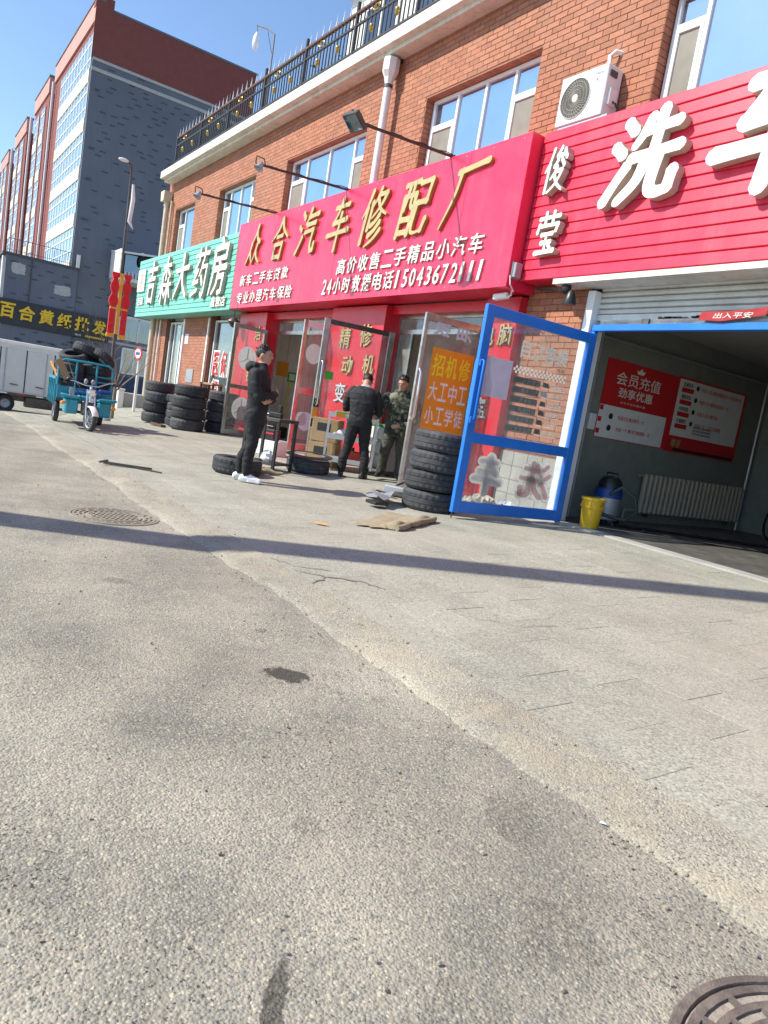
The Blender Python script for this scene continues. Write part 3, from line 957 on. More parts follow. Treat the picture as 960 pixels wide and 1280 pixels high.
# manholes in the road
def manhole(name, label, x, y, r, rot, iron='manhole_iron'):
    z = zr(x, y) + 0.004
    t = thing(name, label, 'manhole cover', (x, y, z), rot)
    MB().lathe([(r, -.03), (r, .006), (r - .004, .009), (r * .945, .009), (r * .94, .004), (r * .94, -.03)], 64, close=True).build('frame', iron, t, 30, local=True)
    c = MB().lathe([(0.0001, .001), (r * .93, .001), (r * .93, -.02), (0.0001, -.02)], 64).build('cover', 'manhole_pale', t, 30, local=True)
    mb = MB()
    for (a, b) in ((.92, .87), (.81, .765), (.705, .66)):
        mb.lathe([(r * a, .0), (r * a, .009), (r * b, .009), (r * b, .0)], 48, close=True)
    for k in range(18):
        a = 2 * pi * k / 18
        mb.bar((r * .70 * cos(a), r * .70 * sin(a), .004), (r * .78 * cos(a), r * .78 * sin(a), .004), .016, .011)
        a += pi / 18
        mb.bar((r * .80 * cos(a), r * .80 * sin(a), .004), (r * .89 * cos(a), r * .89 * sin(a), .004), .016, .011)
    mb.build('rim_rib', iron, c, 30, local=True)
    mb = MB()
    mb.lathe([(r * .60, .0), (r * .60, .0095), (r * .555, .0095), (r * .555, .0)], 48, close=True)
    q = r * .55
    for i in range(-5, 6):
        for j in range(-5, 6):
            cx, cy = i * r * .1, j * r * .1
            if hypot(cx, cy) < q - r * .03:
                d = 1 if (i + j) % 2 else -1
                mb.bar((cx - .042 * r, cy - .042 * r * d, .004), (cx + .042 * r, cy + .042 * r * d, .004), .015, .010)
    mb.build('centre_rib', iron, c, 30, local=True)
    return t
manhole('manhole_cover', 'ringed iron manhole cover in the near road at the bottom edge', -0.325, 1.62, 0.41, 0.4)
manhole('manhole_cover', 'sand-filled iron manhole cover in the road beside the pavement corner', -6.12, 1.60, 0.36, 1.1, 'manhole_sandy')

# ------------------------------------------------------------------ the brick building
BX0, BX1 = -25.9, 4.0
bld = thing('brick_building', 'two-storey orange brick building with shops, white cornice and sky-blue windows', 'building', (-10, FAC, 0.16))
WZ0, WZ1 = 5.28, 6.70
WINS = [(-24.95, -23.04), (-20.98, -18.43), (-16.65, -13.09), (-11.17, -8.39), (-6.31, -2.75), (-0.5, 2.2)]
TOPZ = 7.72
mb = MB()
yb0, yb1 = FAC + 0.009, FAC + 0.26
mb.box(BX0, BX1, yb0, yb1, WZ1, TOPZ)
e = BX0
for (a, b) in WINS + [(BX1, BX1)]:
    if a > e:
        mb.box(e, a, yb0, yb1, WZ0, WZ1)
    e = b
mb.box(BX0, BX1, yb0, yb1, 3.30, WZ0)
# ground floor piers
PIERS = [(-25.9, -24.45), (-22.7, -20.35), (-18.35, -17.86), (-7.75, -6.62), (-2.9, 4.0)]  # last pier, out of view, narrows the garage opening to let less light in
for a, b in PIERS:
    mb.box(a, b, yb0, yb1, 0.0, 3.30)
mb.build('wall', 'mortar', bld)
# end walls, back and roof of the block
mb = MB()
mb.box(BX0, BX0 + 0.25, yb1, 15.0, 0, TOPZ)
mb.box(BX1 - 0.25, BX1, yb1, 15.0, 0, TOPZ)
mb.box(BX0, BX1, 15.0, 15.25, 0, TOPZ)
mb.build('side_wall', 'brick', bld)
MB().box(BX0 + .05, BX1 - .05, yb1, 15.0, TOPZ - .12, TOPZ + .06).build('roof_slab', 'concrete', bld)
MB().box(BX0 + .26, BX1 - .26, yb1 + .01, 14.99, 5.0, 5.2).build('upper_floor', 'concrete', bld)

# bricks
CH, BL, JT = 0.085, 0.245, 0.008
bricks = []
def course(z, i, spans):
    for (a, b) in spans:
        x = BX0 - (BL / 2 if i % 2 else 0)
        n0 = int((a - x) / BL) - 1
        x += n0 * BL
        while x < b:
            p, q = max(x, a), min(x + BL - JT, b)
            if q - p > 0.04:
                bricks.append((p, q, z + JT / 2, z + CH - JT / 2))
            x += BL
z, i = WZ0, 0
while z < TOPZ - 0.02:
    if z + CH / 2 > WZ1:
        sp = [(BX0, BX1)]
    else:
        sp, e = [], BX0
        for (a, b) in WINS:
            sp.append((e, a)); e = b
        sp.append((e, BX1))
    course(z, i, sp)
    z += CH; i += 1
for (a, b) in PIERS:
    z, i = 0.98, 0
    while z < 3.28:
        course(z, i, [(a, b)])
        z += CH; i += 1
def pxsize(b):
    c = Vector(((b[0] + b[1]) / 2, FAC, (b[2] + b[3]) / 2))
    d = M3 @ (c - Vector((0, 0, CAM_H)))
    if d.z < .1: return 0
    px, py = d.x / d.z * FPX + 480, d.y / d.z * FPX + 640
    if not (-5 < px < 965 and -5 < py < 1285): return 0
    if 3.3 < c.z < 5.42: return 0
    if c.z < 3.3 and c.x < -8: return 0
    if abs(b[1] - b[0] - (BL - JT)) > .002: return 0
    return 1 / d.z
bricks.sort(key=pxsize, reverse=True)
near, rest = bricks[:300], bricks[300:]
unit = MB().box(-(BL - JT) / 2, (BL - JT) / 2, 0, 0.03, -(CH - JT) / 2, (CH - JT) / 2, bev=0.003)
bo = None
rnd = random.Random(21)
for (p, q, z0, z1) in near:
    if bo is None:
        bo = unit.build('brick', 'brick', bld, local=True); o = bo
        inv = bld.matrix_basis.inverted()
    else:
        o = bo.copy(); COL.objects.link(o)
    o.matrix_parent_inverse = inv
    o.location = ((p + q) / 2, FAC + rnd.uniform(-.0015, .002), (z0 + z1) / 2)
mb = MB()
for (p, q, z0, z1) in rest:
    d = rnd.uniform(-.0015, .002)
    mb.add([(p, FAC + d, z0), (q, FAC + d, z0), (q, FAC + d, z1), (p, FAC + d, z1), (p, FAC + .02, z0), (q, FAC + .02, z0), (q, FAC + .02, z1), (p, FAC + .02, z1)],
           [(0, 1, 2, 3), (0, 4, 5, 1), (1, 5, 6, 2), (2, 6, 7, 3), (3, 7, 4, 0)])
# returns in the window reveals
for (a, b) in WINS:
    z = WZ0
    while z < WZ1 - .02:
        z1 = min(z + CH - JT / 2, WZ1 - .002)
        mb.box(a - .004, a + .010, FAC + .004, FAC + .17, z + JT / 2, z1)
        mb.box(b - .010, b + .004, FAC + .004, FAC + .17, z + JT / 2, z1)
        z += CH
    x = a + .012
    while x < b - .02:
        mb.box(x, min(x + .1, b - .012), FAC + .004, FAC + .17, WZ1 - .010, WZ1 + .004)
        x += .105
tag(mb.build('brick_courses', 'brick', bld), None, kind='stuff')

def window(parent, x0, x1, z0, z1, lights, y=FAC + .15, glassmat='window_glass'):
    """lights: list of (xa, xb, transom z or None)"""
    fw, fd = .055, .07
    mb = MB()
    mb.box(x0, x1, y, y + fd, z1 - fw, z1, bev=.004); mb.box(x0, x1, y, y + fd, z0, z0 + fw, bev=.004)
    mb.box(x0, x0 + fw, y, y + fd, z0 + fw, z1 - fw, bev=.004); mb.box(x1 - fw, x1, y, y + fd, z0 + fw, z1 - fw, bev=.004)
    fr = mb.build('window', 'pvc_white', parent)
    k = 0
    for (a, b, tz) in lights:
        if k:
            MB().box(a - fw / 2, a + fw / 2, y - .004, y + fd - .006, z0 + fw, z1 - fw, bev=.004).build('mullion', 'pvc_white', fr)
        k += 1
        ga, gb = a + (fw if a == x0 else fw / 2), b - (fw if b == x1 else fw / 2)
        if tz:
            MB().box(ga, gb, y + .004, y + fd - .01, tz - .03, tz + .03, bev=.004).build('transom', 'pvc_white', fr)
            MB().box(ga, gb, y + .03, y + .04, tz + .03, z1 - fw).build('pane', glassmat, fr)
            cw = .05
            mb = MB()
            mb.box(ga + .003, gb - .003, y - .012, y + .03, tz - .033 - cw, tz - .033, bev=.005); mb.box(ga + .003, gb - .003, y - .012, y + .03, z0 + fw + .003, z0 + fw + cw, bev=.005)
            mb.box(ga + .003, ga + cw, y - .012, y + .03, z0 + fw + cw, tz - .033 - cw, bev=.005); mb.box(gb - cw, gb - .003, y - .012, y + .03, z0 + fw + cw, tz - .033 - cw, bev=.005)
            mb.build('casement', 'pvc_white', fr)
            MB().box(ga + cw, gb - cw, y + .012, y + .018, z0 + fw + cw, tz - .033 - cw).build('insect_screen', 'screen_mesh', fr)
        else:
            MB().box(ga, gb, y + .03, y + .04, z0 + fw, z1 - fw).build('pane', glassmat, fr)
    return fr
window(bld, -24.92, -23.07, WZ0, WZ1 - .02, [(-24.92, -24.3, 6.2), (-24.3, -23.07, None)])
window(bld, -20.95, -18.46, WZ0, WZ1 - .02, [(-20.95, -20.42, 6.2), (-20.42, -19.70, None), (-19.70, -18.98, None), (-18.98, -18.46, 6.2)])
window(bld, -16.62, -13.12, WZ0, WZ1 - .02, [(-16.62, -15.82, 6.2), (-15.82, -14.80, None), (-14.80, -13.75, None), (-13.75, -13.12, 6.2)])
window(bld, -11.14, -8.42, WZ0, WZ1 - .02, [(-11.14, -10.44, 6.22), (-10.44, -9.73, None), (-9.73, -9.05, None), (-9.05, -8.42, 6.22)])
window(bld, -6.28, -2.78, WZ0, WZ1 - .02, [(-6.28, -5.82, 6.30), (-5.82, -4.2, None), (-4.2, -2.78, None)])
# rooms behind the upper windows are closed by dim partitions
MB().box(BX0 + .27, BX1 - .27, 9.5, 9.6, 5.21, 7.59).build('room_wall', 'interior_beige', bld)

# cornice
mb = MB()
mb.box(-25.75, BX1, 6.95, FAC + .30, 7.70, 7.93, bev=.01)
mb.box(-25.72, BX1, 7.08, FAC + .30, 7.62, 7.70)
mb.build('cornice', 'cornice_paint', bld)

# set-back top storey
mb = MB()
mb.box(-18.1, BX1, 9.2, 9.4, TOPZ + .06, 11.6)
mb.box(-18.1, -17.9, 9.4, 14.5, TOPZ + .06, 11.6)
mb.box(-18.3, BX1, 8.9, 14.6, 11.6, 11.8)
top = mb.build('top_storey', 'white_wall', bld)
x = -17.2
while x < 2:
    MB().box(x, x + 1.5, 9.17, 9.21, 8.6, 10.9).build('pane', 'dark_glass', top)
    mb = MB()
    for xx in (x - .04, x + .72, x + 1.48):
        mb.box(xx, xx + .07, 9.13, 9.2, 8.52, 10.98)
    mb.box(x - .04, x + 1.55, 9.135, 9.2, 10.92, 10.99); mb.box(x - .04, x + 1.55, 9.135, 9.2, 8.51, 8.58)
    mb.build('window_frame', 'pvc_white', top)
    x += 2.3

# roof railing
rail = thing('roof_railing', 'black iron roof railing with gilt ornaments and pale spikes on the cornice', 'railing', (-18, 7.04, 7.93))
RX = [-24.6, -22.35, -20.2, -17.9, -15.75, -13.6, -11.45, -9.3, -7.1]
ry = 7.05
for i, x in enumerate(RX):
    MB().box(x - .03, x + .03, ry - .03, ry + .03, 7.93, 8.98, bev=.004).build('post', 'black_iron', rail)
MB().box(RX[0], RX[-1], ry - .035, ry + .035, 8.74, 8.80, bev=.008).build('handrail', 'rail_bronze', rail)
MB().box(RX[0], RX[-1], ry - .02, ry + .02, 8.52, 8.56).build('rail', 'black_iron', rail)
MB().box(RX[0], RX[-1], ry - .02, ry + .02, 8.02, 8.06).build('rail', 'black_iron', rail)
mb, sp = MB(), MB()
for a, b in zip(RX[:-1], RX[1:]):
    n = 15
    for k in range(1, n):
        x = a + (b - a) * k / n
        mb.box(x - .011, x + .011, ry - .011, ry + .011, 8.06, 8.74)
        if k % 2:
            sp.add([(x - .018, ry - .018, 8.80), (x + .018, ry - .018, 8.80), (x + .018, ry + .018, 8.80), (x - .018, ry + .018, 8.80), (x, ry, 9.05)],
                   [(0, 1, 4), (1, 2, 4), (2, 3, 4), (3, 0, 4)])
tag(mb.build('baluster', 'black_iron', rail), None, kind='stuff')
tag(sp.build('spike', 'spike_silver', rail), None, kind='stuff')
orn = MB().lathe([(.001, -.09), (.03, -.06), (.045, -.02), (.022, 0), (.045, .03), (.03, .065), (.001, .09)], 10)
oo = None
for i, (a, b) in enumerate(zip(RX[:-1], RX[1:])):
    for f, zz in ((.3, 8.3), (.7, 8.3)):
        if oo is None:
            oo = orn.build('ornament', 'iron_gold', rail, 60, local=True); o = oo; inv = rail.matrix_basis.inverted()
        else:
            o = oo.copy(); COL.objects.link(o)
        o.matrix_parent_inverse = inv
        o.location = (a + (b - a) * f, ry - .02, zz)
    MB().tube([(a + (b - a) * .35 + .12 * cos(t), ry - .02, 8.64 + .05 * sin(t)) for t in [2 * pi * k / 12 for k in range(13)]], .012, 6).build('scroll', 'iron_gold', rail)
# creeper on the terrace behind the railing
rr = random.Random(9)
mb = MB()
for k in range(420):
    c = Vector((-17.0 + rr.gauss(0, .55), 8.2 + rr.gauss(0, .25), 8.35 + abs(rr.gauss(0, .32))))
    m = Matrix.Rotation(rr.uniform(0, 6.3), 3, 'Z') @ Matrix.Rotation(rr.uniform(-1, 1), 3, 'X')
    s = rr.uniform(.04, .08)
    mb.add([c + m @ Vector(p) * s for p in ((-1, 0, 0), (0, -.5, .1), (1, 0, 0), (0, .5, .1))], [(0, 1, 2, 3)])
pl = thing('potted_bush', 'small green bush on the roof terrace behind the railing', 'bush', (-17.0, 8.2, 7.8))
mb.build('foliage', 'leaf_green', pl)
MB().lathe([(.22, 7.78), (.3, 8.2), (.27, 8.2), (.2, 7.9)], 16, (-17.0, 8.2, 0)).build('pot', 'pipe_beige', pl, 40)
MB().tube([(-17, 8.2, 8.0), (-17.05, 8.2, 8.4), (-16.9, 8.2, 8.7)], [.03, .02, .01], 6).build('stem', 'twig', pl)
# roof lamp on its bent post
rl = thing('roof_lamp', 'roof lamp on a thin bent post above the railing', 'lamp', (-20.1, 8.0, 7.8))
MB().tube([(-20.05, 8.0, 7.78), (-20.08, 8.0, 9.8), (-20.1, 8.0, 10.85), (-20.5, 8.0, 11.1), (-21.5, 8.0, 11.55)], .022, 6).build('post', 'dark_steel', rl)
MB().tube([(-20.1, 8.0, 10.3), (-20.62, 8.0, 11.1)], .010, 5).build('brace', 'dark_steel', rl)
MB().lathe([(.02, 11.35), (.04, 11.3), (.085, 11.2), (.10, 11.02), (.07, 10.88), (.001, 10.84)], 14, (-21.45, 8.0, 0)).build('lamp_shade', 'pvc_white', rl, 50)
MB().tube([(-21.45, 8, 11.53), (-21.45, 8, 11.3)], .012, 5).build('hanger', 'dark_steel', rl)

# down pipes
dp = thing('downpipe', 'white rain downpipe with a hopper head between the upper windows', 'downpipe', (-12.25, FAC - .1, 4.9))
px, py = -12.22, FAC - .19
MB().tube([(px, py, 4.6), (px, py, 7.2)], .075, 18).build('pipe', 'pipe_white', dp, 40)
MB().lathe([(.082, 7.16), (.095, 7.22), (.10, 7.24), (.155, 7.34), (.155, 7.56), (.10, 7.585), (.09, 7.56)], 8, (px, py, 0)).build('hopper', 'pipe_white', dp)
MB().lathe([(.085, 7.06), (.085, 7.12), (.07, 7.12), (.07, 7.06)], 18, (px, py, 0), close=True).build('clamp', 'dark_steel', dp)
MB().tube([(px, py + .02, 7.54), (px + .05, FAC + .03, 7.60)], .04, 8).build('outlet', 'plastic_black', dp)
dp2 = thing('downpipe', 'beige rain downpipe with square hopper at the far corner of the brick building', 'downpipe', (-25.6, FAC - .1, 0.16))
MB().tube([(-25.62, FAC - .12, 0.16), (-25.62, FAC - .12, 6.9)], .085, 14).build('pipe', 'pipe_beige', dp2, 40)
MB().prism([(-25.77, 7.0), (-25.47, 7.0), (-25.42, 7.32), (-25.82, 7.32)], FAC - .3, FAC - .02, 'y').build('hopper', 'pipe_beige', dp2)
MB().tube([(-25.62, FAC - .12, 6.85), (-25.62, FAC - .12, 7.02)], .10, 14).build('collar', 'pipe_beige', dp2, 40)
MB().tube([(-25.25, FAC - .07, 0.16), (-25.25, FAC - .07, 7.0)], .038, 10).build('thin_pipe', 'pipe_beige', dp2, 40)
MB().tube([(-24.95, FAC - .06, 0.16), (-24.95, FAC - .06, 3.1)], .03, 10).build('conduit', 'pipe_white', dp2, 40)

# ------------------------------------------------------------------ ground floor
FZ = 0.16
mb = MB()
mb.box(-25.6, -7.15, FAC - .02, 11.2, FZ - .1, FZ + .012)
mb.build('shop_floor', 'concrete_floor', bld)
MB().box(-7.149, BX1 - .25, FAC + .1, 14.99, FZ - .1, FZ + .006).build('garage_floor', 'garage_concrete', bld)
MB().box(-7.149, BX1 - .25, FAC - .12, FAC + .099, FZ - .1, FZ + .008).build('garage_threshold', 'concrete', bld)
mb = MB()
mb.box(-25.6, -7.2, 11.0, 11.2, FZ, 3.30)
mb.box(-12.25, -12.05, FAC + .27, 11.0, FZ, 3.30)
mb.box(-17.7, -17.5, FAC + .27, 11.0, FZ, 3.30)
mb.build('shop_wall', 'interior_beige', bld)
mb = MB()
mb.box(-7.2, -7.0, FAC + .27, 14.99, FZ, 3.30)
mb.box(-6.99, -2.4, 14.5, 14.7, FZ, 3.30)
mb.box(-2.5, -2.3, FAC + .27, 14.99, FZ, 3.30)  # unseen side wall set close in to keep the garage dark
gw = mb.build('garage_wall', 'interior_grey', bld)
MB().box(-7.0, -6.35, 12.75, 13.2, FZ, 3.28).build('garage_pier', 'interior_grey', bld)
mb = MB()
mb.box(-25.6, -7.2, FAC + .27, 11.0, 3.12, 3.3)
mb.build('ceiling', 'ceiling_white', bld)
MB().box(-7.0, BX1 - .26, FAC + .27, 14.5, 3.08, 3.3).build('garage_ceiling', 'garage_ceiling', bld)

# red clad pillars with gold lettering
def pillar(x0, x1, rows):
    p = MB().box(x0, x1, FAC - .15, FAC + .25, FZ + .0, 3.12, bev=.006).build('pillar', 'pillar_red', bld)
    fm = frame_mat((0, FAC - .152, 0), (1, 0, 0))
    for (s, xa, xb, za, zb) in rows:
        text(s, (xa, xb, za, zb), fm, 'letter_gold' if s not in '变盘' else 'letter_grey', .03, .012, 0, 'letter', p, 'letter_gold_side')
pillar(-17.85, -16.25, [('洁', -16.75, -16.4, 2.45, 2.78), ('养', -16.95, -16.6, 1.9, 2.2), ('护', -16.95, -16.6, 1.45, 1.75)])
pillar(-13.10, -11.15, [('精', -12.62, -12.22, 2.32, 2.72), ('修', -11.86, -11.46, 2.36, 2.78), ('动', -12.38, -11.98, 1.82, 2.18), ('机', -11.62, -11.24, 1.86, 2.22),
                        ('变', -12.5, -12.1, 1.28, 1.66), ('速', -11.72, -11.34, 1.3, 1.66)])
pillar(-8.45, -7.75, [('电', -8.42, -8.14, 2.42, 2.72), ('脑', -8.05, -7.78, 2.42, 2.74), ('测', -8.12, -7.82, 1.92, 2.2), ('盘', -8.33, -8.02, 1.36, 1.66)])
MB().box(-17.3, -7.76, FAC + .0, FAC + .2, 2.98, 3.13).build('lintel', 'pillar_red', bld)
# pale tile plinth on the garage pier, one tile at a time
tl = None
for r in range(4):
    for c in range(4):
        a = -7.74 + c * .28
        o = MB().box(a, min(a + .274, -6.625), FAC - .006, FAC + .008, FZ + r * .2, FZ + r * .2 + .195, bev=.003).build('wall_tile', 'concrete', bld)
# concrete plinths of the other piers
for a, b in PIERS[:3] + PIERS[4:]:
    MB().box(a, b, FAC - .01, FAC + .008, FZ - .1, .97).build('plinth', 'concrete', bld)
# transom lights over the two shop doors
def transom_light(x0, x1):
    y = FAC + .18
    mb = MB()
    mb.box(x0, x1, y, y + .07, 2.66, 2.74); mb.box(x0, x1, y, y + .07, 2.93, 2.99)
    for xx in frange(x0, x1 - .06, (x1 - x0) / 2):
        mb.box(xx, xx + .06, y + .003, y + .067, 2.74, 2.93)
    mb.box(x0, x0 + .07, y + .004, y + .066, FZ, 2.66); mb.box(x1 - .07, x1, y + .004, y + .066, FZ, 2.66)
    f = mb.build('door_frame', 'stainless', bld)
    MB().box(x0 + .06, x1 - .06, y + .03, y + .036, 2.74, 2.93).build('pane', 'door_glass', f)
transom_light(-16.25, -13.10)
transom_light(-11.15, -8.45)
# fixed side light next to the right hand door opening
mb = MB()
MB().box(-11.14, -10.75, FAC + .2, FAC + .206, FZ + .05, 2.66).build('side_light', 'door_glass', bld)
MB().box(-10.75, -10.69, FAC + .185, FAC + .245, FZ, 2.66).build('side_post', 'stainless', bld)
MB().box(-11.1, -8.5, FAC - .05, FAC + .25, FZ - .02, FZ + .07, bev=.008).build('door_step', 'concrete', bld)
MB().box(-16.2, -13.15, FAC - .05, FAC + .25, FZ - .02, FZ + .05, bev=.008).build('door_step', 'concrete', bld)

# pharmacy front: door and display window
window(bld, -24.40, -22.75, .98, 3.05, [(-24.40, -23.9, None), (-23.9, -23.3, None), (-23.3, -22.75, None)], FAC + .12, 'shop_glass')
window(bld, -20.30, -18.40, .98, 3.05, [(-20.30, -18.40, None)], FAC + .12, 'shop_glass')
MB().box(-20.35, -18.35, FAC + .03, FAC + .26, FZ, .97).build('sill_wall', 'concrete', bld)
MB().box(-24.45, -22.7, FAC + .03, FAC + .26, FZ, .97).build('sill_wall', 'concrete', bld)
MB().box(-22.68, -22.55, FAC - .03, FAC + .0, .98, 3.1).build('white_strip', 'pvc_white', bld)
MB().box(-20.5, -20.42, FAC - .03, FAC + .0, .98, 3.1).build('white_strip', 'pvc_white', bld)
MB().box(-22.4, -22.1, FAC - .012, FAC - .004, 2.35, 2.65).build('notice', 'print_lilac', bld)
MB().box(-21.9, -21.3, FAC - .02, FAC - .004, 1.2, 1.6).build('meter_box', 'galvanised', bld)
# red letters stuck on the display window, white edged
fm = frame_mat((0, FAC + .145, 0), (1, 0, 0))
for (s, xa, xb, za, zb) in (('医', -20.2, -19.70, 1.48, 2.22), ('保', -19.63, -19.13, 1.48, 2.22), ('刷', -19.06, -18.56, 1.48, 2.22), ('招', -20.1, -19.55, .98 + .03, 1.42), ('卡', -19.0, -18.5, 1.01, 1.42)):
    b = text(s, (xa, xb, za, zb), fm, 'print_white', .001, .03, 0, 'window_letter', bld)
    text(s, (xa + .05, xb - .05, za + .05, zb - .05), frame_mat((0, FAC + .142, 0), (1, 0, 0)), 'print_red', .001, .012, 0, 'letter_face', b)
# inside the shops
MB().box(-17.499, -17.485, 8.19, 8.54, 1.75, 2.12).build('wall_poster', 'print_orange', bld)
MB().box(-17.499, -17.485, 8.56, 8.82, 1.64, 1.90).build('wall_poster', 'print_green', bld)
MB().box(-17.4849, -17.482, 8.61, 8.77, 1.69, 1.85).build('poster_field', 'paper_white', bld)
for k in range(9):
    MB().box(-17.4995, -17.492, 7.75 + k * .36, 7.765 + k * .36, FZ, 3.1).build('panel_joint', 'letter_side', bld)
MB().tube([(-16.0, 8.9, 2.92), (-14.4, 8.9, 2.92)], .02, 8).build('fluorescent_tube', 'paper_white', bld)
MB().box(-16.05, -14.35, 8.87, 8.93, 2.94, 3.0).build('lamp_batten', 'pvc_white', bld)

# garage doorway: white jamb, shutter, blue beam
MB().box(-6.62, -6.50, FAC - .06, FAC + .22, FZ, 3.16, bev=.006).build('shutter_guide', 'pvc_white', bld)
mb = None
for k in range(6):
    z0 = 2.875 + k * .072
    poly = [(FAC + .10, z0), (FAC + .062, z0 + .012), (FAC + .055, z0 + .036), (FAC + .062, z0 + .06), (FAC + .10, z0 + .0715), (FAC + .12, z0 + .0715), (FAC + .12, z0)]
    MB().prism(poly, -6.5, -2.9, 'x').build('shutter_slat', 'shutter', bld)
MB().box(-6.5, -2.9, FAC + .045, FAC + .125, 2.80, 2.872, bev=.004).build('shutter_bar', 'shutter', bld)
rr = random.Random(2)
mb = MB()
for k in range(40):
    x = -5.6 + 1.5 * rr.random()
    mb.box(x, x + rr.uniform(.03, .12), FAC + .0425, FAC + .046, 2.802 + .0, 2.802 + rr.uniform(.008, .035))
mb.build('rust_patch', 'rust', bld)
MB().box(-6.48, -2.9, FAC - .02, FAC + .06, 2.655, 2.735, bev=.006).build('blue_beam', 'blue_paint', bld)
MB().box(-6.498, -6.43, FAC - .015, FAC + .055, FZ, 2.655, bev=.006).build('blue_jamb', 'blue_paint', bld)
MB().box(-5.76, -5.66, FAC + .0, FAC + .05, 2.735, 2.80).build('beam_post', 'dark_steel', bld)
MB().box(-6.4, -2.9, FAC + .02, FAC + .026, 2.735, 2.80).build('pane', 'door_glass', bld)
# red slogan strip hanging behind the beam
ban = MB().box(-4.95, -4.25, FAC + .02, FAC + .03, 2.775, 2.90)
ban = thing('slogan_banner', 'short red banner with pale writing under the white roller shutter', 'banner', (-4.6, FAC - .04, 2.78))
MB().add([(-4.98, FAC - .045, 2.765), (-4.7, FAC - .05, 2.745), (-4.22, FAC - .045, 2.80), (-4.2, FAC - .045, 2.885), (-4.6, FAC - .05, 2.85), (-4.95, FAC - .045, 2.855),
          (-4.98, FAC - .035, 2.765), (-4.7, FAC - .04, 2.745), (-4.22, FAC - .035, 2.80), (-4.2, FAC - .035, 2.885), (-4.6, FAC - .04, 2.85), (-4.95, FAC - .035, 2.855)],
         [(0, 1, 4, 5), (1, 2, 3, 4), (11, 10, 7, 6), (10, 9, 8, 7), (0, 6, 7, 1), (1, 7, 8, 2), (2, 8, 9, 3), (3, 9, 10, 4), (4, 10, 11, 5), (5, 11, 6, 0)]).build('cloth', 'banner_red', ban)
text('出入平安', (-4.8, -4.35, 2.775, 2.835), frame_mat((0, FAC - .0525, 0), (1, 0, 0)), 'letter_white', .001, .0, .2, 'lettering', ban)

# ------------------------------------------------------------------ shop signs
def plank_sign(name, label, x0, x1, y, z0, z1, n, mat):
    t = thing(name, label, 'shop sign', ((x0 + x1) / 2, y, z0))
    h = (z1 - z0) / n
    MB().box(x0 + .01, x1 - .01, y + .03, FAC - .01, z0 + .01, z1 - .01).build('box', mat, t)
    for k in range(n):
        a = z0 + k * h
        poly = [(y - .002, a + .005), (y - .007, a + .012), (y + .004, a + h - .010), (y + .012, a + h - .0005), (y + .03, a + h - .0005), (y + .03, a + .0005), (y + .012, a + .0005)]
        MB().prism(poly, x0, x1, 'x').build('plank', mat, t)
    return t
gs = plank_sign('pharmacy_sign', 'mint green plank shop sign with white letters at the far end', -26.4, -17.66, 6.80, 3.13, 5.02, 14, 'sign_green')
fm = frame_mat((0, 6.79, 0), (1, 0, 0))
for ch, a, b, z0, z1 in (('吉', -25.05, -23.85, 3.55, 4.78), ('森', -23.6, -22.3, 3.5, 4.8), ('大', -22.1, -20.8, 3.58, 4.78), ('药', -20.5, -19.25, 3.5, 4.82), ('房', -19.1, -17.88, 3.55, 4.9)):
    brush(ch, (a, b - .12, z0, z1), fm, 'letter_white', .09, 8.2 if ch in '森药' else 10.5, .12, 'letter', gs, 'letter_side')
lg = MB().box(-26.25, -25.45, 6.74, 6.79, 3.95, 4.68, bev=.01).build('logo_panel', 'letter_white', gs)
text('SJ', (-26.1, -25.6, 4.1, 4.55), frame_mat((0, 6.739, 0), (1, 0, 0)), 'letter_side', .01, .03, .2, 'lettering', lg)
text('吉森', (-26.1, -25.45, 3.5, 3.78), fm, 'letter_white', .03, .02, 0, 'lettering', gs, 'letter_side')
text('直营店', (-18.95, -17.9, 3.22, 3.48), fm, 'letter_white', .04, .014, 0.1, 'lettering', gs, 'letter_side')

rs = thing('car_repair_sign', 'long flat red shop sign with gold brush characters and a phone number', 'shop sign', (-12.6, 6.8, 3.15))
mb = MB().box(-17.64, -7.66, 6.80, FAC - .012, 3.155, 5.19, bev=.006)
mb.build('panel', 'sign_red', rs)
for k in range(1, 8):                                   # sheet joints and screws
    x = -17.64 + k * 1.2475
    MB().box(x - .0025, x + .0025, 6.7985, 6.8, 3.17, 5.17).build('seam', 'pillar_red', rs)
for k in range(17):
    x = -17.5 + k * .606
    for z in (3.22, 5.13):
        MB().lathe([(.009, -.003), (.009, 0), (.001, 0)], 8, (x, 6.7995, z), 'y').build('screw', 'stainless', rs)
fm = frame_mat((0, 6.799, 0), (1, 0, 0))
for ch, cx, w in (('众', -16.44, 1.0), ('合', -15.13, 1.0), ('汽', -13.82, 1.0), ('车', -12.55, 1.0), ('修', -11.32, 1.0), ('配', -10.1, 1.0), ('厂', -8.87, 1.0)):
    brush(ch, (cx - .52, cx + .30, 4.10, 5.02), fm, 'letter_gold', .05, 10.0, .24, 'letter', rs, 'letter_gold_side', flare=1.3)
def line(s, x0, x1, z0, z1, hh, sh):
    n = len(s)
    w = (x1 - x0) / n
    for k, ch in enumerate(s):
        a = x0 + k * w
        z = z0 + (z1 - z0) * k / max(1, n - 1)
        dg = ch.isdigit()
        text(ch, (a + w * (.06), a + w * (.90 if not dg else .9), z, z + hh), fm, 'letter_white', .028, .008, sh, 'letter', rs, 'letter_side')
line('新车二手车贷款', -17.16, -14.5, 3.66, 3.70, .26, .12)
line('专业办理汽车保险', -17.22, -14.2, 3.25, 3.28, .27, .12)
line('高价收售二手精品小汽车', -12.45, -8.22, 3.62, 3.66, .29, .12)
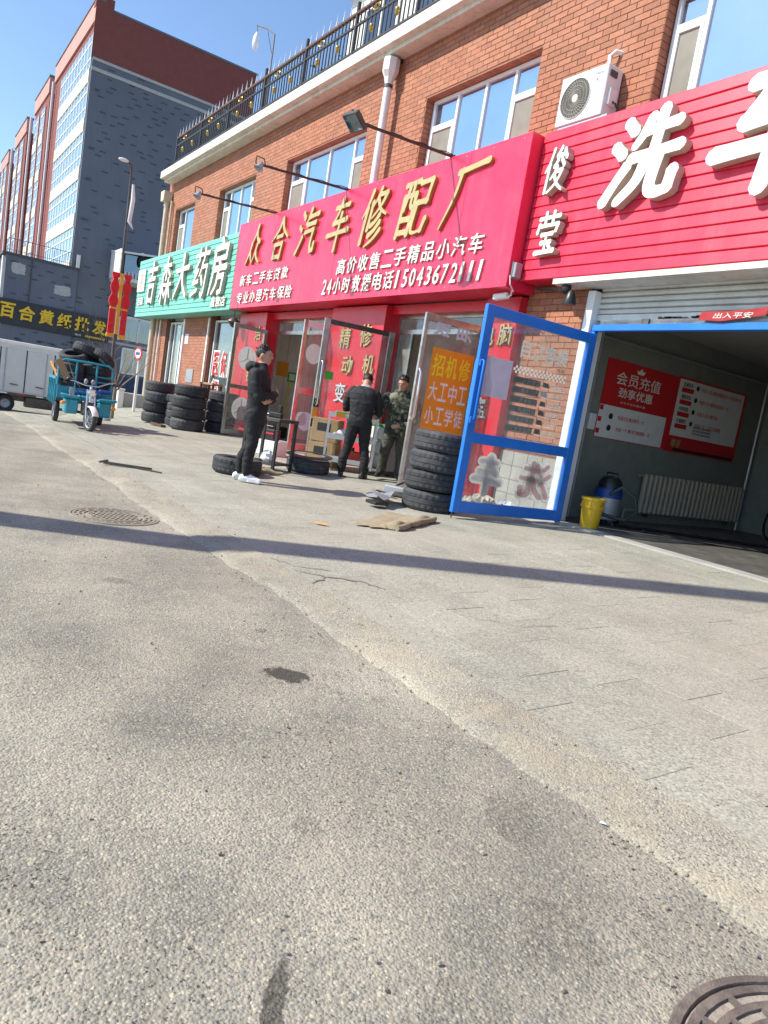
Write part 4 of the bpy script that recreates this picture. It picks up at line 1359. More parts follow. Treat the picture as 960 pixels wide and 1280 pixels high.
# the service line: wide characters and narrow digits
s = '24小时救援电话15043672111'
x = -12.92
for ch in s:
    w = .205 if ch.isdigit() else .345
    text(ch, (x + .02, x + w - .035 - (.05 if ch == '1' else 0), 3.27, 3.27 + (.29 if ch.isdigit() else .30)), fm, 'letter_white', .028, .008, .12, 'letter', rs, 'letter_side')
    x += w * (4.82 / (13 * .205 + 6 * .345))

ws = plank_sign('car_wash_sign', 'red plank shop sign with big white brush characters over the garage', -7.63, 3.2, 7.0, 3.27, 5.22, 14, 'sign_red_plank')
fm = frame_mat((0, 6.99, 0), (1, 0, 0))
MB().box(-7.0, 3.19, 7.005, FAC + .05, 3.20, 3.268).build('soffit', 'cornice_paint', ws)
brush('俊', (-7.42, -7.04, 4.36, 4.92), fm, 'letter_white', .10, 10.5, .1, 'letter', ws, 'letter_side')
brush('莹', (-7.36, -6.96, 3.56, 4.10), fm, 'letter_white', .10, 10.5, .06, 'letter', ws, 'letter_side')
brush('洗', (-6.33, -5.38, 4.08, 5.01), fm, 'letter_white', .11, 15, .10, 'letter', ws, 'letter_side', flare=.6)
brush('车', (-5.02, -3.75, 3.98, 5.20), fm, 'letter_grey', .11, 15, .12, 'letter', ws, 'letter_side', flare=.6)

# lamps on long rods above the red sign
def rod_lamp(x, dx, label, dark):
    t = thing('sign_lamp', label, 'sign lamp', (x, 6.85, 5.19), group='lamps on rods above the red sign')
    tip = (x + dx, 5.12, 5.12 if not dark else 5.10)
    MB().bar((x, 6.86, 5.215), tip, .034, .034).build('rod', 'rusty_rod', t)
    MB().box(x - .04, x + .04, 6.83, 6.90, 5.19, 5.235).build('foot_plate', 'rusty_rod', t)
    tx, ty, tz = tip
    m = Matrix.Translation((tx, ty, tz - .03)) @ Euler((radians(-38 if dark else -25), 0, radians(12))).to_matrix().to_4x4()
    if dark:
        MB().box(-.15, .15, -.2, .06, -.08, .0, mat=m, bev=.01).build('lamp_housing', 'dark_steel', t)
        MB().box(-.13, .13, -.18, .04, -.086, -.080, mat=m).build('lens', 'dark_glass', t)
    else:
        m2 = m @ Matrix.Translation((0, -.05, -.025)) @ Matrix.Scale(.8, 4)
        mb = MB()
        mb.lathe([(.035, .10), (.05, .07), (.075, .0), (.105, -.07), (.11, -.08), (.10, -.075), (.03, .06)], 14)
        mb.v = [tuple(m2 @ Vector(p)) for p in mb.v]
        mb.build('lamp_housing', 'galvanised', t, 40)
    MB().tube([(tx, ty + .05, tz + .0), (tx + .03, ty + .0, tz + .10), (tx - .03, ty - .12, tz + .13), (tx - .09, ty - .1, tz + .03), (tx - .06, ty - .02, tz - .05)], .012, 6).build('bracket', 'plastic_black', t)
    MB().tube([Vector((x, 6.84, 5.232)).lerp(Vector(tip), k / 12) + Vector((.0, 0, .012 + .012 * sin(k * 1.9))) for k in range(13)], .008, 5).build('cable', 'plastic_black', t)
rod_lamp(-15.71, -.05, 'small pale lamp on a rod, farthest of the three above the red sign', False)
rod_lamp(-12.55, -.06, 'small pale lamp on a rod, middle of the three above the red sign', False)
rod_lamp(-9.43, .05, 'square dark floodlight on a rod above the red sign beside the downpipe', True)

# air conditioner
ac = thing('air_conditioner', 'white outdoor air conditioner unit with round fan grille above the red signs', 'air conditioner', (-7.16, 7.1, 5.22))
AX0, AX1, AY0, AY1, AZ0, AZ1 = -7.55, -6.78, 7.05, 7.33, 5.28, 5.90
body = MB().box(AX0, AX1, AY0, AY1, AZ0, AZ1, bev=.012).build('casing', 'ac_white', ac)
fx, fz, fr = -7.255, 5.585, .245
MB().lathe([(fr, -.004), (fr, .01), (.001, .01), (.001, .008)], 40, (fx, AY0, fz), 'y').build('fan_recess', 'ac_dark', ac, 30)
mb = MB()
for k in range(36):
    a0 = 2 * pi * k / 36
    mb.tube([(fx + r * cos(a0 + (r - .05) * 2.6), AY0 - .012 - .006 * sin(pi * r / fr), fz + r * sin(a0 + (r - .05) * 2.6)) for r in (.045, .09, .14, .19, .24)], .0026, 4, caps=False)
for r in (.10, .15, .20, .243):
    mb.tube([(fx + r * cos(t), AY0 - .014, fz + r * sin(t)) for t in [2 * pi * k / 40 for k in range(41)]], .003, 4, caps=False)
mb.build('fan_grille', 'letter_side', ac)
MB().lathe([(.001, -.022), (.03, -.02), (.05, -.012), (.052, -.004)], 20, (fx, AY0, fz), 'y').build('fan_hub', 'ac_white', ac, 40)
MB().lathe([(fr + .006, -.003), (fr + .006, -.012), (fr - .006, -.012), (fr - .006, -.003)], 40, (fx, AY0, fz), 'y', close=True).build('fan_ring', 'ac_white', ac, 40)
afm = frame_mat((0, AY0 - .001, 0), (1, 0, 0))
text('Haier', (-6.97, -6.82, 5.79, 5.835), afm, 'print_blue', .001, .0, 0, 'lettering', ac)
MB().ell((-6.93, AY0, 5.735), (.014, .002, .016)).build('sticker', 'print_red', ac)
MB().ell((-6.905, AY0, 5.72), (.02, .002, .02)).build('sticker', 'print_pink', ac)
mb = MB()
for k in range(5):
    mb.box(-6.98, -6.83, AY0 - .004, AY0 + .001, 5.47 + k * .022, 5.478 + k * .022)
mb.build('louvre', 'ac_white', ac)
MB().box(AX1 - .002, AX1 + .018, 7.10, 7.22, 5.76, 5.83).build('grip', 'ac_dark', ac)
MB().box(AX1 - .002, AX1 + .035, 7.12, 7.26, 5.42, 5.62, bev=.006).build('valve_cover', 'ac_white', ac)
MB().tube([(AX1 + .02, 7.2, 5.48), (AX1 + .08, 7.2, 5.44), (AX1 + .1, 7.25, 5.36), (AX1 + .05, 7.3, 5.32), (AX1 + .12, 7.32, 5.38)], .014, 6).build('pipe', 'plastic_black', ac)
MB().box(AX0 + .05, AX1 + .1, AY0 + .02, FAC - .005, 5.22, 5.275).build('bracket', 'galvanised', ac)
MB().tube([(-6.92, 7.25, 5.90), (-6.96, 7.24, 6.0), (-6.98, 7.25, 6.10), (-6.93, 7.29, 6.16), (-6.88, FAC + .03, 6.15)], .028, 10).build('lagged_pipe', 'pipe_white', ac, 60)

# small fittings
cc = thing('security_camera', 'white bullet security camera under the red sign corner', 'camera', (-7.85, 7.0, 3.14))
m = Matrix.Translation((-7.93, 6.98, 3.07)) @ Euler((0, radians(8), radians(195))).to_matrix().to_4x4()
MB().box(-.13, .11, -.045, .045, -.04, .045, mat=m, bev=.014).build('housing', 'pvc_white', cc)
MB().box(.105, .125, -.035, .035, -.03, .03, mat=m, bev=.006).build('lens', 'plastic_black', cc)
MB().tube([(-7.75, 7.0, 3.16), (-7.74, 7.0, 3.09), (-7.80, 6.99, 3.055)], .012, 6).build('arm', 'pvc_white', cc)
MB().tube([(-7.60, 6.79, 3.30), (-7.58, 6.8, 3.18), (-7.6, 6.9, 3.11), (-7.68, 6.95, 3.13)], .008, 5).build('cable', 'pvc_white', cc)
jb = thing('junction_box', 'small grey junction box on the lower right corner of the red sign', 'junction box', (-7.56, 6.93, 3.3))
MB().box(-7.655, -7.635, 6.84, 6.99, 3.28, 3.5, bev=.004).build('back_plate', 'galvanised', jb)
MB().box(-7.634, -7.58, 6.85, 6.975, 3.29, 3.49, bev=.008).build('box', 'galvanised', jb)
sl_ = thing('spot_lamp', 'dark spot lamp hanging below the plank sign beside the garage', 'lamp', (-6.8, 7.15, 3.1))
MB().bar((-7.55, 7.28, 3.235), (-6.85, 7.12, 3.14), .03).build('arm', 'dark_steel', sl_)
MB().ell((-6.83, 7.1, 3.16), (.07, .06, .08)).build('joint', 'plastic_black', sl_, True)
MB().lathe([(.03, 3.12), (.055, 3.08), (.085, 2.98), (.08, 2.94), (.001, 2.95)], 14, (-6.73, 7.1, .0)).build('lamp_head', 'plastic_black', sl_, 40)
pn = thing('pendant_lamp', 'dark hanging lamp under the joint of the green and red signs', 'lamp', (-17.6, 6.95, 2.85))
MB().tube([(-17.66, 6.95, 3.13), (-17.66, 6.95, 2.98)], .012, 6).build('hanger', 'dark_steel', pn)
MB().lathe([(.02, 2.99), (.06, 2.96), (.16, 2.88), (.165, 2.86), (.12, 2.84), (.06, 2.74), (.001, 2.72)], 16, (-17.66, 6.95, 0)).build('lamp_shade', 'dark_steel', pn, 40)

# ------------------------------------------------------------------ glass doors standing open
def leaf(name, label, hinge, free, z0, z1, mat, sw=.07, rw=.09, mids=(), botrail=.12, th=.045, topmat=None, glassm='door_glass'):
    h, f = Vector((*hinge, 0)), Vector((*free, 0))
    d = f - h
    L = d.length
    t = thing(name, label, 'door', (hinge[0], hinge[1], z0), atan2(d.y, d.x))
    H = z1 - z0
    e = th / 2
    st1 = MB().box(0, sw, -e, e, 0, H, bev=.004).build('stile', mat, t, local=True)
    st2 = MB().box(L - sw, L, -e, e, 0, H, bev=.004).build('stile', mat, t, local=True)
    MB().box(sw, L - sw, -e + .003, e - .003, H - rw, H - .002, bev=.003).build('rail', topmat or mat, t, local=True)
    MB().box(sw, L - sw, -e + .003, e - .003, .002, botrail, bev=.003).build('rail', mat, t, local=True)
    zz = [botrail]
    for m in mids:
        MB().box(sw, L - sw, -e + .003, e - .003, m - rw * .5, m + rw * .5, bev=.003).build('rail', mat, t, local=True)
        zz += [m - rw * .5, m + rw * .5]
    zz.append(H - rw)
    for k in range(0, len(zz), 2):
        MB().box(sw, L - sw, -.003, .003, zz[k], zz[k + 1]).build('pane', glassm, t, local=True)
    return t, L, H

# blue garage door
bd, L, H = leaf('garage_door_leaf', 'tall blue framed glass door standing open beside the tyre stack', (-6.36, 7.285), (-6.45, 5.50), .175, 2.60, 'blue_paint', .115, .125, (.90,), .14, .06)
# local: x from hinge to free edge, camera on the +y side or -y side; the outer face is the one towards -X
side = -1 if (bd.matrix_basis.to_3x3() @ Vector((0, 1, 0))).x > 0 else 1       # local y sign of the outer face
yo = side * .0045
def on_door(t, y, flip):
    m = t.matrix_basis
    o = m @ Vector((0, y, 0))
    xd = m.to_3x3() @ Vector((1, 0, 0))
    return o, xd
o, xd = on_door(bd, yo, False)
# reader outside stands on the outer face; writing runs along the way that reads right from there
outn = bd.matrix_basis.to_3x3() @ Vector((0, side, 0))
fmo = frame_mat(o, xd)
if (fmo.to_3x3() @ Vector((0, 0, 1))).dot(outn) < 0:
    o2 = bd.matrix_basis @ Vector((L, yo, 0))
    fmo = frame_mat(o2, -xd)
# white edged washing characters on the lower pane, read from outside
def sticker(ch, u0, u1, v0, v1, col):
    b = brush(ch, (u0, u1, v0, v1), fmo, 'vinyl_white', .0006, 30, 0, 'sticker_letter', bd, flare=.2)
    brush(ch, (u0, u1, v0, v1), fmo, col, .0006, 14, 0, 'letter_face', b, lift=-.0012, flare=.2)
uo = (fmo.inverted() @ (bd.matrix_basis @ Vector((0, yo, 0)))).x        # hinge in sign units: 0 or L
def U(a):            # distance from the hinge
    return a if uo < .5 else L - a
def rng(a, b):
    return tuple(sorted((U(a), U(b))))
for ch, a, b, col in (('洗', .30, .80, 'vinyl_pink'), ('车', 1.10, 1.55, 'vinyl_lilac')):
    u0, u1 = rng(a, b)
    sticker(ch, u0, u1, .28, .70, col)
# price list
u0, u1 = rng(.33, 1.22)
text('美容项目', (*rng(.38, 1.16), 1.93, 2.14), fmo, 'vinyl_white', .0005, .022, 0, 'menu_title', bd)
text('精洗', (*rng(.40, .55), 1.86, 1.90), fmo, 'print_black', .0005, 0, 0, 'menu_note', bd)
mb = MB()
for r in range(3):
    for c in range(28):
        if (r + c) % 2 == 0:
            a = .36 + c * .031
            p, q = rng(a, a + .03)
            vs = [fmo @ Vector((x, y, .0004)) for x, y in ((p, 1.74 + r * .03), (q, 1.74 + r * .03), (q, 1.77 + r * .03), (p, 1.77 + r * .03))]
            mb.add(vs, [(0, 1, 2, 3)])
mb.build('menu_checks', 'vinyl_white', bd)
ROWS = ('打蜡抛光', '内饰清洗', '空调清洗', '发动机洗', '轮毂清洗', '镀晶镀膜')
for r in range(6):
    z = 1.64 - r * .115
    for col, a, b in ((0, .76, 1.20), (1, .34, .72)):
        p, q = rng(a, b)
        w = q - p
        row = MB().add([fmo @ Vector((x, y, .0003)) for x, y in ((p, z - .005), (q, z - .005), (q, z + .066), (p, z + .066))], [(0, 1, 2, 3)])
        if col == 0: row.build('menu_band', 'print_black', bd)
        pp, qq = rng(a + (.12 if uo > .5 else .0), b - (.0 if uo > .5 else .12))
        text(ROWS[(r + col * 3) % 6], (p + .01 if col == 0 else p + .01, p + w * .66, z + .004, z + .058), fmo, 'vinyl_white', .0005, .006, 0, 'menu_row', bd)
        x0 = p + w * .72
        MB().add([fmo @ Vector((x, y, .0004)) for x, y in ((x0, z), (x0 + w * .27, z + .004), (x0 + w * .25, z + .062), (x0 + w * .03, z + .058))], [(0, 1, 2, 3)]).build('menu_picture', ('print_black', 'navy', 'print_lilac')[(r + col) % 3] if r % 2 else 'print_black', bd)
        MB().add([fmo @ Vector((x, y, .0003)) for x, y in ((p, z - .014), (q, z - .014), (q, z - .008), (p, z - .008))], [(0, 1, 2, 3)]).build('menu_rule', 'vinyl_white' if col else 'print_black', bd)
# paper sheet taped inside next to the handle
yi = -side * .005
m = bd.matrix_basis
def quad(t, y, a, b, z0, z1, name, mat, th=.001):
    return MB().box(a, b, min(y, y + (th if y > 0 else -th)), max(y, y + (th if y > 0 else -th)), z0, z1).build(name, mat, t, local=True)
quad(bd, yi, L - .53, L - .13, 1.40, 1.86, 'paper_sheet', 'vinyl_lilac')
# bar handle, bolt
for yy in (side * .075, -side * .075):
    MB().tube([(L - .045, yy * .4, 1.1), (L - .045, yy, 1.12), (L - .045, yy, 1.78), (L - .045, yy * .4, 1.80)], .014, 8).build('bar_handle', 'blue_paint', bd, 60, local=True)
MB().box(L - .09, L - .01, -.05, .05, 1.72, 1.80, bev=.006).build('handle_block', 'blue_paint', bd, local=True)
MB().box(L - .09, L - .01, -.05, .05, 1.06, 1.14, bev=.006).build('handle_block', 'blue_paint', bd, local=True)
MB().tube([(L - .02, 0, .02), (L - .02, 0, -.09)], .008, 6).build('bolt', 'dark_steel', bd, local=True)

# right hand leaf of the second shop door, orange job poster on it
dd, L, H = leaf('shop_door_leaf', 'steel and glass shop door with an orange hiring poster on it', (-8.47, 7.28), (-8.50, 6.16), .17, 2.70, 'stainless', .06, .09, (), .12)
mm = dd.matrix_basis
camside = 1 if (mm.inverted() @ Vector((0, 0, 1))).y > 0 else -1
ps = quad(dd, camside * .004, .12, L - .22, .88, 2.08, 'job_poster', 'print_orange')
of = frame_mat(mm @ Vector((0, camside * .0062, 0)), mm.to_3x3() @ Vector((1, 0, 0)))
flip = (of.to_3x3() @ Vector((0, 0, 1))).dot(mm.to_3x3() @ Vector((0, camside, 0))) < 0
if flip:
    of = frame_mat(mm @ Vector((L, camside * .0062, 0)), -(mm.to_3x3() @ Vector((1, 0, 0))))
def UU(a, b):
    return (L - b, L - a) if flip else (a, b)
pl0, pl1 = UU(.12, L - .22)
wd = pl1 - pl0
for s, v0, v1, mt in (('招机修', 1.68, 2.0, 'print_yellow'), ('大工中工', 1.33, 1.60, 'print_white'), ('小工学徒', .98, 1.24, 'print_white')):
    n = len(s)
    for k, ch in enumerate(s):
        a = pl0 + .04 + k * (wd - .05) / n
        text(ch, (a, a + (wd - .05) / n * .86, v0, v1), of, mt, .0006, .014, 0, 'poster_letter', ps)
t0, t1 = UU(.1, L - .12)
for k, ch in enumerate('换油'):
    a = t0 + .06 + k * .42
    text(ch, (a, a + .3, 2.25, 2.5), of, 'letter_grey', .0006, .03, 0, 'pane_letter', dd, mirror=True)
quad(dd, -camside * .004, .06, L - .06, 2.42, 2.435, 'pane_line', 'print_red')
MB().tube([(L - .03, camside * .03, 1.0), (L - .03, camside * .08, 1.05), (L - .03, camside * .08, 1.68), (L - .03, camside * .03, 1.73)], .022, 10).build('pull_handle', 'chrome', dd, 60, local=True)

# left hand leaf of the second door, dark top rail
ld, L, H = leaf('shop_door_leaf', 'open glass door with a dark top rail in front of the lettered red pillar', (-11.08, 7.42), (-11.30, 6.08), .17, 2.66, 'stainless', .11, .085, (), .12, topmat='dark_steel')
mm = ld.matrix_basis
camside = 1 if (mm.inverted() @ Vector((0, 0, 1))).y > 0 else -1
quad(ld, camside * .004, L - .30, L - .14, 1.46, 1.60, 'round_sticker', 'print_green')
MB().tube([(L - .055, camside * .02, .98), (L - .055, camside * .08, 1.02), (L - .055, camside * .08, 1.72), (L - .055, camside * .02, 1.76)], .016, 8).build('pull_handle', 'chrome', ld, 60, local=True)
for z, mt in ((.95, 'plastic_black'), (.78, 'print_orange'), (.60, 'plastic_black')):
    quad(ld, camside * .023, L - .105, L - .006, z, z + .15, 'tape', mt)

# right hand leaf of the first door with white discs
rd, L, H = leaf('shop_door_leaf', 'pale aluminium glass door with round white stickers, between the two shop openings', (-13.15, 7.22), (-13.12, 6.62), .17, 2.78, 'stainless', .075, .13, (1.22,), .14, topmat='pvc_white')
mm = rd.matrix_basis
camside = 1 if (mm.inverted() @ Vector((0, 0, 1))).y > 0 else -1
def disc(t, y, a, z, r, mat, name='round_sticker', sq=1.0):
    mb = MB().lathe([(r, -.0006), (r, .0006)], 28, (0, 0, 0), 'y')
    mb.v = [(p[0] * sq + a, p[1] + y, p[2] + z) for p in mb.v]
    return mb.build(name, mat, t, local=True)
disc(rd, camside * .005, L * .48, 1.98, .20, 'vinyl_white', sq=.95)
disc(rd, camside * .005, L * .44, .62, .19, 'vinyl_lilac', sq=.95)
disc(rd, camside * .0065, L * .62, .66, .14, 'vinyl_white', sq=.95)

# left hand leaf of the first door
lf, L, H = leaf('shop_door_leaf', 'worn steel glass door with grey round badges, beside the dark tyres', (-16.20, 7.24), (-15.92, 6.30), .16, 2.70, 'stainless', .09, .09, (1.12,), .12)
mm = lf.matrix_basis
camside = 1 if (mm.inverted() @ Vector((0, 0, 1))).y > 0 else -1
for z in (1.80, .62):
    disc(lf, camside * .005, L * .50, z, .27, 'vinyl_white', sq=1.0)
    b = MB()
    for k in range(3):
        a = pi / 2 + 2 * pi * k / 3
        b.bar((L * .5, camside * .0075, z), (L * .5 + .22 * cos(a), camside * .0075, z + .22 * sin(a)), .03, .002)
    b.build('badge_star', 'letter_grey', lf, local=True)
    disc(lf, camside * .026, L - .045, z - .05, .12, 'matting', 'dirty_sticker', sq=.4)
for k, ch in enumerate('修车'):
    text(ch, (.14, .32, 1.55 - k * .32, 1.78 - k * .32), frame_mat(mm @ Vector((0, camside * .006, 0)), mm.to_3x3() @ Vector((1, 0, 0))), 'letter_gold', .0006, .02, 0, 'pane_letter', lf)

# ------------------------------------------------------------------ apartment block at the end of the street
GX = -50.0
ab = thing('apartment_block', 'tall grey and red apartment block with white balcony windows behind the signs', 'building', (GX, 12, -0.7))
MB().box(GX - 14.0, GX, 9.6, 19.0, -1.2, 19.40).build('gable_wall', 'grey_gable', ab)
MB().box(GX - .6, GX, 8.75, 9.6, -1.2, 19.40).build('gable_return', 'grey_gable', ab)
MB().box(GX - 14.0, GX + .03, 9.30, 19.05, 19.401, 22.30).build('parapet', 'red_paint_shaded', ab)
MB().box(GX - .04, GX + .03, 8.66, 9.299, 19.401, 22.30).build('parapet_return', 'red_paint_shaded', ab)
MB().box(GX - .5, GX + .03, 8.64, 9.68, 22.301, 22.95).build('parapet_step', 'red_paint_shaded', ab)
MB().box(GX - 14.0, GX + .06, 9.69, 19.1, 22.301, 22.42).build('coping', 'grey_gable', ab)
MB().box(GX, GX + .05, 8.75, 19.0, 19.30, 19.46).build('trim', 'pale_trim', ab)
MB().box(GX, GX + .05, 8.75, 19.0, 18.72, 18.92).build('trim', 'pale_trim', ab)
rr = random.Random(4)
mb = MB()
tiles = []
for k in range(420):
    y, z = rr.uniform(9.0, 18.7), rr.uniform(4.8, 19.2) if k % 3 else rr.uniform(13, 18.6)
    if 18.6 < z < 19.0 or z > 19.2: continue
    y = round(y / .22) * .22; z = round(z / .14) * .14
    if any(abs(a - y) < .5 and abs(b - z) < .2 for a, b in tiles): continue
    tiles.append((y, z))
for k in range(60):
    y, z = rr.uniform(5.3, 9.0), rr.uniform(4.6, 6.7)
    if any(abs(a - y) < .6 and abs(b - z) < .3 for a, b in tiles): continue
    tiles.append((y, z))
for k in range(20):
    y, z = rr.uniform(5.0, 11), rr.uniform(1.5, 2.8)
    tiles.append((y, z))
for (y, z) in tiles:
    x = GX if y > 9.15 else GX + .12
    mb.box(x - .02, x + .012, y, y + rr.choice((.28, .34, .40)), z, z + .085)
tag(mb.build('dark_brick', 'dark_tile', ab), None, kind='stuff')

# street side: window bays and red piers stepping away
def bay(x0, x1, yf, wins, ztop, n, first=False):
    # x0 > x1, going away from us
    mb = MB()
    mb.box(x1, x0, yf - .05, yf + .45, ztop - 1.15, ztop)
    par = mb.build('bay_parapet', 'pink_facade_sunlit', ab)
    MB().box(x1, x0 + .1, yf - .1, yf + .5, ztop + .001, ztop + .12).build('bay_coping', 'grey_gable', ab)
    MB().box(x1, x0, yf + .06, 10.5, -1.2, ztop - 1.151).build('bay_wall', 'red_paint_shaded', ab)
    for (a, b) in wins:
        for k in range(n):
            z = 18.86 - 2.83 * k
            MB().box(b, a, yf - .06, yf + .05, z - .80, z).build('spandrel', 'cornice_paint', ab)
            w = MB().box(b + .05, a - .05, yf + .0, yf + .05, z, z + 2.03).build('window', 'far_glass', ab)
            m = MB()
            nx = max(2, int((a - b) / .95))
            for i in range(nx + 1):
                x = b + (a - b) * i / nx
                m.box(x - .045, x + .045, yf - .03, yf + .0, z, z + 2.03)
            m.box(b, a, yf - .035, yf - .002, z + 1.45, z + 1.53)
            m.box(b, a, yf - .035, yf - .002, z + .55, z + .61)
            m.build('window_frame', 'pvc_white', w)
bay(-50.05, -63.4, 8.72, [(-50.25, -60.3)], 22.65, 6, True)
bay(-65.8, -73.0, 8.72, [(-67.2, -69.0), (-70.2, -72.2)], 22.65, 6)
bay(-77.4, -85.2, 8.72, [(-79.0, -81.0), (-82.4, -84.4)], 22.3, 6)
bay(-89.9, -96.6, 8.72, [(-91.2, -93.0), (-94.2, -96.0)], 22.0, 6)
bay(-101.0, -112.0, 8.72, [(-103, -105), (-107, -110)], 21.8, 6)
MB().box(-130, -63, 10.4, 18.0, -1.2, 20.3).build('recessed_wall', 'red_paint_shaded', ab)
mb = MB()
for (x, k) in ((-63.8, 2), (-63.9, 3), (-75.2, 2), (-75.4, 4), (-87.2, 3)):
    z = 18.6 - 2.83 * k
    mb.box(x - .8, x, 9.7, 10.2, z - .5, z + .4)
mb.build('condenser', 'ac_white', ab)
for x in (-62.9, -73.6, -86.0):
    MB().tube([(x, 8.55, -1), (x, 8.55, 21.4)], .1, 8).build('drain_pipe', 'pipe_white', ab)

# annex with the black sign
MB().box(GX - 12, GX + .12, 5.15, 9.15, -1.2, 6.98).build('annex_wall', 'grey_gable', ab)
MB().box(GX - 12, GX + .2, 4.95, 9.2, 6.981, 7.12).build('annex_coping', 'dark_tile', ab)
for x in (GX - .5, GX - 2.6, GX - 4.7, GX - 6.8):
    MB().box(x - .25, x + .25, 5.02, 5.15, -1.2, 6.9).build('annex_pilaster', 'white_wall', ab)
mb = MB()
for k in range(34):
    y = 5.2 + k * .115
    mb.tube([(GX - .05, y, 7.12), (GX - .05, y, 8.0 - (.0 if k % 2 else .15))], .012, 4)
mb.tube([(GX - .05, 5.2, 7.95), (GX - .05, 9.05, 7.95)], .018, 5)
mb.tube([(GX - .05, 5.2, 7.3), (GX - .05, 9.05, 7.3)], .014, 5)
tag(mb.build('annex_railing', 'dark_steel', ab), None, kind='stuff')
MB().box(GX + .1, GX + .2, 9.0, 9.2, 7.12, 7.9).build('corner_post', 'white_wall', ab)
rr = random.Random(8)
def blob(y0, y1, z0, z1):
    mb = MB()
    n = 26
    poly = []
    cy, cz = (y0 + y1) / 2, (z0 + z1) / 2
    for k in range(n):
        a = 2 * pi * k / n
        s = 1 / max(abs(cos(a)), abs(sin(a)))
        s = min(s, 1.25) * rr.uniform(.86, 1.06)
        poly.append((cy + (y1 - y0) / 2 * cos(a) * s, cz + (z1 - z0) / 2 * sin(a) * s))
    mb.prism(poly, GX + .121, GX + .135, 'x')
    mb.build('whitewash_patch', 'pale_trim', ab)
blob(5.45, 6.25, 5.95, 6.62)
blob(7.9, 8.85, 5.25, 5.85)
MB().tube([(GX + .15, 6.55, 4.5), (GX + .15, 6.55, 7.0)], .03, 6).build('conduit', 'dark_steel', ab)
# ground floor of the gable side
w = MB().box(GX + .0, GX + .05, 12.4, 14.6, 1.2, 2.75).build('window', 'dark_glass', ab)
m = MB()
for y in (12.36, 13.1, 13.9, 14.6):
    m.box(GX + .02, GX + .09, y - .05, y + .05, 1.15, 2.8)
m.box(GX + .02, GX + .085, 12.4, 14.6, 1.13, 1.22); m.box(GX + .02, GX + .085, 12.4, 14.6, 2.73, 2.82)
m.build('window_frame', 'pvc_white', w)
MB().box(GX + .0, GX + .07, 10.6, 17, -.9, .95).build('navy_plinth', 'navy', ab)
MB().box(GX + .0, GX + .06, 9.2, 17, 2.95, 3.1).build('ledge', 'pale_trim', ab)
MB().box(GX + .0, GX + .05, 12.0, 15.5, 3.3, 4.7).build('window', 'dark_glass', ab)
mb = MB()
for y in (12.0, 13.2, 14.4, 15.5):
    mb.box(GX + .0, GX + .1, y - .06, y + .06, 3.25, 4.75)
mb.box(GX, GX + .1, 12, 15.5, 4.7, 4.85)
mb.build('window_frame', 'white_wall', ab)
# glazed balcony box on the gable
bx = MB().box(GX, GX + 2.6, 11.1, 16.5, 6.75, 6.95).build('balcony', 'white_wall', ab)
MB().box(GX + .1, GX + 2.5, 11.3, 16.3, 6.95, 8.35).build('balcony_glass', 'dark_glass', ab)
mb = MB()
for y in (11.1, 12.3, 13.5, 14.7):
    MB().box(GX + 2.5, GX + 2.62, y - .05, y + .07, 6.951, 8.6).build('balcony_post', 'white_wall', ab)
MB().box(GX + .0, GX + 2.49, 11.02, 11.1, 6.951, 8.6).build('balcony_cheek', 'white_wall', ab)
for k in range(12):
    mb.box(GX + 2.66, GX + 2.7, 11.1 + k * .22, 11.14 + k * .22, 6.951, 7.3)
tag(mb.build('balcony_bars', 'white_wall', ab), None, kind='stuff')
MB().add([(GX, 11.0, 8.6), (GX + 2.8, 11.0, 8.3), (GX + 2.8, 16.6, 8.9), (GX, 16.6, 9.2), (GX, 11.0, 8.72), (GX + 2.8, 11.0, 8.42), (GX + 2.8, 16.6, 9.02), (GX, 16.6, 9.32)],
         [(3, 2, 1, 0), (4, 5, 6, 7), (0, 1, 5, 4), (1, 2, 6, 5), (2, 3, 7, 6), (3, 0, 4, 7)]).build('balcony_roof', 'white_wall', ab)
rr = random.Random(18)
mb = MB()
for k in range(7):
    mb.ell((GX + 2.72, 12.2 + k * .14, 8.15 + rr.uniform(-.1, .12)), (.06, .17, rr.uniform(.25, .4)), 8, 6)
mb.build('hanging_laundry', 'cloth_black', ab)

bs = thing('black_shop_sign', 'long black sign board with gold characters on the grey annex', 'shop sign', (GX + .2, 8, 2.95))
MB().box(GX + .13, GX + .26, 4.3, 11.35, 2.92, 4.42, bev=.02).build('board', 'black_board', bs)
fm = frame_mat((GX + .261, 0, 0), (0, 1, 0))
for ch, a, b in (('百', 5.05, 5.88), ('合', 6.05, 6.98), ('黄', 7.18, 8.02), ('纸', 8.22, 9.05), ('批', 9.25, 10.12), ('发', 10.3, 11.12)):
    text(ch, (a, b, 3.32, 4.20), fm, 'letter_yellow', .05, .03, .05, 'letter', bs)
text('电话', (9.32, 9.68, 3.02, 3.14), fm, 'letter_white', .01, 0, 0, 'lettering', bs)
mb = MB()
for k in range(11):                                  # a row of figures too small to read
    mb.box(GX + .2605, GX + .268, 9.95 + k * .11, 10.02 + k * .11, 3.02, 3.14)
tag(mb.build('small_figures', 'letter_yellow', bs), None, kind='stuff')

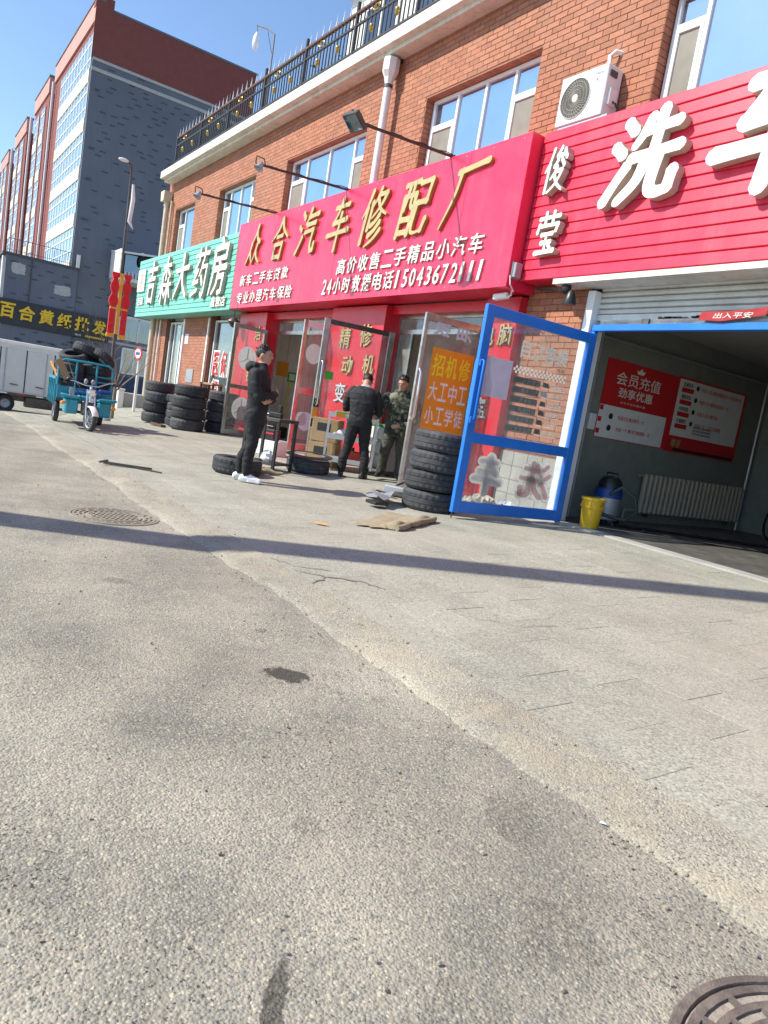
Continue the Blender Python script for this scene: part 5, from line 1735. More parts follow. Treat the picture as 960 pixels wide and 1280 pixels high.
# ------------------------------------------------------------------ tyres
def tyre_mesh(R, W, rim, name, n=84):
    """tyre lying flat, base at z = 0; blocks cut across the tread"""
    h = W / 2
    prof = [(rim, -h * .62), (rim + .012, -h * .86), (rim + (R - rim) * .45, -h), (rim + (R - rim) * .8, -h * .95), (R - .012, -h * .80),
            (R, -h * .66), (R, -h * .34), (R - .009, -h * .31), (R - .009, -h * .25), (R, -h * .22), (R, h * .22), (R - .009, h * .25), (R - .009, h * .31), (R, h * .34), (R, h * .66),
            (R - .012, h * .80), (rim + (R - rim) * .8, h * .95), (rim + (R - rim) * .45, h), (rim + .012, h * .86), (rim, h * .62), (rim + .02, h * .4), (R - .03, h * .5), (R - .03, -h * .5), (rim + .02, -h * .4)]
    mb = MB()
    vs, fs = [], []
    L = len(prof)
    for i, (r, z) in enumerate(prof):
        for k in range(n):
            rr_ = r
            a = 2 * pi * k / n
            if i in (4, 5, 6, 13, 14, 15) and k % 3 == 0:
                rr_ -= .009
            if i in (9, 10) and k % 6 == 2:
                rr_ -= .006
            if i in (9,): a += .03
            if i in (10,): a -= .03
            vs.append((rr_ * cos(a), rr_ * sin(a), z + h))
    for i in range(L):
        i2 = (i + 1) % L
        for k in range(n):
            j = (k + 1) % n
            fs.append((i * n + k, i * n + j, i2 * n + j, i2 * n + k))
    mb.add(vs, fs)
    o = mb.build(name, 'rubber', None, 32)
    me = o.data
    bpy.data.objects.remove(o)
    return me
TY = {'near': tyre_mesh(.355, .245, .205, 'tyre'), 'big': tyre_mesh(.38, .262, .22, 'tyre'), 'small': tyre_mesh(.27, .19, .165, 'tyre'), 'one': tyre_mesh(.335, .225, .2, 'tyre')}
TW = {'near': .245, 'big': .262, 'small': .19, 'one': .225}
rnd = random.Random(31)
def tyre(kind, loc, label, group, rot=None):
    o = bpy.data.objects.new('tyre', TY[kind])
    COL.objects.link(o)
    o.location = loc
    o.scale = (rnd.uniform(.96, 1.03),) * 2 + (rnd.uniform(.96, 1.0),)
    o.rotation_euler = rot if rot else (atan2(SLOPE, 1) * .6, 0, rnd.uniform(0, 6))
    return tag(o, label, 'tyre', group)
ORD = ['bottom', 'second', 'third', 'topmost']
def stack(kind, x, y, n, where, group):
    z = zp(x, y)
    for k in range(n):
        nm = ('bottom tyre' if k == 0 else 'topmost tyre' if k == n - 1 else ('second tyre from the bottom' if k == 1 else 'second tyre from the top'))
        tyre(kind, (x + rnd.uniform(-.02, .02), y + rnd.uniform(-.02, .02), z + k * TW[kind] * .985), '%s of the %s' % (nm, where), group)
stack('near', -6.98, 5.62, 4, 'stack beside the open blue door', 'tyres stacked beside the blue door')
stack('big', -16.32, 5.64, 4, 'tall stack nearest the dark shaded tyres', 'tyres stacked before the pharmacy')
stack('big', -18.55, 5.62, 4, 'far tall stack by the beige downpipe', 'tyres stacked before the pharmacy')
stack('small', -17.83, 5.86, 4, 'far stack of small tyres between the tall stacks', 'tyres stacked before the pharmacy')
stack('small', -17.24, 5.72, 4, 'near stack of small tyres between the tall stacks', 'tyres stacked before the pharmacy')
stack('near', -16.5, 6.50, 4, 'shaded stack under the pharmacy window with red letters', 'tyres stacked before the pharmacy')
tyre('one', (-9.22, 3.95, zp(-9.22, 3.95)), 'single tyre lying behind the man in white shoes', 'tyres lying on the pavement')
t2 = (-9.92, 5.42)
tyre('one', (*t2, zp(*t2)), 'single tyre lying flat beside the black steel table', 'tyres lying on the pavement')

# ------------------------------------------------------------------ cargo tricycle
a = radians(-4)
F = Vector((-13.74, 2.97))
TS = 0.86
org = F - Vector((cos(a), sin(a))) * 1.22 * TS
zt = zp(org.x, org.y) - .01
tk = thing('cargo_tricycle', 'teal cargo tricycle piled with old tyres on the pavement edge', 'tricycle', (org.x, org.y, zt), a)
tk.matrix_basis = tk.matrix_basis @ Matrix.Scale(TS, 4)
def wheel(x, y, r, w, name='wheel', steer=0.0):
    m = Matrix.Translation((x, y, r)) @ Matrix.Rotation(steer, 4, 'Z')
    mb = MB().lathe([(r - .07, -w * .35), (r - .03, -w * .5), (r - .008, -w * .42), (r, -w * .2), (r, w * .2), (r - .008, w * .42), (r - .03, w * .5), (r - .07, w * .35)], 30, axis='y', close=True)
    mb.v = [tuple(m @ Vector(p)) for p in mb.v]
    wo_ = mb.build(name, 'rubber', tk, 50, local=True)
    mb = MB().lathe([(r - .068, -w * .3), (r - .085, -w * .2), (r - .085, w * .2), (r - .068, w * .3)], 24, axis='y', close=True)
    mb.lathe([(.045, -.06), (.045, .06), (.001, .06)], 12, axis='y')
    for k in range(10):
        t = 2 * pi * k / 10
        mb.bar((.03 * cos(t), 0, .03 * sin(t)), ((r - .08) * cos(t), 0, (r - .08) * sin(t)), .016)
    mb.v = [tuple(m @ Vector(p)) for p in mb.v]
    mb.build('rim', 'galvanised', wo_, 40, local=True)
wheel(1.22, 0, .25, .09, steer=.28)
wheel(-.72, .47, .27, .11); wheel(-.72, -.47, .27, .11)
tb = 'trike_blue'
mb = MB()
mb.box(-1.5, .02, -.56, .56, .50, .56)
for s in (-1, 1):
    mb.box(-1.45, .62, s * .22 - .03, s * .22 + .03, .38, .46)
mb.box(-.75, -.69, -.45, .45, .24, .30)
mb.build('chassis', 'dark_steel', tk, local=True)
MB().box(-.02, .03, -.56, .56, .56, .84, bev=.006).build('front_panel', tb, tk, local=True)
for s in (-1, 1):
    mb = MB().box(-1.5, -.02, s * .56 - .02, s * .56 + .02, .56, .80)
    for k in range(5):
        x = -1.45 + k * .34
        mb.box(x, x + .045, s * .59 - .015, s * .59 + .015, .42, 1.02)
    mb.box(-1.5, -.02, s * .585 - .02, s * .585 + .02, .96, 1.02)
    mb.build('side_panel', tb, tk, local=True)
MB().box(-1.52, -1.48, -.56, .56, .56, 1.0).build('tailgate', tb, tk, local=True)
mb = MB()
arch = [(0, -.56, .84), (0, -.56, 1.26), (0, -.53, 1.36), (0, -.45, 1.41), (0, 0, 1.42), (0, .45, 1.41), (0, .53, 1.36), (0, .56, 1.26), (0, .56, .84)]
mb.tube(arch, .026, 8)
for y in (-.2, .22):
    mb.tube([(0, y, .84), (0, y, 1.42)], .024, 6)
for z in (1.02, 1.14):
    mb.tube([(0, -.56, z), (0, -.2, z)], .018, 6); mb.tube([(0, .22, z), (0, .56, z)], .018, 6)
mb.build('front_rail', tb, tk, 50, local=True)
MB().box(.12, .62, -.2, .2, .52, .70, bev=.03).build('seat_base', tb, tk, local=True)
MB().box(.06, .40, -.34, .34, .70, .79, bev=.03).build('seat', 'trike_blue_dark', tk, local=True)
for s in (-1, 1):
    mb = MB().box(.40, .82, s * .33 - .13, s * .33 + .13, .30, .62, bev=.03)
    mb.box(.40, .80, s * .34 - .16, s * .34 + .16, .62, .66, bev=.01)
    mb.build('footwell_box', tb, tk, local=True)
    MB().tube([(.84, s * .2, .66), (.84, s * .46, .67), (.78, s * .55, .68)], .035, 8).build('crash_bar', tb, tk, 50, local=True)
    MB().ell((.84, s * .5, .52), (.03, .05, .04)).build('indicator', 'print_orange', tk, True, local=True)
mb = MB()
for s in (-1, 1):
    mb.tube([(1.22, s * .075, .25), (1.13, s * .08, .55), (1.03, s * .07, .86)], .022, 8)
mb.tube([(1.02, 0, .60), (.98, 0, .95)], .035, 8)
mb.build('fork', 'chrome', tk, 50, local=True)
mb = MB()
vs, fs = [], []
for i in range(11):
    t = radians(20 + 14 * i)
    for y in (-.07, -.05, .05, .07):
        r = .285 if abs(y) < .06 else .262
        vs.append((1.22 + r * cos(t), y, .25 + r * sin(t)))
for i in range(10):
    for j in range(3):
        fs.append((i * 4 + j, i * 4 + j + 1, (i + 1) * 4 + j + 1, (i + 1) * 4 + j))
m = Matrix.Translation((1.22, 0, 0)) @ Matrix.Rotation(.28, 4, 'Z') @ Matrix.Translation((-1.22, 0, 0))
mb.add([tuple(m @ Vector(p)) for p in vs], fs)
mb.build('mudguard', 'letter_white', tk, 60, local=True)
MB().lathe([(.001, 1.16), (.06, 1.16), (.082, 1.14), (.085, 1.08), (.06, 1.0), (.001, .98)], 18, (0, .0, .80), 'x').build('headlamp', 'chrome', tk, 40, local=True)
MB().tube([(.96, -.42, 1.0), (.98, -.36, 1.0), (1.02, -.12, .94), (1.02, .12, .94), (.98, .34, 1.05), (.92, .46, 1.06)], .014, 8).build('handlebar', 'chrome', tk, 60, local=True)
for s in (-1, 1):
    MB().ell((1.0, s * .07 - .05, 1.02), (.035, .04, .06)).build('gauge', 'plastic_grey', tk, True, local=True)
    MB().box(.90, 1.0, s * .44 - .05, s * .44 + .05, 1.0, 1.05, bev=.015).build('grip', 'plastic_black', tk, local=True)
MB().box(1.06, 1.09, -.43, -.33, .68, .85, bev=.01).build('mirror', 'plastic_grey', tk, local=True)
MB().box(1.05, 1.07, -.02, .08, .60, .68).build('number_tag', 'letter_white', tk, local=True)
for k, (p, q, r_) in enumerate((((1.0, -.2, .96), (1.08, -.05, .62), (1.02, .02, .5)), ((1.0, .22, 1.0), (1.1, .08, .66), (1.0, .0, .45)), ((.95, -.38, .98), (1.05, -.2, .7), (.8, -.1, .5)))):
    MB().tube([p, q, r_], .008, 5).build('cable', 'plastic_black', tk, local=True)
MB().bar((-.02, -.56, 1.0), (-1.2, -.62, 1.32), .03, .02).build('strap', 'print_orange', tk, local=True)
MB().tube([(.03, -.40, 1.40), (.05, -.25, 1.05), (.04, -.1, .86)], .01, 5).build('rope', 'matting', tk, local=True)
MB().box(.035, .05, .08, .22, 1.05, 1.5, mat=Matrix.Rotation(.5, 4, 'X')).build('pale_slat', 'cardboard', tk, local=True)
MB().box(.66, .84, -.13, .13, .30, .60, bev=.02).build('battery_box', 'dark_steel', tk, local=True)
MB().box(.15, .4, .25, .5, .79, .88, bev=.03).build('folded_coat', 'vacuum_blue', tk, local=True)
# its load of tyres
M0 = tk.matrix_basis
LD = []
for k in range(4):
    for y, w in ((-.275, 'left'), (.275, 'right')):
        LD.append(((-.36 + rnd.uniform(-.02, .02), y, .67 + .195 * k), (rnd.uniform(-.05, .05), rnd.uniform(-.05, .05), rnd.uniform(0, 6)),
                   '%s tyre of the %s pile behind the tricycle bars' % (('bottom', 'second', 'third', 'top')[k], w)))
LD += [((-.42, -.24, 1.50), (.28, .22, .4), 'tyre tilted to the left high on the tricycle load'),
       ((-.52, .03, 1.68), (-.16, .30, 1.4), 'highest tyre of the tricycle load'),
       ((-.36, .33, 1.52), (-.75, .25, .9), 'tyre leaning to the right high on the tricycle load'),
       ((-1.02, -.25, 1.30), (.2, .1, .5), 'tyre at the far left of the tricycle load'),
       ((-1.02, .27, 1.25), (-.15, -.1, .9), 'tyre at the far right of the tricycle load'),
       ((-1.0, .0, .75), (.1, .1, 0), 'tyre low at the back of the tricycle bed')]
for (p, r, lab) in LD:
    o = bpy.data.objects.new('tyre', TY['one'])
    COL.objects.link(o)
    e = Euler(r).to_matrix().to_4x4()
    o.matrix_basis = M0 @ Matrix.Translation(p) @ e @ Matrix.Translation((0, 0, -.1)) @ Matrix.Scale(.9, 4)
    tag(o, lab, 'tyre', 'tyres loaded on the tricycle')

# ------------------------------------------------------------------ box truck on the side street
tz = -0.735
tr = thing('box_truck', 'white box truck with side doors parked before the black sign', 'truck', (-27.9, 3.0, tz))
X0, X1 = -28.75, -27.0
MB().box(X0, X1, .9, 4.72, -.10, 1.56, bev=.02).build('cargo_box', 'truck_white', tr)
MB().box(X0 - .02, X1 + .02, .88, 4.74, 1.50, 1.62, bev=.02).build('roof_rim', 'letter_white', tr)
MB().box(X0 - .01, X1 + .015, .9, 4.73, -.14, -.06).build('floor_rim', 'dark_steel', tr)
ye = [1.25, 2.05, 2.88, 3.66, 4.52]
for i in range(4):
    d = MB().box(X1 - .01, X1 + .022, ye[i] + .02, ye[i + 1] - .02, -.02, 1.36, bev=.008).build('side_door', 'truck_white', tr)
    MB().tube([(X1 + .04, ye[i] + (.62 if i % 2 else .16), -.02), (X1 + .04, ye[i] + (.62 if i % 2 else .16), 1.36)], .014, 6).build('lock_rod', 'galvanised', d)
    MB().bar((X1 + .05, ye[i] + .35, .22), (X1 + .05, ye[i] + .58, .20), .035).build('handle', 'dark_steel', d)
for i in range(5):
    MB().box(X1 + .001, X1 + .008, ye[i] - .02, ye[i] + .02, -.03, 1.37).build('door_gap', 'plastic_black', tr)
for i in range(6):
    y = 1.3 + i * .55
    MB().box(X1 + .016, X1 + .022, y, y + .22, -.12, -.075).build('reflector', 'print_red' if i % 2 == 0 else 'print_white', tr)
MB().box(X0 + .3, X1 - .3, -.6, 4.6, -.34, -.15).build('chassis', 'dark_steel', tr)
MB().box(X1 - .5, X1 - .06, 3.75, 4.6, -.50, -.16, bev=.02).build('tank', 'dark_steel', tr)
for y in (3.15, -.1):
    for x in (X1 - .18, X0 + .18):
        w_ = MB().lathe([(.16, -.09), (.27, -.1), (.29, -.06), (.29, .06), (.27, .1), (.16, .09)], 26, (x, y, tz + .29), 'x', close=True).build('wheel', 'rubber_black', tr, 50)
        MB().lathe([(.001, .02), (.06, .05), (.07, .02), (.13, .03), (.165, .08), (.165, -.08), (.001, -.08)], 20, (x, y, tz + .29), 'x').build('rim', 'galvanised', w_, 40)
MB().prism([(.85, -.3), (-.95, -.3), (-.98, .25), (-.75, 1.0), (-.55, 1.1), (.85, 1.1)], X0 + .08, X1 - .08, 'x').build('cab', 'truck_white', tr)
MB().add([(X1 - .074, .6, .4), (X1 - .074, -.7, .4), (X1 - .074, -.55, .95), (X1 - .074, .6, .95)], [(0, 1, 2, 3)]).build('cab_window', 'dark_glass', tr)
MB().add([(X0 + .2, -.972, .35), (X1 - .2, -.972, .35), (X1 - .25, -.772, .97), (X0 + .25, -.772, .97)], [(0, 1, 2, 3)]).build('windscreen', 'dark_glass', tr)
MB().box(X0 + .1, X1 - .1, -1.06, -.955, -.36, -.1).build('bumper', 'plastic_grey', tr)

# ------------------------------------------------------------------ street furniture
lx, ly = -18.6, 4.38
zl = zp(lx, ly)
sl2 = thing('street_lamp', 'slim grey street lamp with red and gold lunar decorations', 'street lamp', (lx, ly, zl))
MB().tube([(lx, ly, zl), (lx, ly, 2.0), (lx, ly - .03, 5.7)], [.042, .036, .026], 12).build('pole', 'dark_steel', sl2, 40)
MB().lathe([(.12, zl), (.12, zl + .06), (.07, zl + .1)], 14, (lx, ly, 0)).build('base', 'galvanised', sl2)
MB().tube([(lx, ly - .03, 5.65), (lx + .02, ly - .04, 5.9), (lx + .05, ly - .08, 5.98), (lx + .12, ly - .2, 6.0)], .026, 10).build('arm', 'dark_steel', sl2, 60)
MB().ell((lx + .16, ly - .27, 5.99), (.06, .12, .04)).build('lamp_head', 'letter_white', sl2, True)
MB().tube([(lx + .04, ly + .03, 5.55), (lx + .05, ly + .06, 5.2), (lx + .04, ly + .03, 4.7), (lx + .07, ly + .12, 4.55)], [.03, .05, .045, .012], 7).build('tattered_ribbon', 'pipe_white', sl2, 60)
dec = thing('festive_knot', 'red and gold festive knot panel tied to the street lamp', 'decoration', (lx, ly, 1.95))
for s in (-1, 1):
    cy = ly + s * .14
    hw = lambda z_: .068 if z_ < 2.66 else .045 + .055 * abs(sin((z_ - 2.66) / .82 * pi * 2.5)) * (1.15 - .4 * (z_ - 2.66))
    zz_ = [2.05, 2.6] + [2.66 + .82 * k / 24 for k in range(25)]
    poly = [(cy + hw(z_), z_) for z_ in zz_] + [(cy - hw(z_), z_) for z_ in reversed(zz_)]
    MB().prism(poly, lx + .06, lx + .11, 'x').build('red_panel', 'knot_red', dec)
    mb = MB()
    rr = random.Random(s + 3)
    for k in range(9):
        z = 2.72 + k * .075
        mb.bar((lx + .115, cy - .05 + rr.uniform(-.02, .02), z), (lx + .115, cy + .05 + rr.uniform(-.02, .02), z + rr.uniform(-.02, .03)), .018, .014)
    tag(mb.build('relief', 'knot_red', dec), None, kind='stuff')
    MB().box(lx + .055, lx + .115, cy - .085, cy + .085, 1.96, 2.05).build('foot', 'knot_gold', dec)
MB().box(lx + .06, lx + .105, ly - .035, ly + .035, 2.05, 3.48).build('gold_strip', 'knot_gold', dec)
MB().box(lx + .05, lx + .118, ly - .2, ly + .2, 2.63, 2.67).build('band', 'knot_gold', dec)

# bare young tree
tx, ty = -21.2, 5.15
bt = thing('bare_tree', 'small leafless tree behind the tricycle and street lamp', 'tree', (tx, ty, zp(tx, ty)))
rr = random.Random(12)
mbt, mbc = MB(), MB()
z0 = zp(tx, ty)
mbt.tube([(tx, ty, z0 - .05), (tx + .02, ty, z0 + .6), (tx - .02, ty + .02, z0 + 1.1)], [.06, .045, .038], 8)
mbt.build('trunk', 'twig', bt, 60)
def grow(p, d, L, r, n):
    pts, rs = [p], [r]
    q = p
    for k in range(3):
        d = (d + Vector((rr.uniform(-.22, .22), rr.uniform(-.22, .22), rr.uniform(-.05, .18)))).normalized()
        q = q + d * L / 3
        pts.append(q); rs.append(r * (1 - .2 * (k + 1)))
    mbc.tube(pts, rs, 4, caps=False)
    if n:
        for k in range(3 if n > 1 else 2):
            grow(pts[rr.randint(1, 3)], (d + Vector((rr.uniform(-1, 1), rr.uniform(-1, 1), rr.uniform(-.2, .5)))).normalized(), L * rr.uniform(.55, .85), rs[-1] * .75, n - 1)
for k in range(7):
    aa = 2 * pi * k / 7 + rr.uniform(-.3, .3)
    grow(Vector((tx - .01, ty + .01, z0 + .7 + .06 * k)), Vector((cos(aa) * .65, sin(aa) * .65, .8)).normalized(), rr.uniform(.9, 1.4), .024, 3)
mbc.build('crown', 'twig', bt)

# round traffic sign
sx, sy = -22.4, 6.05
ts = thing('traffic_sign', 'round red-edged traffic sign on a pale post beyond the tyres', 'traffic sign', (sx, sy, zp(sx, sy)))
MB().tube([(sx, sy, zp(sx, sy)), (sx, sy, 1.9)], .045, 10).build('post', 'pipe_white', ts, 40)
dm = Matrix.Translation((sx, sy, 1.80)) @ Matrix.Rotation(radians(-70), 4, 'Z')
def onsign(mb, name, mat):
    mb.v = [tuple(dm @ Vector(p)) for p in mb.v]
    mb.build(name, mat, ts, 40)
onsign(MB().lathe([(.185, -.012), (.195, 0), (.185, .012), (.001, .012)], 28, (.06, 0, 0), 'x'), 'disc', 'print_red')
onsign(MB().lathe([(.14, .012), (.14, .016), (.001, .016)], 28, (.06, 0, 0), 'x'), 'face', 'print_white')
onsign(MB().box(.077, .08, -.10, .10, -.04, .04), 'bar', 'print_blue')

# concrete planter
pb = thing('concrete_block', 'low concrete block with a white end post past the tyres', 'concrete block', (-24.3, 6.3, 0.1))
MB().box(-24.9, -24.1, 6.15, 6.95, zp(-24.5, 6.5) - .1, .55, bev=.02).build('block', 'concrete', pb)
MB().box(-24.2, -24.0, 5.95, 6.14, zp(-24.2, 6.0) - .1, .62, bev=.02).build('post', 'white_wall', pb)
MB().box(-24.22, -23.98, 5.93, 6.16, .621, .67, bev=.01).build('cap', 'white_wall', pb)

# pole across the road whose long shadow crosses the street
up = thing('utility_pole', 'tall concrete utility pole standing across the road', 'utility pole', (-7.65, -3.2, -.04))
MB().tube([(-7.65, -3.2, -.1), (-7.65, -3.2, 11.6)], [.27, .21], 18).build('pole', 'concrete', up, 40)
MB().box(-7.72, -7.58, -4.1, -2.3, 11.1, 11.22).build('cross_arm', 'galvanised', up)
for y in (-4.0, -3.6, -2.8, -2.4):
    MB().lathe([(.03, 11.22), (.06, 11.26), (.04, 11.3), (.06, 11.34), (.03, 11.4)], 10, (-7.65, y, 0)).build('insulator', 'letter_white', up)

# ------------------------------------------------------------------ things on the pavement
def zs(x, y): return zp(x, y)
# black steel table with tools
cx, cy = -9.86, 4.68
ct = thing('steel_table', 'black steel work table with a shelf beside the lying tyres', 'table', (cx, cy, zs(cx, cy)), radians(33))
w, d, h = .27, .25, .74
for sx_ in (-1, 1):
    for sy_ in (-1, 1):
        MB().box(sx_ * w - .02, sx_ * w + .02, sy_ * d - .02, sy_ * d + .02, 0, h).build('leg', 'black_iron', ct, local=True)
MB().box(-w - .03, w + .03, -d - .03, d + .03, h, h + .05, bev=.005).build('top', 'dark_steel', ct, local=True)
MB().box(-w, w, -d, d, .10, .13).build('shelf', 'dark_steel', ct, local=True)
M0 = ct.matrix_basis
def onto(name, label, cat, mb, mat, m, smooth=False):
    mb.v = [tuple(m @ Vector(p)) for p in mb.v]
    return tag(mb.build(name, mat, None, smooth), label, cat)
pw = thing('impact_wrench', 'dark air impact wrench lying on the black steel table', 'wrench', M0 @ Vector((.05, .02, h + .05)), .6)
MB().box(-.12, .10, -.04, .04, .0, .08, bev=.015).build('body', 'plastic_black', pw, local=True)
MB().box(.02, .08, -.03, .03, .08, .19, bev=.012).build('grip', 'plastic_black', pw, local=True)
MB().tube([(-.12, 0, .04), (-.19, 0, .04)], .022, 10).build('socket', 'chrome', pw, local=True)
onto('rag', 'pale rag on the edge of the black steel table', 'rag', MB().ell((0, 0, 0), (.09, .06, .022)), 'paper_white', M0 @ Matrix.Translation((-.14, -.1, h + .07)), True)
cb = (-9.55, 4.55)
bx = thing('plastic_bag', 'crumpled white bag on the low shelf of the steel table', 'bag', M0 @ Vector((.05, -.05, .13)))
rr = random.Random(6)
mb = MB().ell((0, 0, .07), (.13, .11, .09), 14, 9)
mb.v = [(p[0] * rr.uniform(.8, 1.15), p[1] * rr.uniform(.8, 1.15), max(0, p[2] * rr.uniform(.8, 1.15))) for p in mb.v]
mb.build('bag_body', 'paper_white', bx, local=True)
MB().box(-.2, -.05, -.2, -.06, 0, .03).build('folded_flap', 'matting', bx, local=True)
# hoop lying on the second tyre
hx, hy = -9.92, 5.42
hz = zs(hx, hy) + .225
hoop = thing('brake_shield', 'thin black metal ring lying tilted on a flat tyre', 'metal ring', (hx, hy, hz + .03), 0, rx=.05, ry=.06)
MB().lathe([(.36, 0), (.37, .012), (.30, .03), (.25, .028), (.25, .02), (.30, .018)], 36, close=True).build('ring', 'plastic_black', hoop, 40, local=True)
MB().bar((-.46, -.05, .0), (-.33, 0, .02), .04, .012).build('lug', 'plastic_black', hoop, local=True)
for k in range(3):
    MB().bar((.24 * cos(k * 2.1), .24 * sin(k * 2.1), .02), (.30 * cos(k * 2.1), .30 * sin(k * 2.1), .024), .09, .01).build('tab', 'plastic_black', hoop, local=True)
# debris by the first tyre
onto('engine_part', 'dirty brown car part between the man and the steel table', 'car part',
     MB().tube([(0, 0, .02), (.12, .03, .06), (.22, .1, .03), (.33, .12, .05)], [.03, .05, .035, .02], 7), 'matting', Matrix.Translation((-9.35, 4.33, zs(-9.35, 4.35))) @ Matrix.Rotation(.8, 4, 'Z'), 60)
# white carton in front of the first shop
wc = thing('white_carton', 'white carton on the pavement behind the black steel table', 'carton', (-12.25, 5.75, zs(-12.25, 5.75)), .5)
MB().box(-.35, .35, -.2, .2, 0, .27, bev=.008).build('carton_body', 'paper_white', wc, local=True)
MB().box(-.345, .345, -.03, .03, .2705, .2725).build('tape', 'print_lilac', wc, local=True)
bb = thing('toolbox', 'black tool box on top of the white carton', 'tool box', (-12.25, 5.75, zs(-12.25, 5.75) + .275), .6)
MB().box(-.22, .22, -.12, .12, 0, .2, bev=.02).build('box_body', 'plastic_black', bb, local=True)
MB().tube([(-.1, 0, .2), (-.1, 0, .25), (.1, 0, .25), (.1, 0, .2)], .012, 6).build('handle', 'plastic_black', bb, local=True)
MB().box(-.2, .2, -.125, -.118, .11, .14).build('latch_strip', 'print_red', bb, local=True)

# tool trolley
tx, ty = -10.42, 6.42
tt = thing('tool_trolley', 'white tool trolley with shelves and green tools before the lettered pillar', 'trolley', (tx, ty, zs(tx, ty)), radians(60))
for sx_ in (-1, 1):
    for sy_ in (-1, 1):
        MB().box(sx_ * .40 - .018, sx_ * .40 + .018, sy_ * .2 - .018, sy_ * .2 + .018, .08, .95).build('post', 'trolley_white', tt, local=True)
        MB().lathe([(.04, -.015), (.04, .015)], 12, (sx_ * .40, sy_ * .2, .042), 'y').build('castor', 'plastic_black', tt, local=True)
for z in (.14, .52, .88):
    mb = MB().box(-.42, .42, -.22, .22, z, z + .015)
    mb.box(-.42, .42, -.22, -.205, z + .015, z + .075); mb.box(-.42, .42, .205, .22, z + .015, z + .075)
    mb.box(-.42, -.405, -.205, .205, z + .015, z + .075); mb.box(.405, .42, -.205, .205, z + .015, z + .075)
    mb.build('tray', 'trolley_white', tt, local=True)
M0 = tt.matrix_basis
MB().box(-.30, -.15, -.224, -.2205, .885, .955).build('orange_sticker', 'print_orange', tt, local=True)
for nm, lab, cat, p, s, mt in (('socket_case', 'green socket set case on the tool trolley top tray', 'tool case', (-.12, .05, .895), (.2, .12, .09), 'tool_green'),
                             ('bottle_crate', 'dark crate of bottles on the top tray of the tool trolley', 'crate', (.22, .0, .895), (.13, .13, .13), 'tool_green'),
                             ('rag_pile', 'grey rags heaped on the middle tray of the tool trolley', 'rags', (-.1, 0, .535), (.2, .13, .09), 'shirt_grey'),
                             ('oil_can', 'red oil can on the lowest tray of the tool trolley', 'can', (.12, 0, .155), (.15, .09, .2), 'tool_red')):
    t = thing(nm, lab, cat, M0 @ Vector(p), tt.rotation_euler.z if False else radians(60))
    MB().box(-s[0], s[0], -s[1], s[1], 0, s[2], bev=.02).build('body', mt, t, local=True)
    if nm == 'oil_can':
        MB().tube([(-.05, 0, s[2]), (-.05, 0, s[2] + .06)], .03, 10).build('cap', 'plastic_black', t, local=True)
    elif nm == 'socket_case':
        MB().box(-.08, .08, -s[1] - .02, -s[1], .03, .06, bev=.006).build('handle', 'plastic_black', t, local=True)
    elif nm == 'bottle_crate':
        for k in range(3):
            MB().lathe([(.03, .1), (.032, .2), (.014, .24), (.014, .27), (.001, .27)], 10, (-.08 + k * .08, 0, 0)).build('bottle', ('plastic_grey', 'paper_white', 'tool_green')[k], t, 40, local=True)
    else:
        mb = MB().ell((0, 0, .1), (.14, .1, .06), 12, 8)
        mb.build('fold', 'print_lilac', t, True, local=True)
# cardboard boxes behind the trolley
def carton(x, y, z, rz, sx_, sy_, sz_, label):
    t = thing('cardboard_box', label, 'box', (x, y, z), rz, 'cardboard boxes behind the tool trolley')
    MB().box(-sx_, sx_, -sy_, sy_, 0, sz_, bev=.006).build('box_body', 'cardboard', t, local=True)
    MB().box(-sx_ - .001, sx_ + .001, -.03, .03, sz_ - .0, sz_ + .002).build('tape', 'matting', t, local=True)
    MB().box(-sx_ * .6, sx_ * .4, -sy_ - .0015, -sy_, sz_ * .45, sz_ * .8).build('print', 'print_black', t, local=True)
carton(-11.02, 6.30, zs(-11, 6.3), .75, .24, .18, .42, 'lower cardboard box beside the glass door and tool trolley')
carton(-11.02, 6.30, zs(-11, 6.3) + .425, .8, .24, .18, .40, 'upper cardboard box beside the glass door and tool trolley')
# grey workbench end right of the trolley
wb_ = thing('steel_cabinet', 'grey steel cabinet behind the two men in the shop doorway', 'cabinet', (-10.35, 7.15, zs(-10.35, 7.1)), radians(0))
MB().box(-.28, .28, -.2, .2, .08, .82, bev=.01).build('carcass', 'galvanised', wb_, local=True)
MB().box(-.3, .3, -.22, .22, .821, .86, bev=.006).build('top', 'tool_green', wb_, local=True)
for z in (.12, .36, .60):
    MB().box(-.255, .255, -.222, -.2005, z, z + .2, bev=.008).build('drawer', 'trolley_white', wb_, local=True)

# broken car plastic on the ground
bp = thing('car_fender', 'torn grey plastic car wheel liner lying before the doorway', 'car part', (-7.2, 5.0, zs(-7.2, 5.0)))
P0 = [(-.98, .30), (-.85, .52), (-.45, .50), (-.32, .72), (-.10, .64), (-.02, .38), (.22, .12), (.42, -.10), (.60, -.32), (.46, -.46), (.24, -.40), (.10, -.30), (-.06, -.06), (-.26, .12), (-.5, .22), (-.8, .18)]
nx_ = len(P0)
rr = random.Random(15)
def zf(x, y): return .02 + .10 * max(0, sin(2.6 * x + 1.2)) + .06 * abs(sin(4 * y + x))
bm = bmesh.new()
vv = [bm.verts.new((x * .62, y * .62, zf(x, y))) for x, y in P0]
bm.faces.new(vv)
bmesh.ops.triangulate(bm, faces=bm.faces)
bmesh.ops.subdivide_edges(bm, edges=bm.edges, cuts=2, use_grid_fill=True)
for v in bm.verts:
    v.co.z = zf(v.co.x / .62, v.co.y / .62) + rr.uniform(-.008, .008)
r_ = bmesh.ops.extrude_face_region(bm, geom=bm.faces[:])
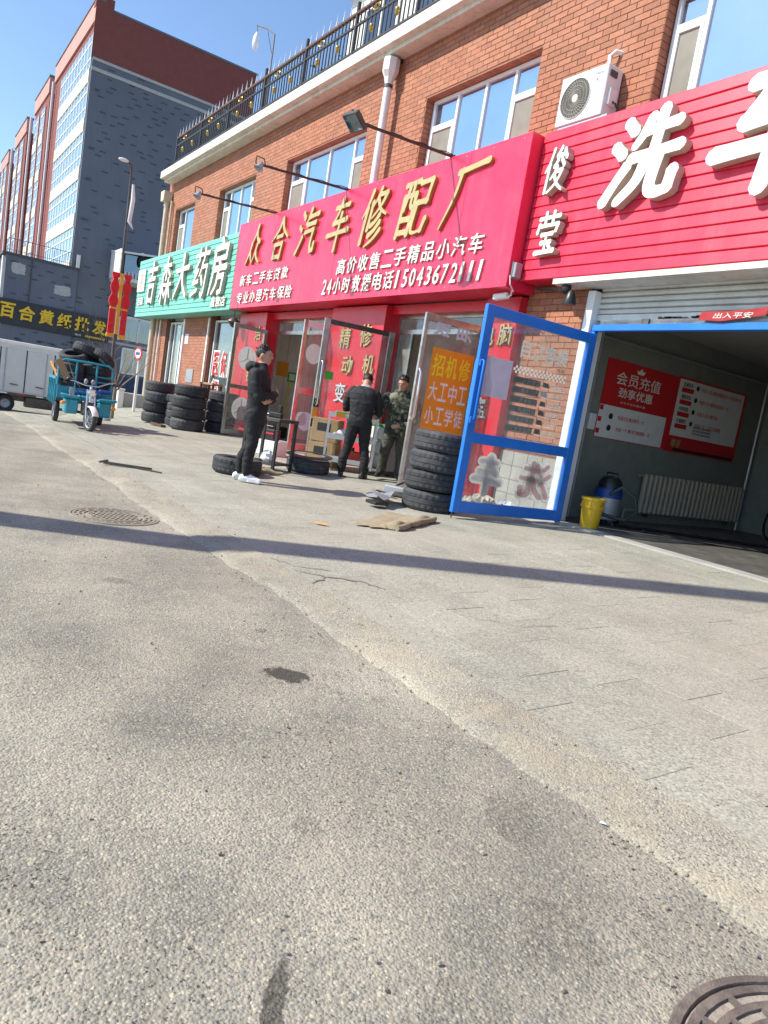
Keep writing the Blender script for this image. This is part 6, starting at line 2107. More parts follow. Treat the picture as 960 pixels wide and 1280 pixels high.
for v in [g for g in r_['geom'] if isinstance(g, bmesh.types.BMVert)]:
    v.co.z += .006
bmesh.ops.recalc_face_normals(bm, faces=bm.faces)
me = bpy.data.meshes.new('liner'); bm.to_mesh(me); bm.free()
me.materials.append(MATS['plastic_grey']); smooth_mesh(me, 50)
link('liner', me, bp, True)
MB().box(.12, .34, -.30, -.10, .03, .07, bev=.008).build('duct', 'plastic_black', bp, local=True)
jk = thing('headlamp_bracket', 'broken pale headlamp bracket lying at the foot of the hiring door', 'car part', (-7.85, 5.72, zs(-7.85, 5.72)), .4)
MB().box(-.2, .2, -.08, .08, .02, .14, bev=.02).build('housing', 'plastic_grey', jk, local=True)
MB().bar((.12, 0, .1), (.34, .12, .34), .035, .02).build('stay', 'paper_white', jk, local=True)
MB().bar((-.15, .05, .1), (.0, .2, .22), .03, .02).build('stay', 'plastic_black', jk, local=True)
MB().bar((-.28, -.1, .03), (.1, -.22, .03), .05, .03).build('strut', 'plastic_black', jk, local=True)
# sack mat
mt_ = thing('sack_mat', 'folded tan sacking mat on the pavement in front of the tyre stack', 'mat', (-6.1, 4.42, zs(-6.1, 4.42)))
c4 = [Vector((-5.86, 3.80)), Vector((-5.62, 4.18)), Vector((-6.18, 5.06)), Vector((-6.62, 4.72))]
rr = random.Random(17)
xs_, n_ = [], 14
mb = MB()
vs = []
for j in range(n_ + 1):
    for i in range(n_ + 1):
        u, v = i / n_, j / n_
        p = c4[0] * (1 - u) * (1 - v) + c4[1] * u * (1 - v) + c4[2] * u * v + c4[3] * (1 - u) * v
        edge_ = i in (0, n_) or j in (0, n_)
        p = p + Vector((rr.uniform(-.02, .02), rr.uniform(-.02, .02))) * (1.6 if edge_ else .5)
        hgt = .012 + .03 * abs(sin(5 * v + 2 * u)) * (u > .55) + .05 * math.exp(-((u - .85) / .12) ** 2) * (.5 + .5 * sin(9 * v)) + rr.uniform(0, .008)
        if edge_: hgt = .006 + .01 * rr.random()
        vs.append((p.x, p.y, zs(p.x, p.y) + hgt))
mb.add(vs, [(j * (n_ + 1) + i, j * (n_ + 1) + i + 1, (j + 1) * (n_ + 1) + i + 1, (j + 1) * (n_ + 1) + i) for j in range(n_) for i in range(n_)])
mb.build('sacking', 'matting', mt_, 70)
mb = MB()
rod = [c4[1].lerp(c4[2], k / 10) for k in range(11)]
mb.tube([(p.x + rr.uniform(-.02, .02), p.y + rr.uniform(-.02, .02), zs(p.x, p.y) + .03 + rr.uniform(-.006, .012)) for p in rod], [.03 + rr.uniform(-.008, .012) for _ in rod], 8)
mb.build('rolled_hem', 'matting', mt_, 70)
# stick, leaf and small litter
st = thing('metal_strip', 'short dark metal strip on the pavement near the road edge', 'metal strip', (-9.1, 2.47, zs(-9.1, 2.47)), 1.0)
MB().bar((-.3, 0, .02), (.28, .05, .02), .05, .03).build('strip', 'dark_steel', st, local=True)
MB().bar((-.34, -.04, .02), (-.26, .02, .05), .05, .02).build('bent_end', 'dark_steel', st, local=True)
MB().bar((.1, .0, .015), (.45, -.12, .015), .02, .02).build('wire_end', 'rusty_rod', st, local=True)
lf_ = thing('fallen_leaf', 'single orange dry leaf on the pavement before the sacking mat', 'leaf', (-5.85, 3.42, zs(-5.85, 3.42)), .7)
MB().add([(-.07, 0, .012), (-.02, -.03, .02), (.05, -.02, .012), (.08, 0, .02), (.03, .035, .014), (-.03, .03, .024)], [(0, 1, 2, 3, 4, 5)]).build('blade', 'dry_leaf', lf_, local=True)
MB().tube([(-.07, 0, .012), (-.11, -.01, .008)], .003, 4).build('stalk', 'dry_leaf', lf_, local=True)
pp_ = thing('paper_scrap', 'tiny white paper scrap in the gutter on the near right', 'paper scrap', (-1.30, 1.98, zr(-1.3, 1.98) + .006), .5)
pp_.matrix_basis = pp_.matrix_basis @ Matrix.Scale(.55, 4)
MB().add([(-.022, -.006, .002), (.018, -.009, .006), (.024, .007, .003), (-.016, .01, .009)], [(0, 1, 2, 3)]).build('scrap', 'paper_white', pp_, local=True)
MB().add([(.018, -.009, .006), (.024, .007, .003), (.016, .004, .012)], [(0, 1, 2)]).build('fold', 'paper_white', pp_, local=True)
# grey rubble beneath the blue door
rr = random.Random(44)
rb = thing('plastic_sheeting', 'crumpled pale plastic sheeting on the ground behind the blue door', 'plastic sheet', (-7.05, 6.55, zs(-7.05, 6.5)))
mb = MB().ell((0, 0, .06), (.33, .24, .12), 22, 12)
mb.v = [(p[0] * rr.uniform(.75, 1.2), p[1] * rr.uniform(.75, 1.2), max(0.003, p[2] * rr.uniform(.6, 1.3))) for p in mb.v]
mb.build('sheet', 'letter_side', rb, local=True)
mb = MB().ell((.1, .35, .04), (.2, .16, .1), 16, 9)
mb.v = [(p[0] * rr.uniform(.85, 1.15), p[1] * rr.uniform(.85, 1.1), max(0.003, p[2] * rr.uniform(.6, 1.3))) for p in mb.v]
mb.build('fold', 'print_lilac', rb, local=True)
# bench bar on the tyre stacks
br_ = thing('wooden_stool', 'low brown wooden stool standing among the tyre stacks', 'stool', (-17.3, 6.45, zs(-17.3, 6.45)))
MB().box(-.45, .45, -.14, .14, 1.08, 1.13, bev=.006).build('seat', 'cardboard', br_, local=True)
for sx_ in (-.4, .4):
    for sy_ in (-.1, .1):
        MB().box(sx_ - .025, sx_ + .025, sy_ - .025, sy_ + .025, 0, 1.08).build('leg', 'rail_bronze', br_, local=True)
onto('timber_offcut', 'short timber offcut at the foot of the tall tyre stack', 'timber', MB().box(-.45, .2, -.06, .06, 0, .06, bev=.006), 'rail_bronze', Matrix.Translation((-16.75, 5.16, zs(-16.7, 5.16))) @ Matrix.Rotation(.1, 4, 'Z'))

# ------------------------------------------------------------------ inside the garage
WX = -6.995
pf = frame_mat((WX + .0165, 0, 0), (0, 1, 0))
po = thing('membership_poster', 'red and white membership poster on the dark garage wall', 'poster', (WX, 9.2, 1.4))
MB().box(WX, WX + .012, 8.38, 10.08, 1.88, 2.50).build('red_field', 'print_red', po)
MB().box(WX, WX + .011, 8.38, 10.08, 1.36, 1.879).build('red_edge', 'print_red', po)
MB().box(WX + .0115, WX + .0135, 8.38, 9.98, 1.37, 1.84).build('white_field', 'print_white', po)
text('会员充值', (8.62, 9.68, 2.16, 2.35), pf, 'letter_white', .001, .006, .0, 'poster_line', po)
text('劲享优惠', (8.72, 9.54, 1.98, 2.13), pf, 'letter_white', .001, .014, 0, 'poster_line', po)
text('会员专享充值优惠', (8.8, 9.4, 1.90, 1.93), pf, 'letter_white', .001, 0, 0, 'poster_line', po)
# little crown
mb = MB()
mb.prism([(9.08, 2.37), (9.05, 2.43), (9.10, 2.41), (9.15, 2.46), (9.20, 2.41), (9.25, 2.43), (9.22, 2.37)], WX + .013, WX + .0165, 'x')
mb.build('crown', 'letter_white', po)
for k, s in enumerate(('充值五百 赠送精洗一次', '充值一千 赠送打蜡镀膜一次')):
    z = 1.66 - k * .17
    text(s, (8.82, 9.45 + k * .2, z, z + .06), pf, 'print_red', .001, 0, 0, 'poster_line', po)
    MB().lathe([(.045, .013), (.045, .0165), (.001, .0165)], 16, (WX, 8.66, z + .03), 'x').build('coin', 'print_black', po)
for k in range(3):
    z = 1.76 - k * .17
    MB().box(WX + .0136, WX + .016, 8.385, 8.46, z, z + .07).build('bullet', 'print_red', po)
p2 = thing('price_poster', 'white price poster with red foot on the dark garage wall', 'poster', (WX, 11.1, 1.36))
MB().box(WX, WX + .012, 10.09, 12.10, 1.34, 2.52).build('red_field', 'print_red', p2)
MB().box(WX + .0121, WX + .014, 10.14, 12.02, 1.60, 2.49).build('white_field', 'print_white', p2)
for k in range(4):
    z = 2.34 - k * .19
    text(('普通洗车', '精致洗车', '内饰清洗', '打蜡抛光')[k], (10.24, 10.5, z + .04, z + .11), pf, 'print_black', .001, .01, 0, 'poster_line', p2)
    MB().box(WX + .0141, WX + .0165, 10.22, 10.54, z - .045, z + .025).build('price_tag', 'print_red', p2)
    MB().lathe([(.04, .0141), (.04, .0165), (.001, .0165)], 16, (WX, 10.64, z + .06), 'x').build('coin', 'print_black', p2)
    text(('充值三百元赠送精致洗车一次优惠多多', '充值六百元赠送内饰清洗一次', '充值九百元赠打蜡', '充值一千二百元送镀膜')[k], (10.75, (11.95, 11.6, 11.35, 11.5)[k], z + .02, z + .085), pf, 'print_red', .001, 0, 0, 'poster_line', p2)
for k in range(3):
    text('本店保留活动最终解释权', (10.72, 11.25, 1.77 - k * .05, 1.805 - k * .05), pf, 'print_black', .001, 0, 0, 'poster_line', p2)
text('尊享', (10.22, 10.48, 1.42, 1.55), pf, 'letter_gold', .001, .02, 0, 'poster_line', p2)
MB().box(WX + .0121, WX + .0135, 10.3, 12.05, 1.36, 1.41).build('dark_foot', 'print_black', p2)

rad = thing('radiator', 'long cream column radiator below the posters in the garage', 'radiator', (WX, 11, .25))
nf = 23
for k in range(nf):
    y = 9.68 + k * (2.72 / (nf - 1))
    MB().box(WX + .05, WX + .13, y - .038, y + .038, .31, .94, bev=.025).build('column', 'radiator', rad)
MB().tube([(WX + .09, 9.5, .90), (WX + .09, 12.5, .90)], .02, 8).build('header', 'radiator', rad)
MB().tube([(WX + .09, 9.3, .2), (WX + .09, 9.3, .35), (WX + .09, 12.5, .35)], .02, 8).build('header', 'radiator', rad)
for y in (9.9, 12.2):
    MB().box(WX, WX + .09, y - .015, y + .015, .26, .31).build('bracket', 'dark_steel', rad)

bk = thing('yellow_bucket', 'yellow plastic bucket just inside the garage beside the blue door', 'bucket', (-6.06, 7.52, .168))
MB().lathe([(.001, 0), (.115, 0), (.145, .36), (.158, .362), (.158, .39), (.145, .39), (.14, .385), (.11, .02), (.001, .02)], 26).build('pail', 'bucket_yellow', bk, 40, local=True)
MB().tube([(.15 * cos(t), -.15 + .0, .30 - .16 * sin(t)) if False else (.155 * cos(t), -.155 * abs(sin(t)) * .35, .35 - .14 * sin(t)) for t in [pi * k / 10 for k in range(11)]], .005, 5).build('bail', 'dark_steel', bk, local=True)
MB().lathe([(.15, .26), (.137, .26), (.139, .30), (.15, .30)], 26, close=True).build('rib', 'bucket_yellow', bk, 40, local=True)
vc = thing('vacuum_cleaner', 'blue and black drum vacuum cleaner with a grey hose in the garage', 'vacuum cleaner', (-6.5, 8.35, .168))
vc.matrix_basis = vc.matrix_basis @ Matrix.Scale(.9, 4)
MB().lathe([(.001, .08), (.19, .08), (.2, .12), (.2, .42), (.001, .42)], 24).build('drum', 'galvanised', vc, 40, local=True)
MB().lathe([(.21, .42), (.215, .52), (.2, .56), (.001, .56)], 24).build('collar', 'vacuum_blue', vc, 40, local=True)
MB().lathe([(.19, .56), (.18, .66), (.12, .74), (.001, .76)], 24).build('motor_head', 'plastic_black', vc, 40, local=True)
MB().tube([(-.1, 0, .72), (-.1, 0, .8), (.1, 0, .8), (.1, 0, .72)], .015, 6).build('handle', 'plastic_black', vc, local=True)
for k in range(4):
    t = pi / 4 + k * pi / 2
    MB().lathe([(.045, -.02), (.045, .02)], 12, (.2 * cos(t), .2 * sin(t), .045), 'x').build('castor', 'plastic_black', vc, local=True)
MB().tube([(.14, -.15, .48), (.3, -.1, .62), (.45, .05, .5), (.5, .1, .28), (.35, .05, .12), (.12, -.2, .16), (.05, -.3, .34)], .028, 10).build('hose', 'hose_grey', vc, 70, local=True)

def cable(label, pts, r=.012):
    pts = [Vector(p) for p in pts]
    out = []
    for i in range(len(pts) - 1):
        p0, p1, p2, p3 = pts[max(i - 1, 0)], pts[i], pts[i + 1], pts[min(i + 2, len(pts) - 1)]
        for k in range(6):
            t = k / 6
            out.append(.5 * ((2 * p1) + (p2 - p0) * t + (2 * p0 - 5 * p1 + 4 * p2 - p3) * t * t + (3 * p1 - p0 - 3 * p2 + p3) * t ** 3))
    out.append(pts[-1])
    t = thing('hose', label, 'hose', (pts[0].x, pts[0].y, FZ))
    MB().tube(out, r, 8).build('tube', 'plastic_black', t, 70)
    for e in (out[0], out[-1]):
        MB().ell(e, (.025, .025, .025), 8, 6).build('coupling', 'dark_steel', t, True)
cable('black pressure hose trailing along the foot of the garage wall', [(-6.3, 8.3, .19), (-6.1, 9.0, .185), (-5.75, 9.8, .185), (-5.35, 10.6, .185), (-4.8, 11.4, .185), (-4.2, 12.3, .185), (-3.6, 12.8, .185)], .022)
cable('black hose hanging in a loop from the garage pier', [(-5.1, 12.3, 1.5), (-5.9, 12.6, 1.25), (-6.3, 12.55, .8), (-6.25, 12.2, .4), (-5.9, 11.8, .19), (-5.2, 11.6, .185), (-4.4, 11.9, .185)], .02)
cable('thin black cable lying across the garage floor', [(-6.0, 8.6, .18), (-5.3, 9.1, .18), (-4.8, 10.0, .18), (-4.0, 10.4, .18), (-3.2, 11.2, .18)], .01)
MB().box(-3.3, 1.0, 7.95, 8.03, FZ + .0065, FZ + .009).build('yellow_line', 'print_yellow', bld)
wa = thing('oil_drum', 'blue drum standing deep in the garage behind the pier', 'drum', (-4.6, 13.4, FZ))
MB().lathe([(.28, 0), (.29, .02), (.28, .3), (.295, .32), (.28, .34), (.28, .6), (.295, .62), (.28, .64), (.28, .9), (.001, .88)], 24).build('shell', 'vacuum_blue', wa, 40, local=True)
MB().lathe([(.05, .88), (.05, .92), (.001, .92)], 12, (.1, 0, 0)).build('bung', 'plastic_black', wa, local=True)
for y, z0_, z1_ in ((8.1, FZ, 3.05), (12.6, FZ, 3.05)):
    MB().tube([(WX + .05, y, z0_), (WX + .05, y, z1_)], .025, 8).build('water_pipe', 'galvanised', bld)
MB().tube([(WX + .05, 8.1, 2.75), (WX + .05, 12.6, 2.78)], .02, 8).build('water_pipe', 'galvanised', bld)
MB().box(WX, WX + .05, 8.18, 8.32, 1.45, 1.68, bev=.008).build('switch_box', 'pvc_white', bld)
# things inside the first shop
bm_ = thing('broom', 'yellow handled broom leaning on the wall inside the first shop', 'broom', (-17.2, 8.5, FZ + .02))
MB().tube([(-17.2, 8.45, .45), (-17.45, 8.62, 1.62)], .018, 8).build('handle', 'print_yellow', bm_)
MB().box(-17.28, -17.12, 8.3, 8.6, FZ + .015, .45, bev=.02).build('brush', 'plastic_black', bm_)

# ------------------------------------------------------------------ people
def limb(mb, pts, rs, mi, n=14, sq=None):
    pts = [Vector(p) for p in pts]
    # rounded ends
    d0 = (pts[0] - pts[1]).normalized(); d1 = (pts[-1] - pts[-2]).normalized()
    P_ = [pts[0] + d0 * rs[0] * .7] + pts + [pts[-1] + d1 * rs[-1] * .7]
    R_ = [rs[0] * .55] + list(rs) + [rs[-1] * .55]
    mb.tube(P_, R_, n, mi)
def trunk(mb, secs, mi, n=20):
    vs, fs = [], []
    for (c, rx, ry) in secs:
        for k in range(n):
            t = 2 * pi * k / n
            ct, st_ = cos(t), sin(t)
            e = .82
            vs.append((c[0] + rx * math.copysign(abs(ct) ** e, ct), c[1] + ry * math.copysign(abs(st_) ** e, st_), c[2]))
    for i in range(len(secs) - 1):
        for k in range(n):
            j = (k + 1) % n
            fs.append((i * n + k, i * n + j, (i + 1) * n + j, (i + 1) * n + k))
    fs.append(tuple(range(n - 1, -1, -1))); fs.append(tuple(range((len(secs) - 1) * n, len(secs) * n)))
    mb.add(vs, fs, mi)
def hand(mb, wrist, fdir, up, mi, curl=.5, sidev=1):
    """palm with five fingers; fdir = way the fingers point, up = back of the hand"""
    w = Vector(wrist); f = Vector(fdir).normalized(); u = Vector(up); u = (u - f * u.dot(f)).normalized(); s = f.cross(u) * sidev
    limb(mb, [w, w + f * .045, w + f * .085], [.024, .033, .030], mi, 10)
    for k, (o, L) in enumerate(((-.030, .058), (-.010, .068), (.010, .064), (.030, .050))):
        b = w + f * .085 + s * o
        p1 = b + f * L * .5 - u * L * .18 * curl
        p2 = p1 + (f * (1 - .7 * curl) - u * curl).normalized() * L * .5
        limb(mb, [b, p1, p2], [.0095, .009, .0075], mi, 8)
    b = w + f * .03 - s * .03
    limb(mb, [b, b + (f * .5 - s * .8) * .035, b + (f * .9 - s * .75 - u * .3) * .06], [.012, .0105, .008], mi, 8)
def head(mb, c, look, MI, tilt=0.0):
    """c = centre of the head, look = facing direction (unit), tilt = chin down in radians"""
    f = Vector(look).normalized()
    z = Vector((0, 0, 1))
    s = f.cross(z).normalized()
    m = Matrix((s, f, z)).transposed()          # local x right, y forward, z up
    m = m @ Matrix.Rotation(-tilt, 3, 'X')
    c = Vector(c)
    def L(p): return c + m @ Vector(p)
    mb.ell(c, (.074, .094, .112), 20, 14, MI['skin'], m)
    mb.ell(L((0, .035, -.06)), (.058, .058, .055), 16, 10, MI['skin'], m)      # jaw
    mb.ell(L((0, .098, -.012)), (.014, .022, .024), 10, 8, MI['skin'], m)      # nose
    mb.ell(L((0, .088, .030)), (.055, .014, .012), 10, 6, MI['skin'], m)       # brow
    for k in (-1, 1):
        mb.ell(L((k * .077, -.004, -.008)), (.012, .022, .032), 10, 8, MI['skin'], m)   # ears
    mb.ell(L((0, .078, -.058)), (.026, .018, .014), 10, 6, MI['skin'], m)      # lips
    return m, L
def person(label, place, heading, build_fn, mats, voxel=.0085, extra=None):
    t = thing('person', label, 'person', place, heading)
    mb = MB()
    info = build_fn(mb)
    src = [(Vector(p)) for p in mb.v]
    fm_ = [0] * len(mb.v)
    for f, mi in zip(mb.f, mb.m):
        for i in f:
            fm_[i] = mi
    me = bpy.data.meshes.new('body')
    me.from_pydata(mb.v, [], mb.f)
    # fill the lookup with face centres as well, so that each patch takes the colour of what made it
    pts = [(p, m_) for p, m_ in zip(src, fm_)]
    for f, mi in zip(mb.f, mb.m):
        if len(f) <= 4:
            c = sum((src[i] for i in f), Vector()) / len(f)
            pts.append((c, mi))
            for i in range(len(f)):
                pts.append(((src[f[i]] + c) / 2, mi))
    bm = bmesh.new(); bm.from_mesh(me); bmesh.ops.recalc_face_normals(bm, faces=bm.faces); bm.to_mesh(me); bm.free()
    tmp = bpy.data.objects.new('tmp', me)
    COL.objects.link(tmp)
    md = tmp.modifiers.new('r', 'REMESH'); md.mode = 'VOXEL'; md.voxel_size = voxel
    sm = tmp.modifiers.new('s', 'SMOOTH'); sm.factor = .5; sm.iterations = 6
    dg = bpy.context.evaluated_depsgraph_get()
    out = bpy.data.meshes.new_from_object(tmp.evaluated_get(dg))
    bpy.data.objects.remove(tmp)
    kd = kdtree.KDTree(len(pts))
    for i, (p, _) in enumerate(pts):
        kd.insert(p, i)
    kd.balance()
    out.materials.clear()
    for m_ in mats:
        out.materials.append(MATS[m_])
    idx = []
    for p in out.polygons:
        _, i, _ = kd.find(p.center)
        idx.append(pts[i][1])
    out.polygons.foreach_set('material_index', idx)
    out.polygons.foreach_set('use_smooth', [True] * len(out.polygons))
    # folds in the cloth
    from mathutils import noise as mnoise
    cloth = set()
    for p in out.polygons:
        if p.material_index in (1, 2):
            cloth.update(p.vertices)
    nrm = [v.normal.copy() for v in out.vertices]
    for i in cloth:
        v = out.vertices[i]
        q = Vector((v.co.x * 9, v.co.y * 9, v.co.z * 17)) + Vector((place[0] * 7, 0, 0))
        f = 1 - abs(mnoise.noise(q)) * 2
        g = mnoise.noise(q * .45)
        v.co = v.co + nrm[i] * (.006 * f + .007 * g)
    out.name = 'body'
    link('body', out, t, True)
    if info:
        for nm, mbx, mt, sm_ in info:
            mbx.build(nm, mt, t, sm_, local=True)
    return t
def hair(c, m, L, full=True):
    mb = MB()
    rr = random.Random(3)
    mb.ell(L((0, -.020, .026)), (.080, .094, .098), 24, 14, 0, m)
    # cut the lower and front part away
    keepv = []
    minv = m.transposed()
    out = MB()
    ok = []
    for p in mb.v:
        q = minv @ (Vector(p) - Vector(c))
        ok.append(q.z > (.045 if q.y > .04 else (.0 if q.y > -.02 else -.055)) or q.y < -.075)
        keepv.append(q)
    vs = []
    for p, q in zip(mb.v, keepv):
        j = 1 + rr.uniform(-.03, .05)
        vs.append(Vector(c) + m @ Vector((q.x * j, q.y * j, q.z * j)))
    out.add(vs, [f for f in mb.f if all(ok[i] for i in f)])
    # tufts
    for k in range(70):
        a, b = rr.uniform(0, 2 * pi), rr.uniform(.15, 1.25)
        q = Vector((.079 * sin(b) * cos(a), -.020 + .093 * sin(b) * sin(a), .026 + .097 * cos(b)))
        if q.y > .05 and q.z < .06: continue
        d = q.normalized()
        tang = Vector((rr.uniform(-1, 1), rr.uniform(-.6, .6), rr.uniform(.1, .8)))
        p0 = L(q * .98); p1 = L(q * 1.03 + tang * .012); p2 = L(q * 1.05 + tang * .028)
        out.tube([p0, p1, p2], [.011, .008, .002], 5)
    return ('hair', out, 'hair', 60)
def eyes(L):
    mb = MB()
    for k in (-1, 1):
        mb.ell(L((k * .030, .083, .012)), (.012, .008, .005), 8, 6)
        mb.bar(L((k * .014, .094, .030)), L((k * .046, .085, .032)), .006, .007)
    return ('eyes', mb, 'hair', True)
def shoe(mb, ankle, toe_dir, mi, L=.26):
    a = Vector(ankle); d = Vector(toe_dir).normalized()
    g = Vector((a.x, a.y, 0))
    z = a.z - .075
    p = [g - d * .07 + Vector((0, 0, z + .045)), g + d * .02 + Vector((0, 0, z + .055)), g + d * .10 + Vector((0, 0, z + .042)), g + d * .175 + Vector((0, 0, z + .032))]
    limb(mb, p, [.040, .045, .043, .033], mi, 12)
    s = d.cross(Vector((0, 0, 1)))
    # flat sole
    for w_, x0, x1 in ((.036, -.10, .05), (.042, .03, .19)):
        c0, c1 = g + d * x0, g + d * x1
        mb.add([c0 - s * w_ + Vector((0, 0, z)), c1 - s * w_ * .85 + Vector((0, 0, z)), c1 + s * w_ * .85 + Vector((0, 0, z)), c0 + s * w_ + Vector((0, 0, z)),
                c0 - s * w_ + Vector((0, 0, z + .035)), c1 - s * w_ * .85 + Vector((0, 0, z + .03)), c1 + s * w_ * .85 + Vector((0, 0, z + .03)), c0 + s * w_ + Vector((0, 0, z + .035))],
               [(3, 2, 1, 0), (4, 5, 6, 7), (0, 1, 5, 4), (1, 2, 6, 5), (2, 3, 7, 6), (3, 0, 4, 7)], mi)
MI = {'skin': 0, 'top': 1, 'legs': 2, 'shoe': 3, 'inner': 4}

# local axes: x to the person's right, y forward, z up
def man_crossed(mb):
    # legs
    for s, foot, knee in ((1, (.09, .06, .085), (.10, .075, .50)), (-1, (-.10, -.07, .085), (-.10, .02, .50))):
        limb(mb, [(s * .085, .045, .90), (s * .09, .05, .74), knee, (foot[0], foot[1] - .02, .28), (foot[0], foot[1] - .01, .12)], [.105, .098, .074, .066, .058], MI['legs'])
        shoe(mb, foot, (s * .12, 1, 0), MI['shoe'])
    trunk(mb, [((0, .045, .80), .165, .125), ((0, .045, .92), .172, .13), ((0, .05, 1.05), .17, .13), ((0, .045, 1.20), .19, .138), ((0, .03, 1.33), .197, .13), ((0, .02, 1.405), .165, .11), ((0, .025, 1.45), .09, .085)], MI['top'])
    trunk(mb, [((0, .045, .76), .172, .132), ((0, .045, .80), .176, .136), ((0, .045, .84), .176, .136)], MI['top'])
    limb(mb, [(0, .03, 1.42), (0, .045, 1.52)], [.056, .054], MI['skin'])
    # crossed arms
    limb(mb, [(.195, .02, 1.36), (.245, .05, 1.22), (.245, .11, 1.08)], [.075, .068, .058], MI['top'])
    limb(mb, [(.245, .11, 1.08), (.10, .23, 1.11), (-.03, .245, 1.15)], [.060, .052, .044], MI['top'])
    limb(mb, [(-.195, .02, 1.36), (-.245, .05, 1.22), (-.245, .11, 1.08)], [.075, .068, .058], MI['top'])
    limb(mb, [(-.245, .11, 1.08), (-.10, .20, 1.07), (.06, .21, 1.06)], [.060, .052, .044], MI['top'])
    hand(mb, (-.05, .25, 1.155), (-1, -.15, .35), (0, 1, .2), MI['skin'], .5)
    hand(mb, (.085, .215, 1.055), (1, -.25, -.15), (0, 1, .2), MI['skin'], .6, -1)
    # hood and collar
    mb.ell((0, -.085, 1.435), (.125, .075, .075), 16, 10, MI['top'], Matrix.Rotation(.5, 3, 'X'))
    for k in range(9):
        t = -pi * .1 - pi * .8 * k / 8
        mb.ell((.105 * cos(t), .01 + .10 * sin(t), 1.46), (.035, .035, .04), 8, 6, MI['top'])
    trunk(mb, [((0, .035, 1.43), .085, .085), ((0, .04, 1.50), .074, .076)], MI['top'])
    m, L = head(mb, (0, .055, 1.60), (.12, 1, 0), MI, .05)
    return [hair((0, .055, 1.60), m, L), eyes(L)]
def fz(p): return (p[0], p[1], zp(p[0], p[1]))
HEAD1 = atan2(.80, .60) - pi / 2
m1 = (-8.50, 3.75)
person('man in black hooded jacket and white shoes standing with crossed arms', fz(m1), HEAD1, man_crossed, ['skin', 'cloth_black', 'cloth_trousers', 'shoe_white', 'shirt_grey'])

def man_back(mb):
    for s, foot, knee in ((1, (.17, .02, .085), (.125, .06, .49)), (-1, (-.17, -.04, .085), (-.13, .03, .49))):
        limb(mb, [(s * .09, .0, .89), (s * .10, .01, .73), knee, (foot[0], foot[1], .28), (foot[0], foot[1], .12)], [.11, .10, .076, .070, .064], MI['legs'])
        shoe(mb, foot, (s * .2, 1, 0), MI['shoe'])
    trunk(mb, [((0, .0, .80), .165, .125), ((0, .0, .90), .18, .135), ((0, .005, 1.02), .175, .13), ((0, .02, 1.18), .205, .145), ((0, .05, 1.32), .225, .14), ((0, .085, 1.40), .18, .115), ((0, .11, 1.44), .10, .085)], MI['top'])
    limb(mb, [(0, .10, 1.42), (0, .155, 1.49)], [.057, .055], MI['skin'])
    limb(mb, [(.17, .065, 1.365), (.235, .065, 1.26), (.255, .075, 1.16), (.26, .09, 1.06)], [.07, .072, .064, .056], MI['top'])
    limb(mb, [(.26, .09, 1.06), (.24, .22, 1.03), (.17, .31, 1.03)], [.06, .05, .043], MI['top'])
    limb(mb, [(-.17, .065, 1.365), (-.235, .065, 1.26), (-.255, .075, 1.16), (-.26, .09, 1.06)], [.07, .072, .064, .056], MI['top'])
    limb(mb, [(-.26, .09, 1.06), (-.22, .23, 1.08), (-.14, .31, 1.06)], [.06, .05, .043], MI['top'])
    hand(mb, (.16, .32, 1.03), (-.5, 1, -.2), (.3, 0, 1), MI['skin'], .7)
    hand(mb, (-.13, .32, 1.06), (.5, 1, -.2), (-.3, 0, 1), MI['skin'], .7, -1)
    trunk(mb, [((0, .115, 1.42), .092, .085), ((0, .135, 1.47), .072, .072)], MI['inner'])
    m, L = head(mb, (0, .215, 1.525), (-.05, 1, 0), MI, .85)
    return [hair((0, .215, 1.525), m, L), eyes(L)]
m2 = (-9.62, 6.05)
HEAD2 = atan2(.62, -.78) - pi / 2
person('man in plain black sweater seen from behind, bending over the tool trolley', fz(m2), HEAD2, man_back, ['skin', 'cloth_black', 'cloth_trousers', 'shoe_black', 'shirt_grey'])

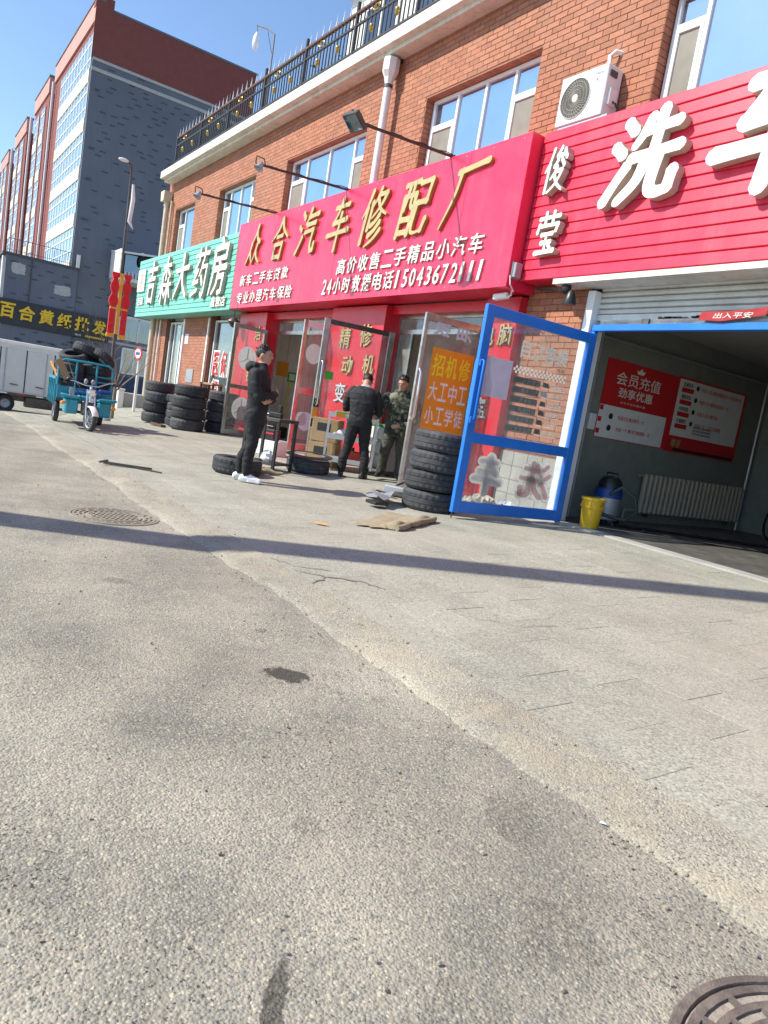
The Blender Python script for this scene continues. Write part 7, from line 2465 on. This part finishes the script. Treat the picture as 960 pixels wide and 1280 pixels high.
def man_camo(mb):
    for s, foot, knee in ((1, (.15, .03, .085), (.13, .08, .48)), (-1, (-.14, .0, .085), (-.12, .05, .48))):
        limb(mb, [(s * .09, .0, .86), (s * .10, .02, .71), knee, (foot[0], foot[1], .28), (foot[0], foot[1], .12)], [.118, .108, .088, .080, .074], MI['legs'])
        shoe(mb, foot, (s * .25, 1, 0), MI['shoe'])
    trunk(mb, [((0, .0, .70), .20, .155), ((0, .0, .78), .20, .155), ((0, .0, .90), .195, .15), ((0, .01, 1.05), .195, .15), ((0, .03, 1.18), .22, .155), ((0, .05, 1.30), .225, .145), ((0, .075, 1.37), .17, .12), ((0, .09, 1.41), .10, .09)], MI['top'])
    limb(mb, [(0, .085, 1.39), (0, .13, 1.48)], [.057, .055], MI['skin'])
    limb(mb, [(.215, .05, 1.32), (.29, .05, 1.18), (.30, .12, 1.02)], [.082, .075, .068], MI['top'])
    limb(mb, [(.30, .12, 1.02), (.33, .26, .98), (.34, .36, .97)], [.068, .06, .052], MI['top'])
    limb(mb, [(-.215, .05, 1.32), (-.275, .03, 1.15), (-.28, .08, .98)], [.082, .074, .066], MI['top'])
    limb(mb, [(-.28, .08, .98), (-.18, .20, .90), (-.08, .25, .88)], [.066, .058, .05], MI['top'])
    hand(mb, (.345, .37, .97), (.1, 1, -.25), (0, .2, 1), MI['skin'], .6)
    hand(mb, (-.07, .255, .88), (.9, .4, -.2), (0, 1, .3), MI['skin'], .6, -1)
    for k in range(11):
        t = pi * .15 + 2 * pi * .95 * k / 11 + pi / 2
        mb.ell((.10 * cos(t), .085 + .085 * sin(t), 1.415), (.03, .03, .03), 8, 6, MI['top'])
    for s in (-1, 1):
        mb.box(s * .11 - .055, s * .11 + .055, .16, .185, 1.10, 1.22, MI['top'])
    m, L = head(mb, (0, .155, 1.555), (.35, 1, 0), MI, .42)
    return [hair((0, .155, 1.555), m, L), eyes(L)]
m3 = (-9.62, 6.78)
HEAD3 = atan2(-.55, .62) - pi / 2
person('man in green camouflage work clothes facing the street in the doorway', (m3[0], m3[1], zp(*m3) + .02), HEAD3, man_camo, ['skin', 'camouflage_cloth', 'camo_trousers', 'shoe_black', 'shirt_grey'])
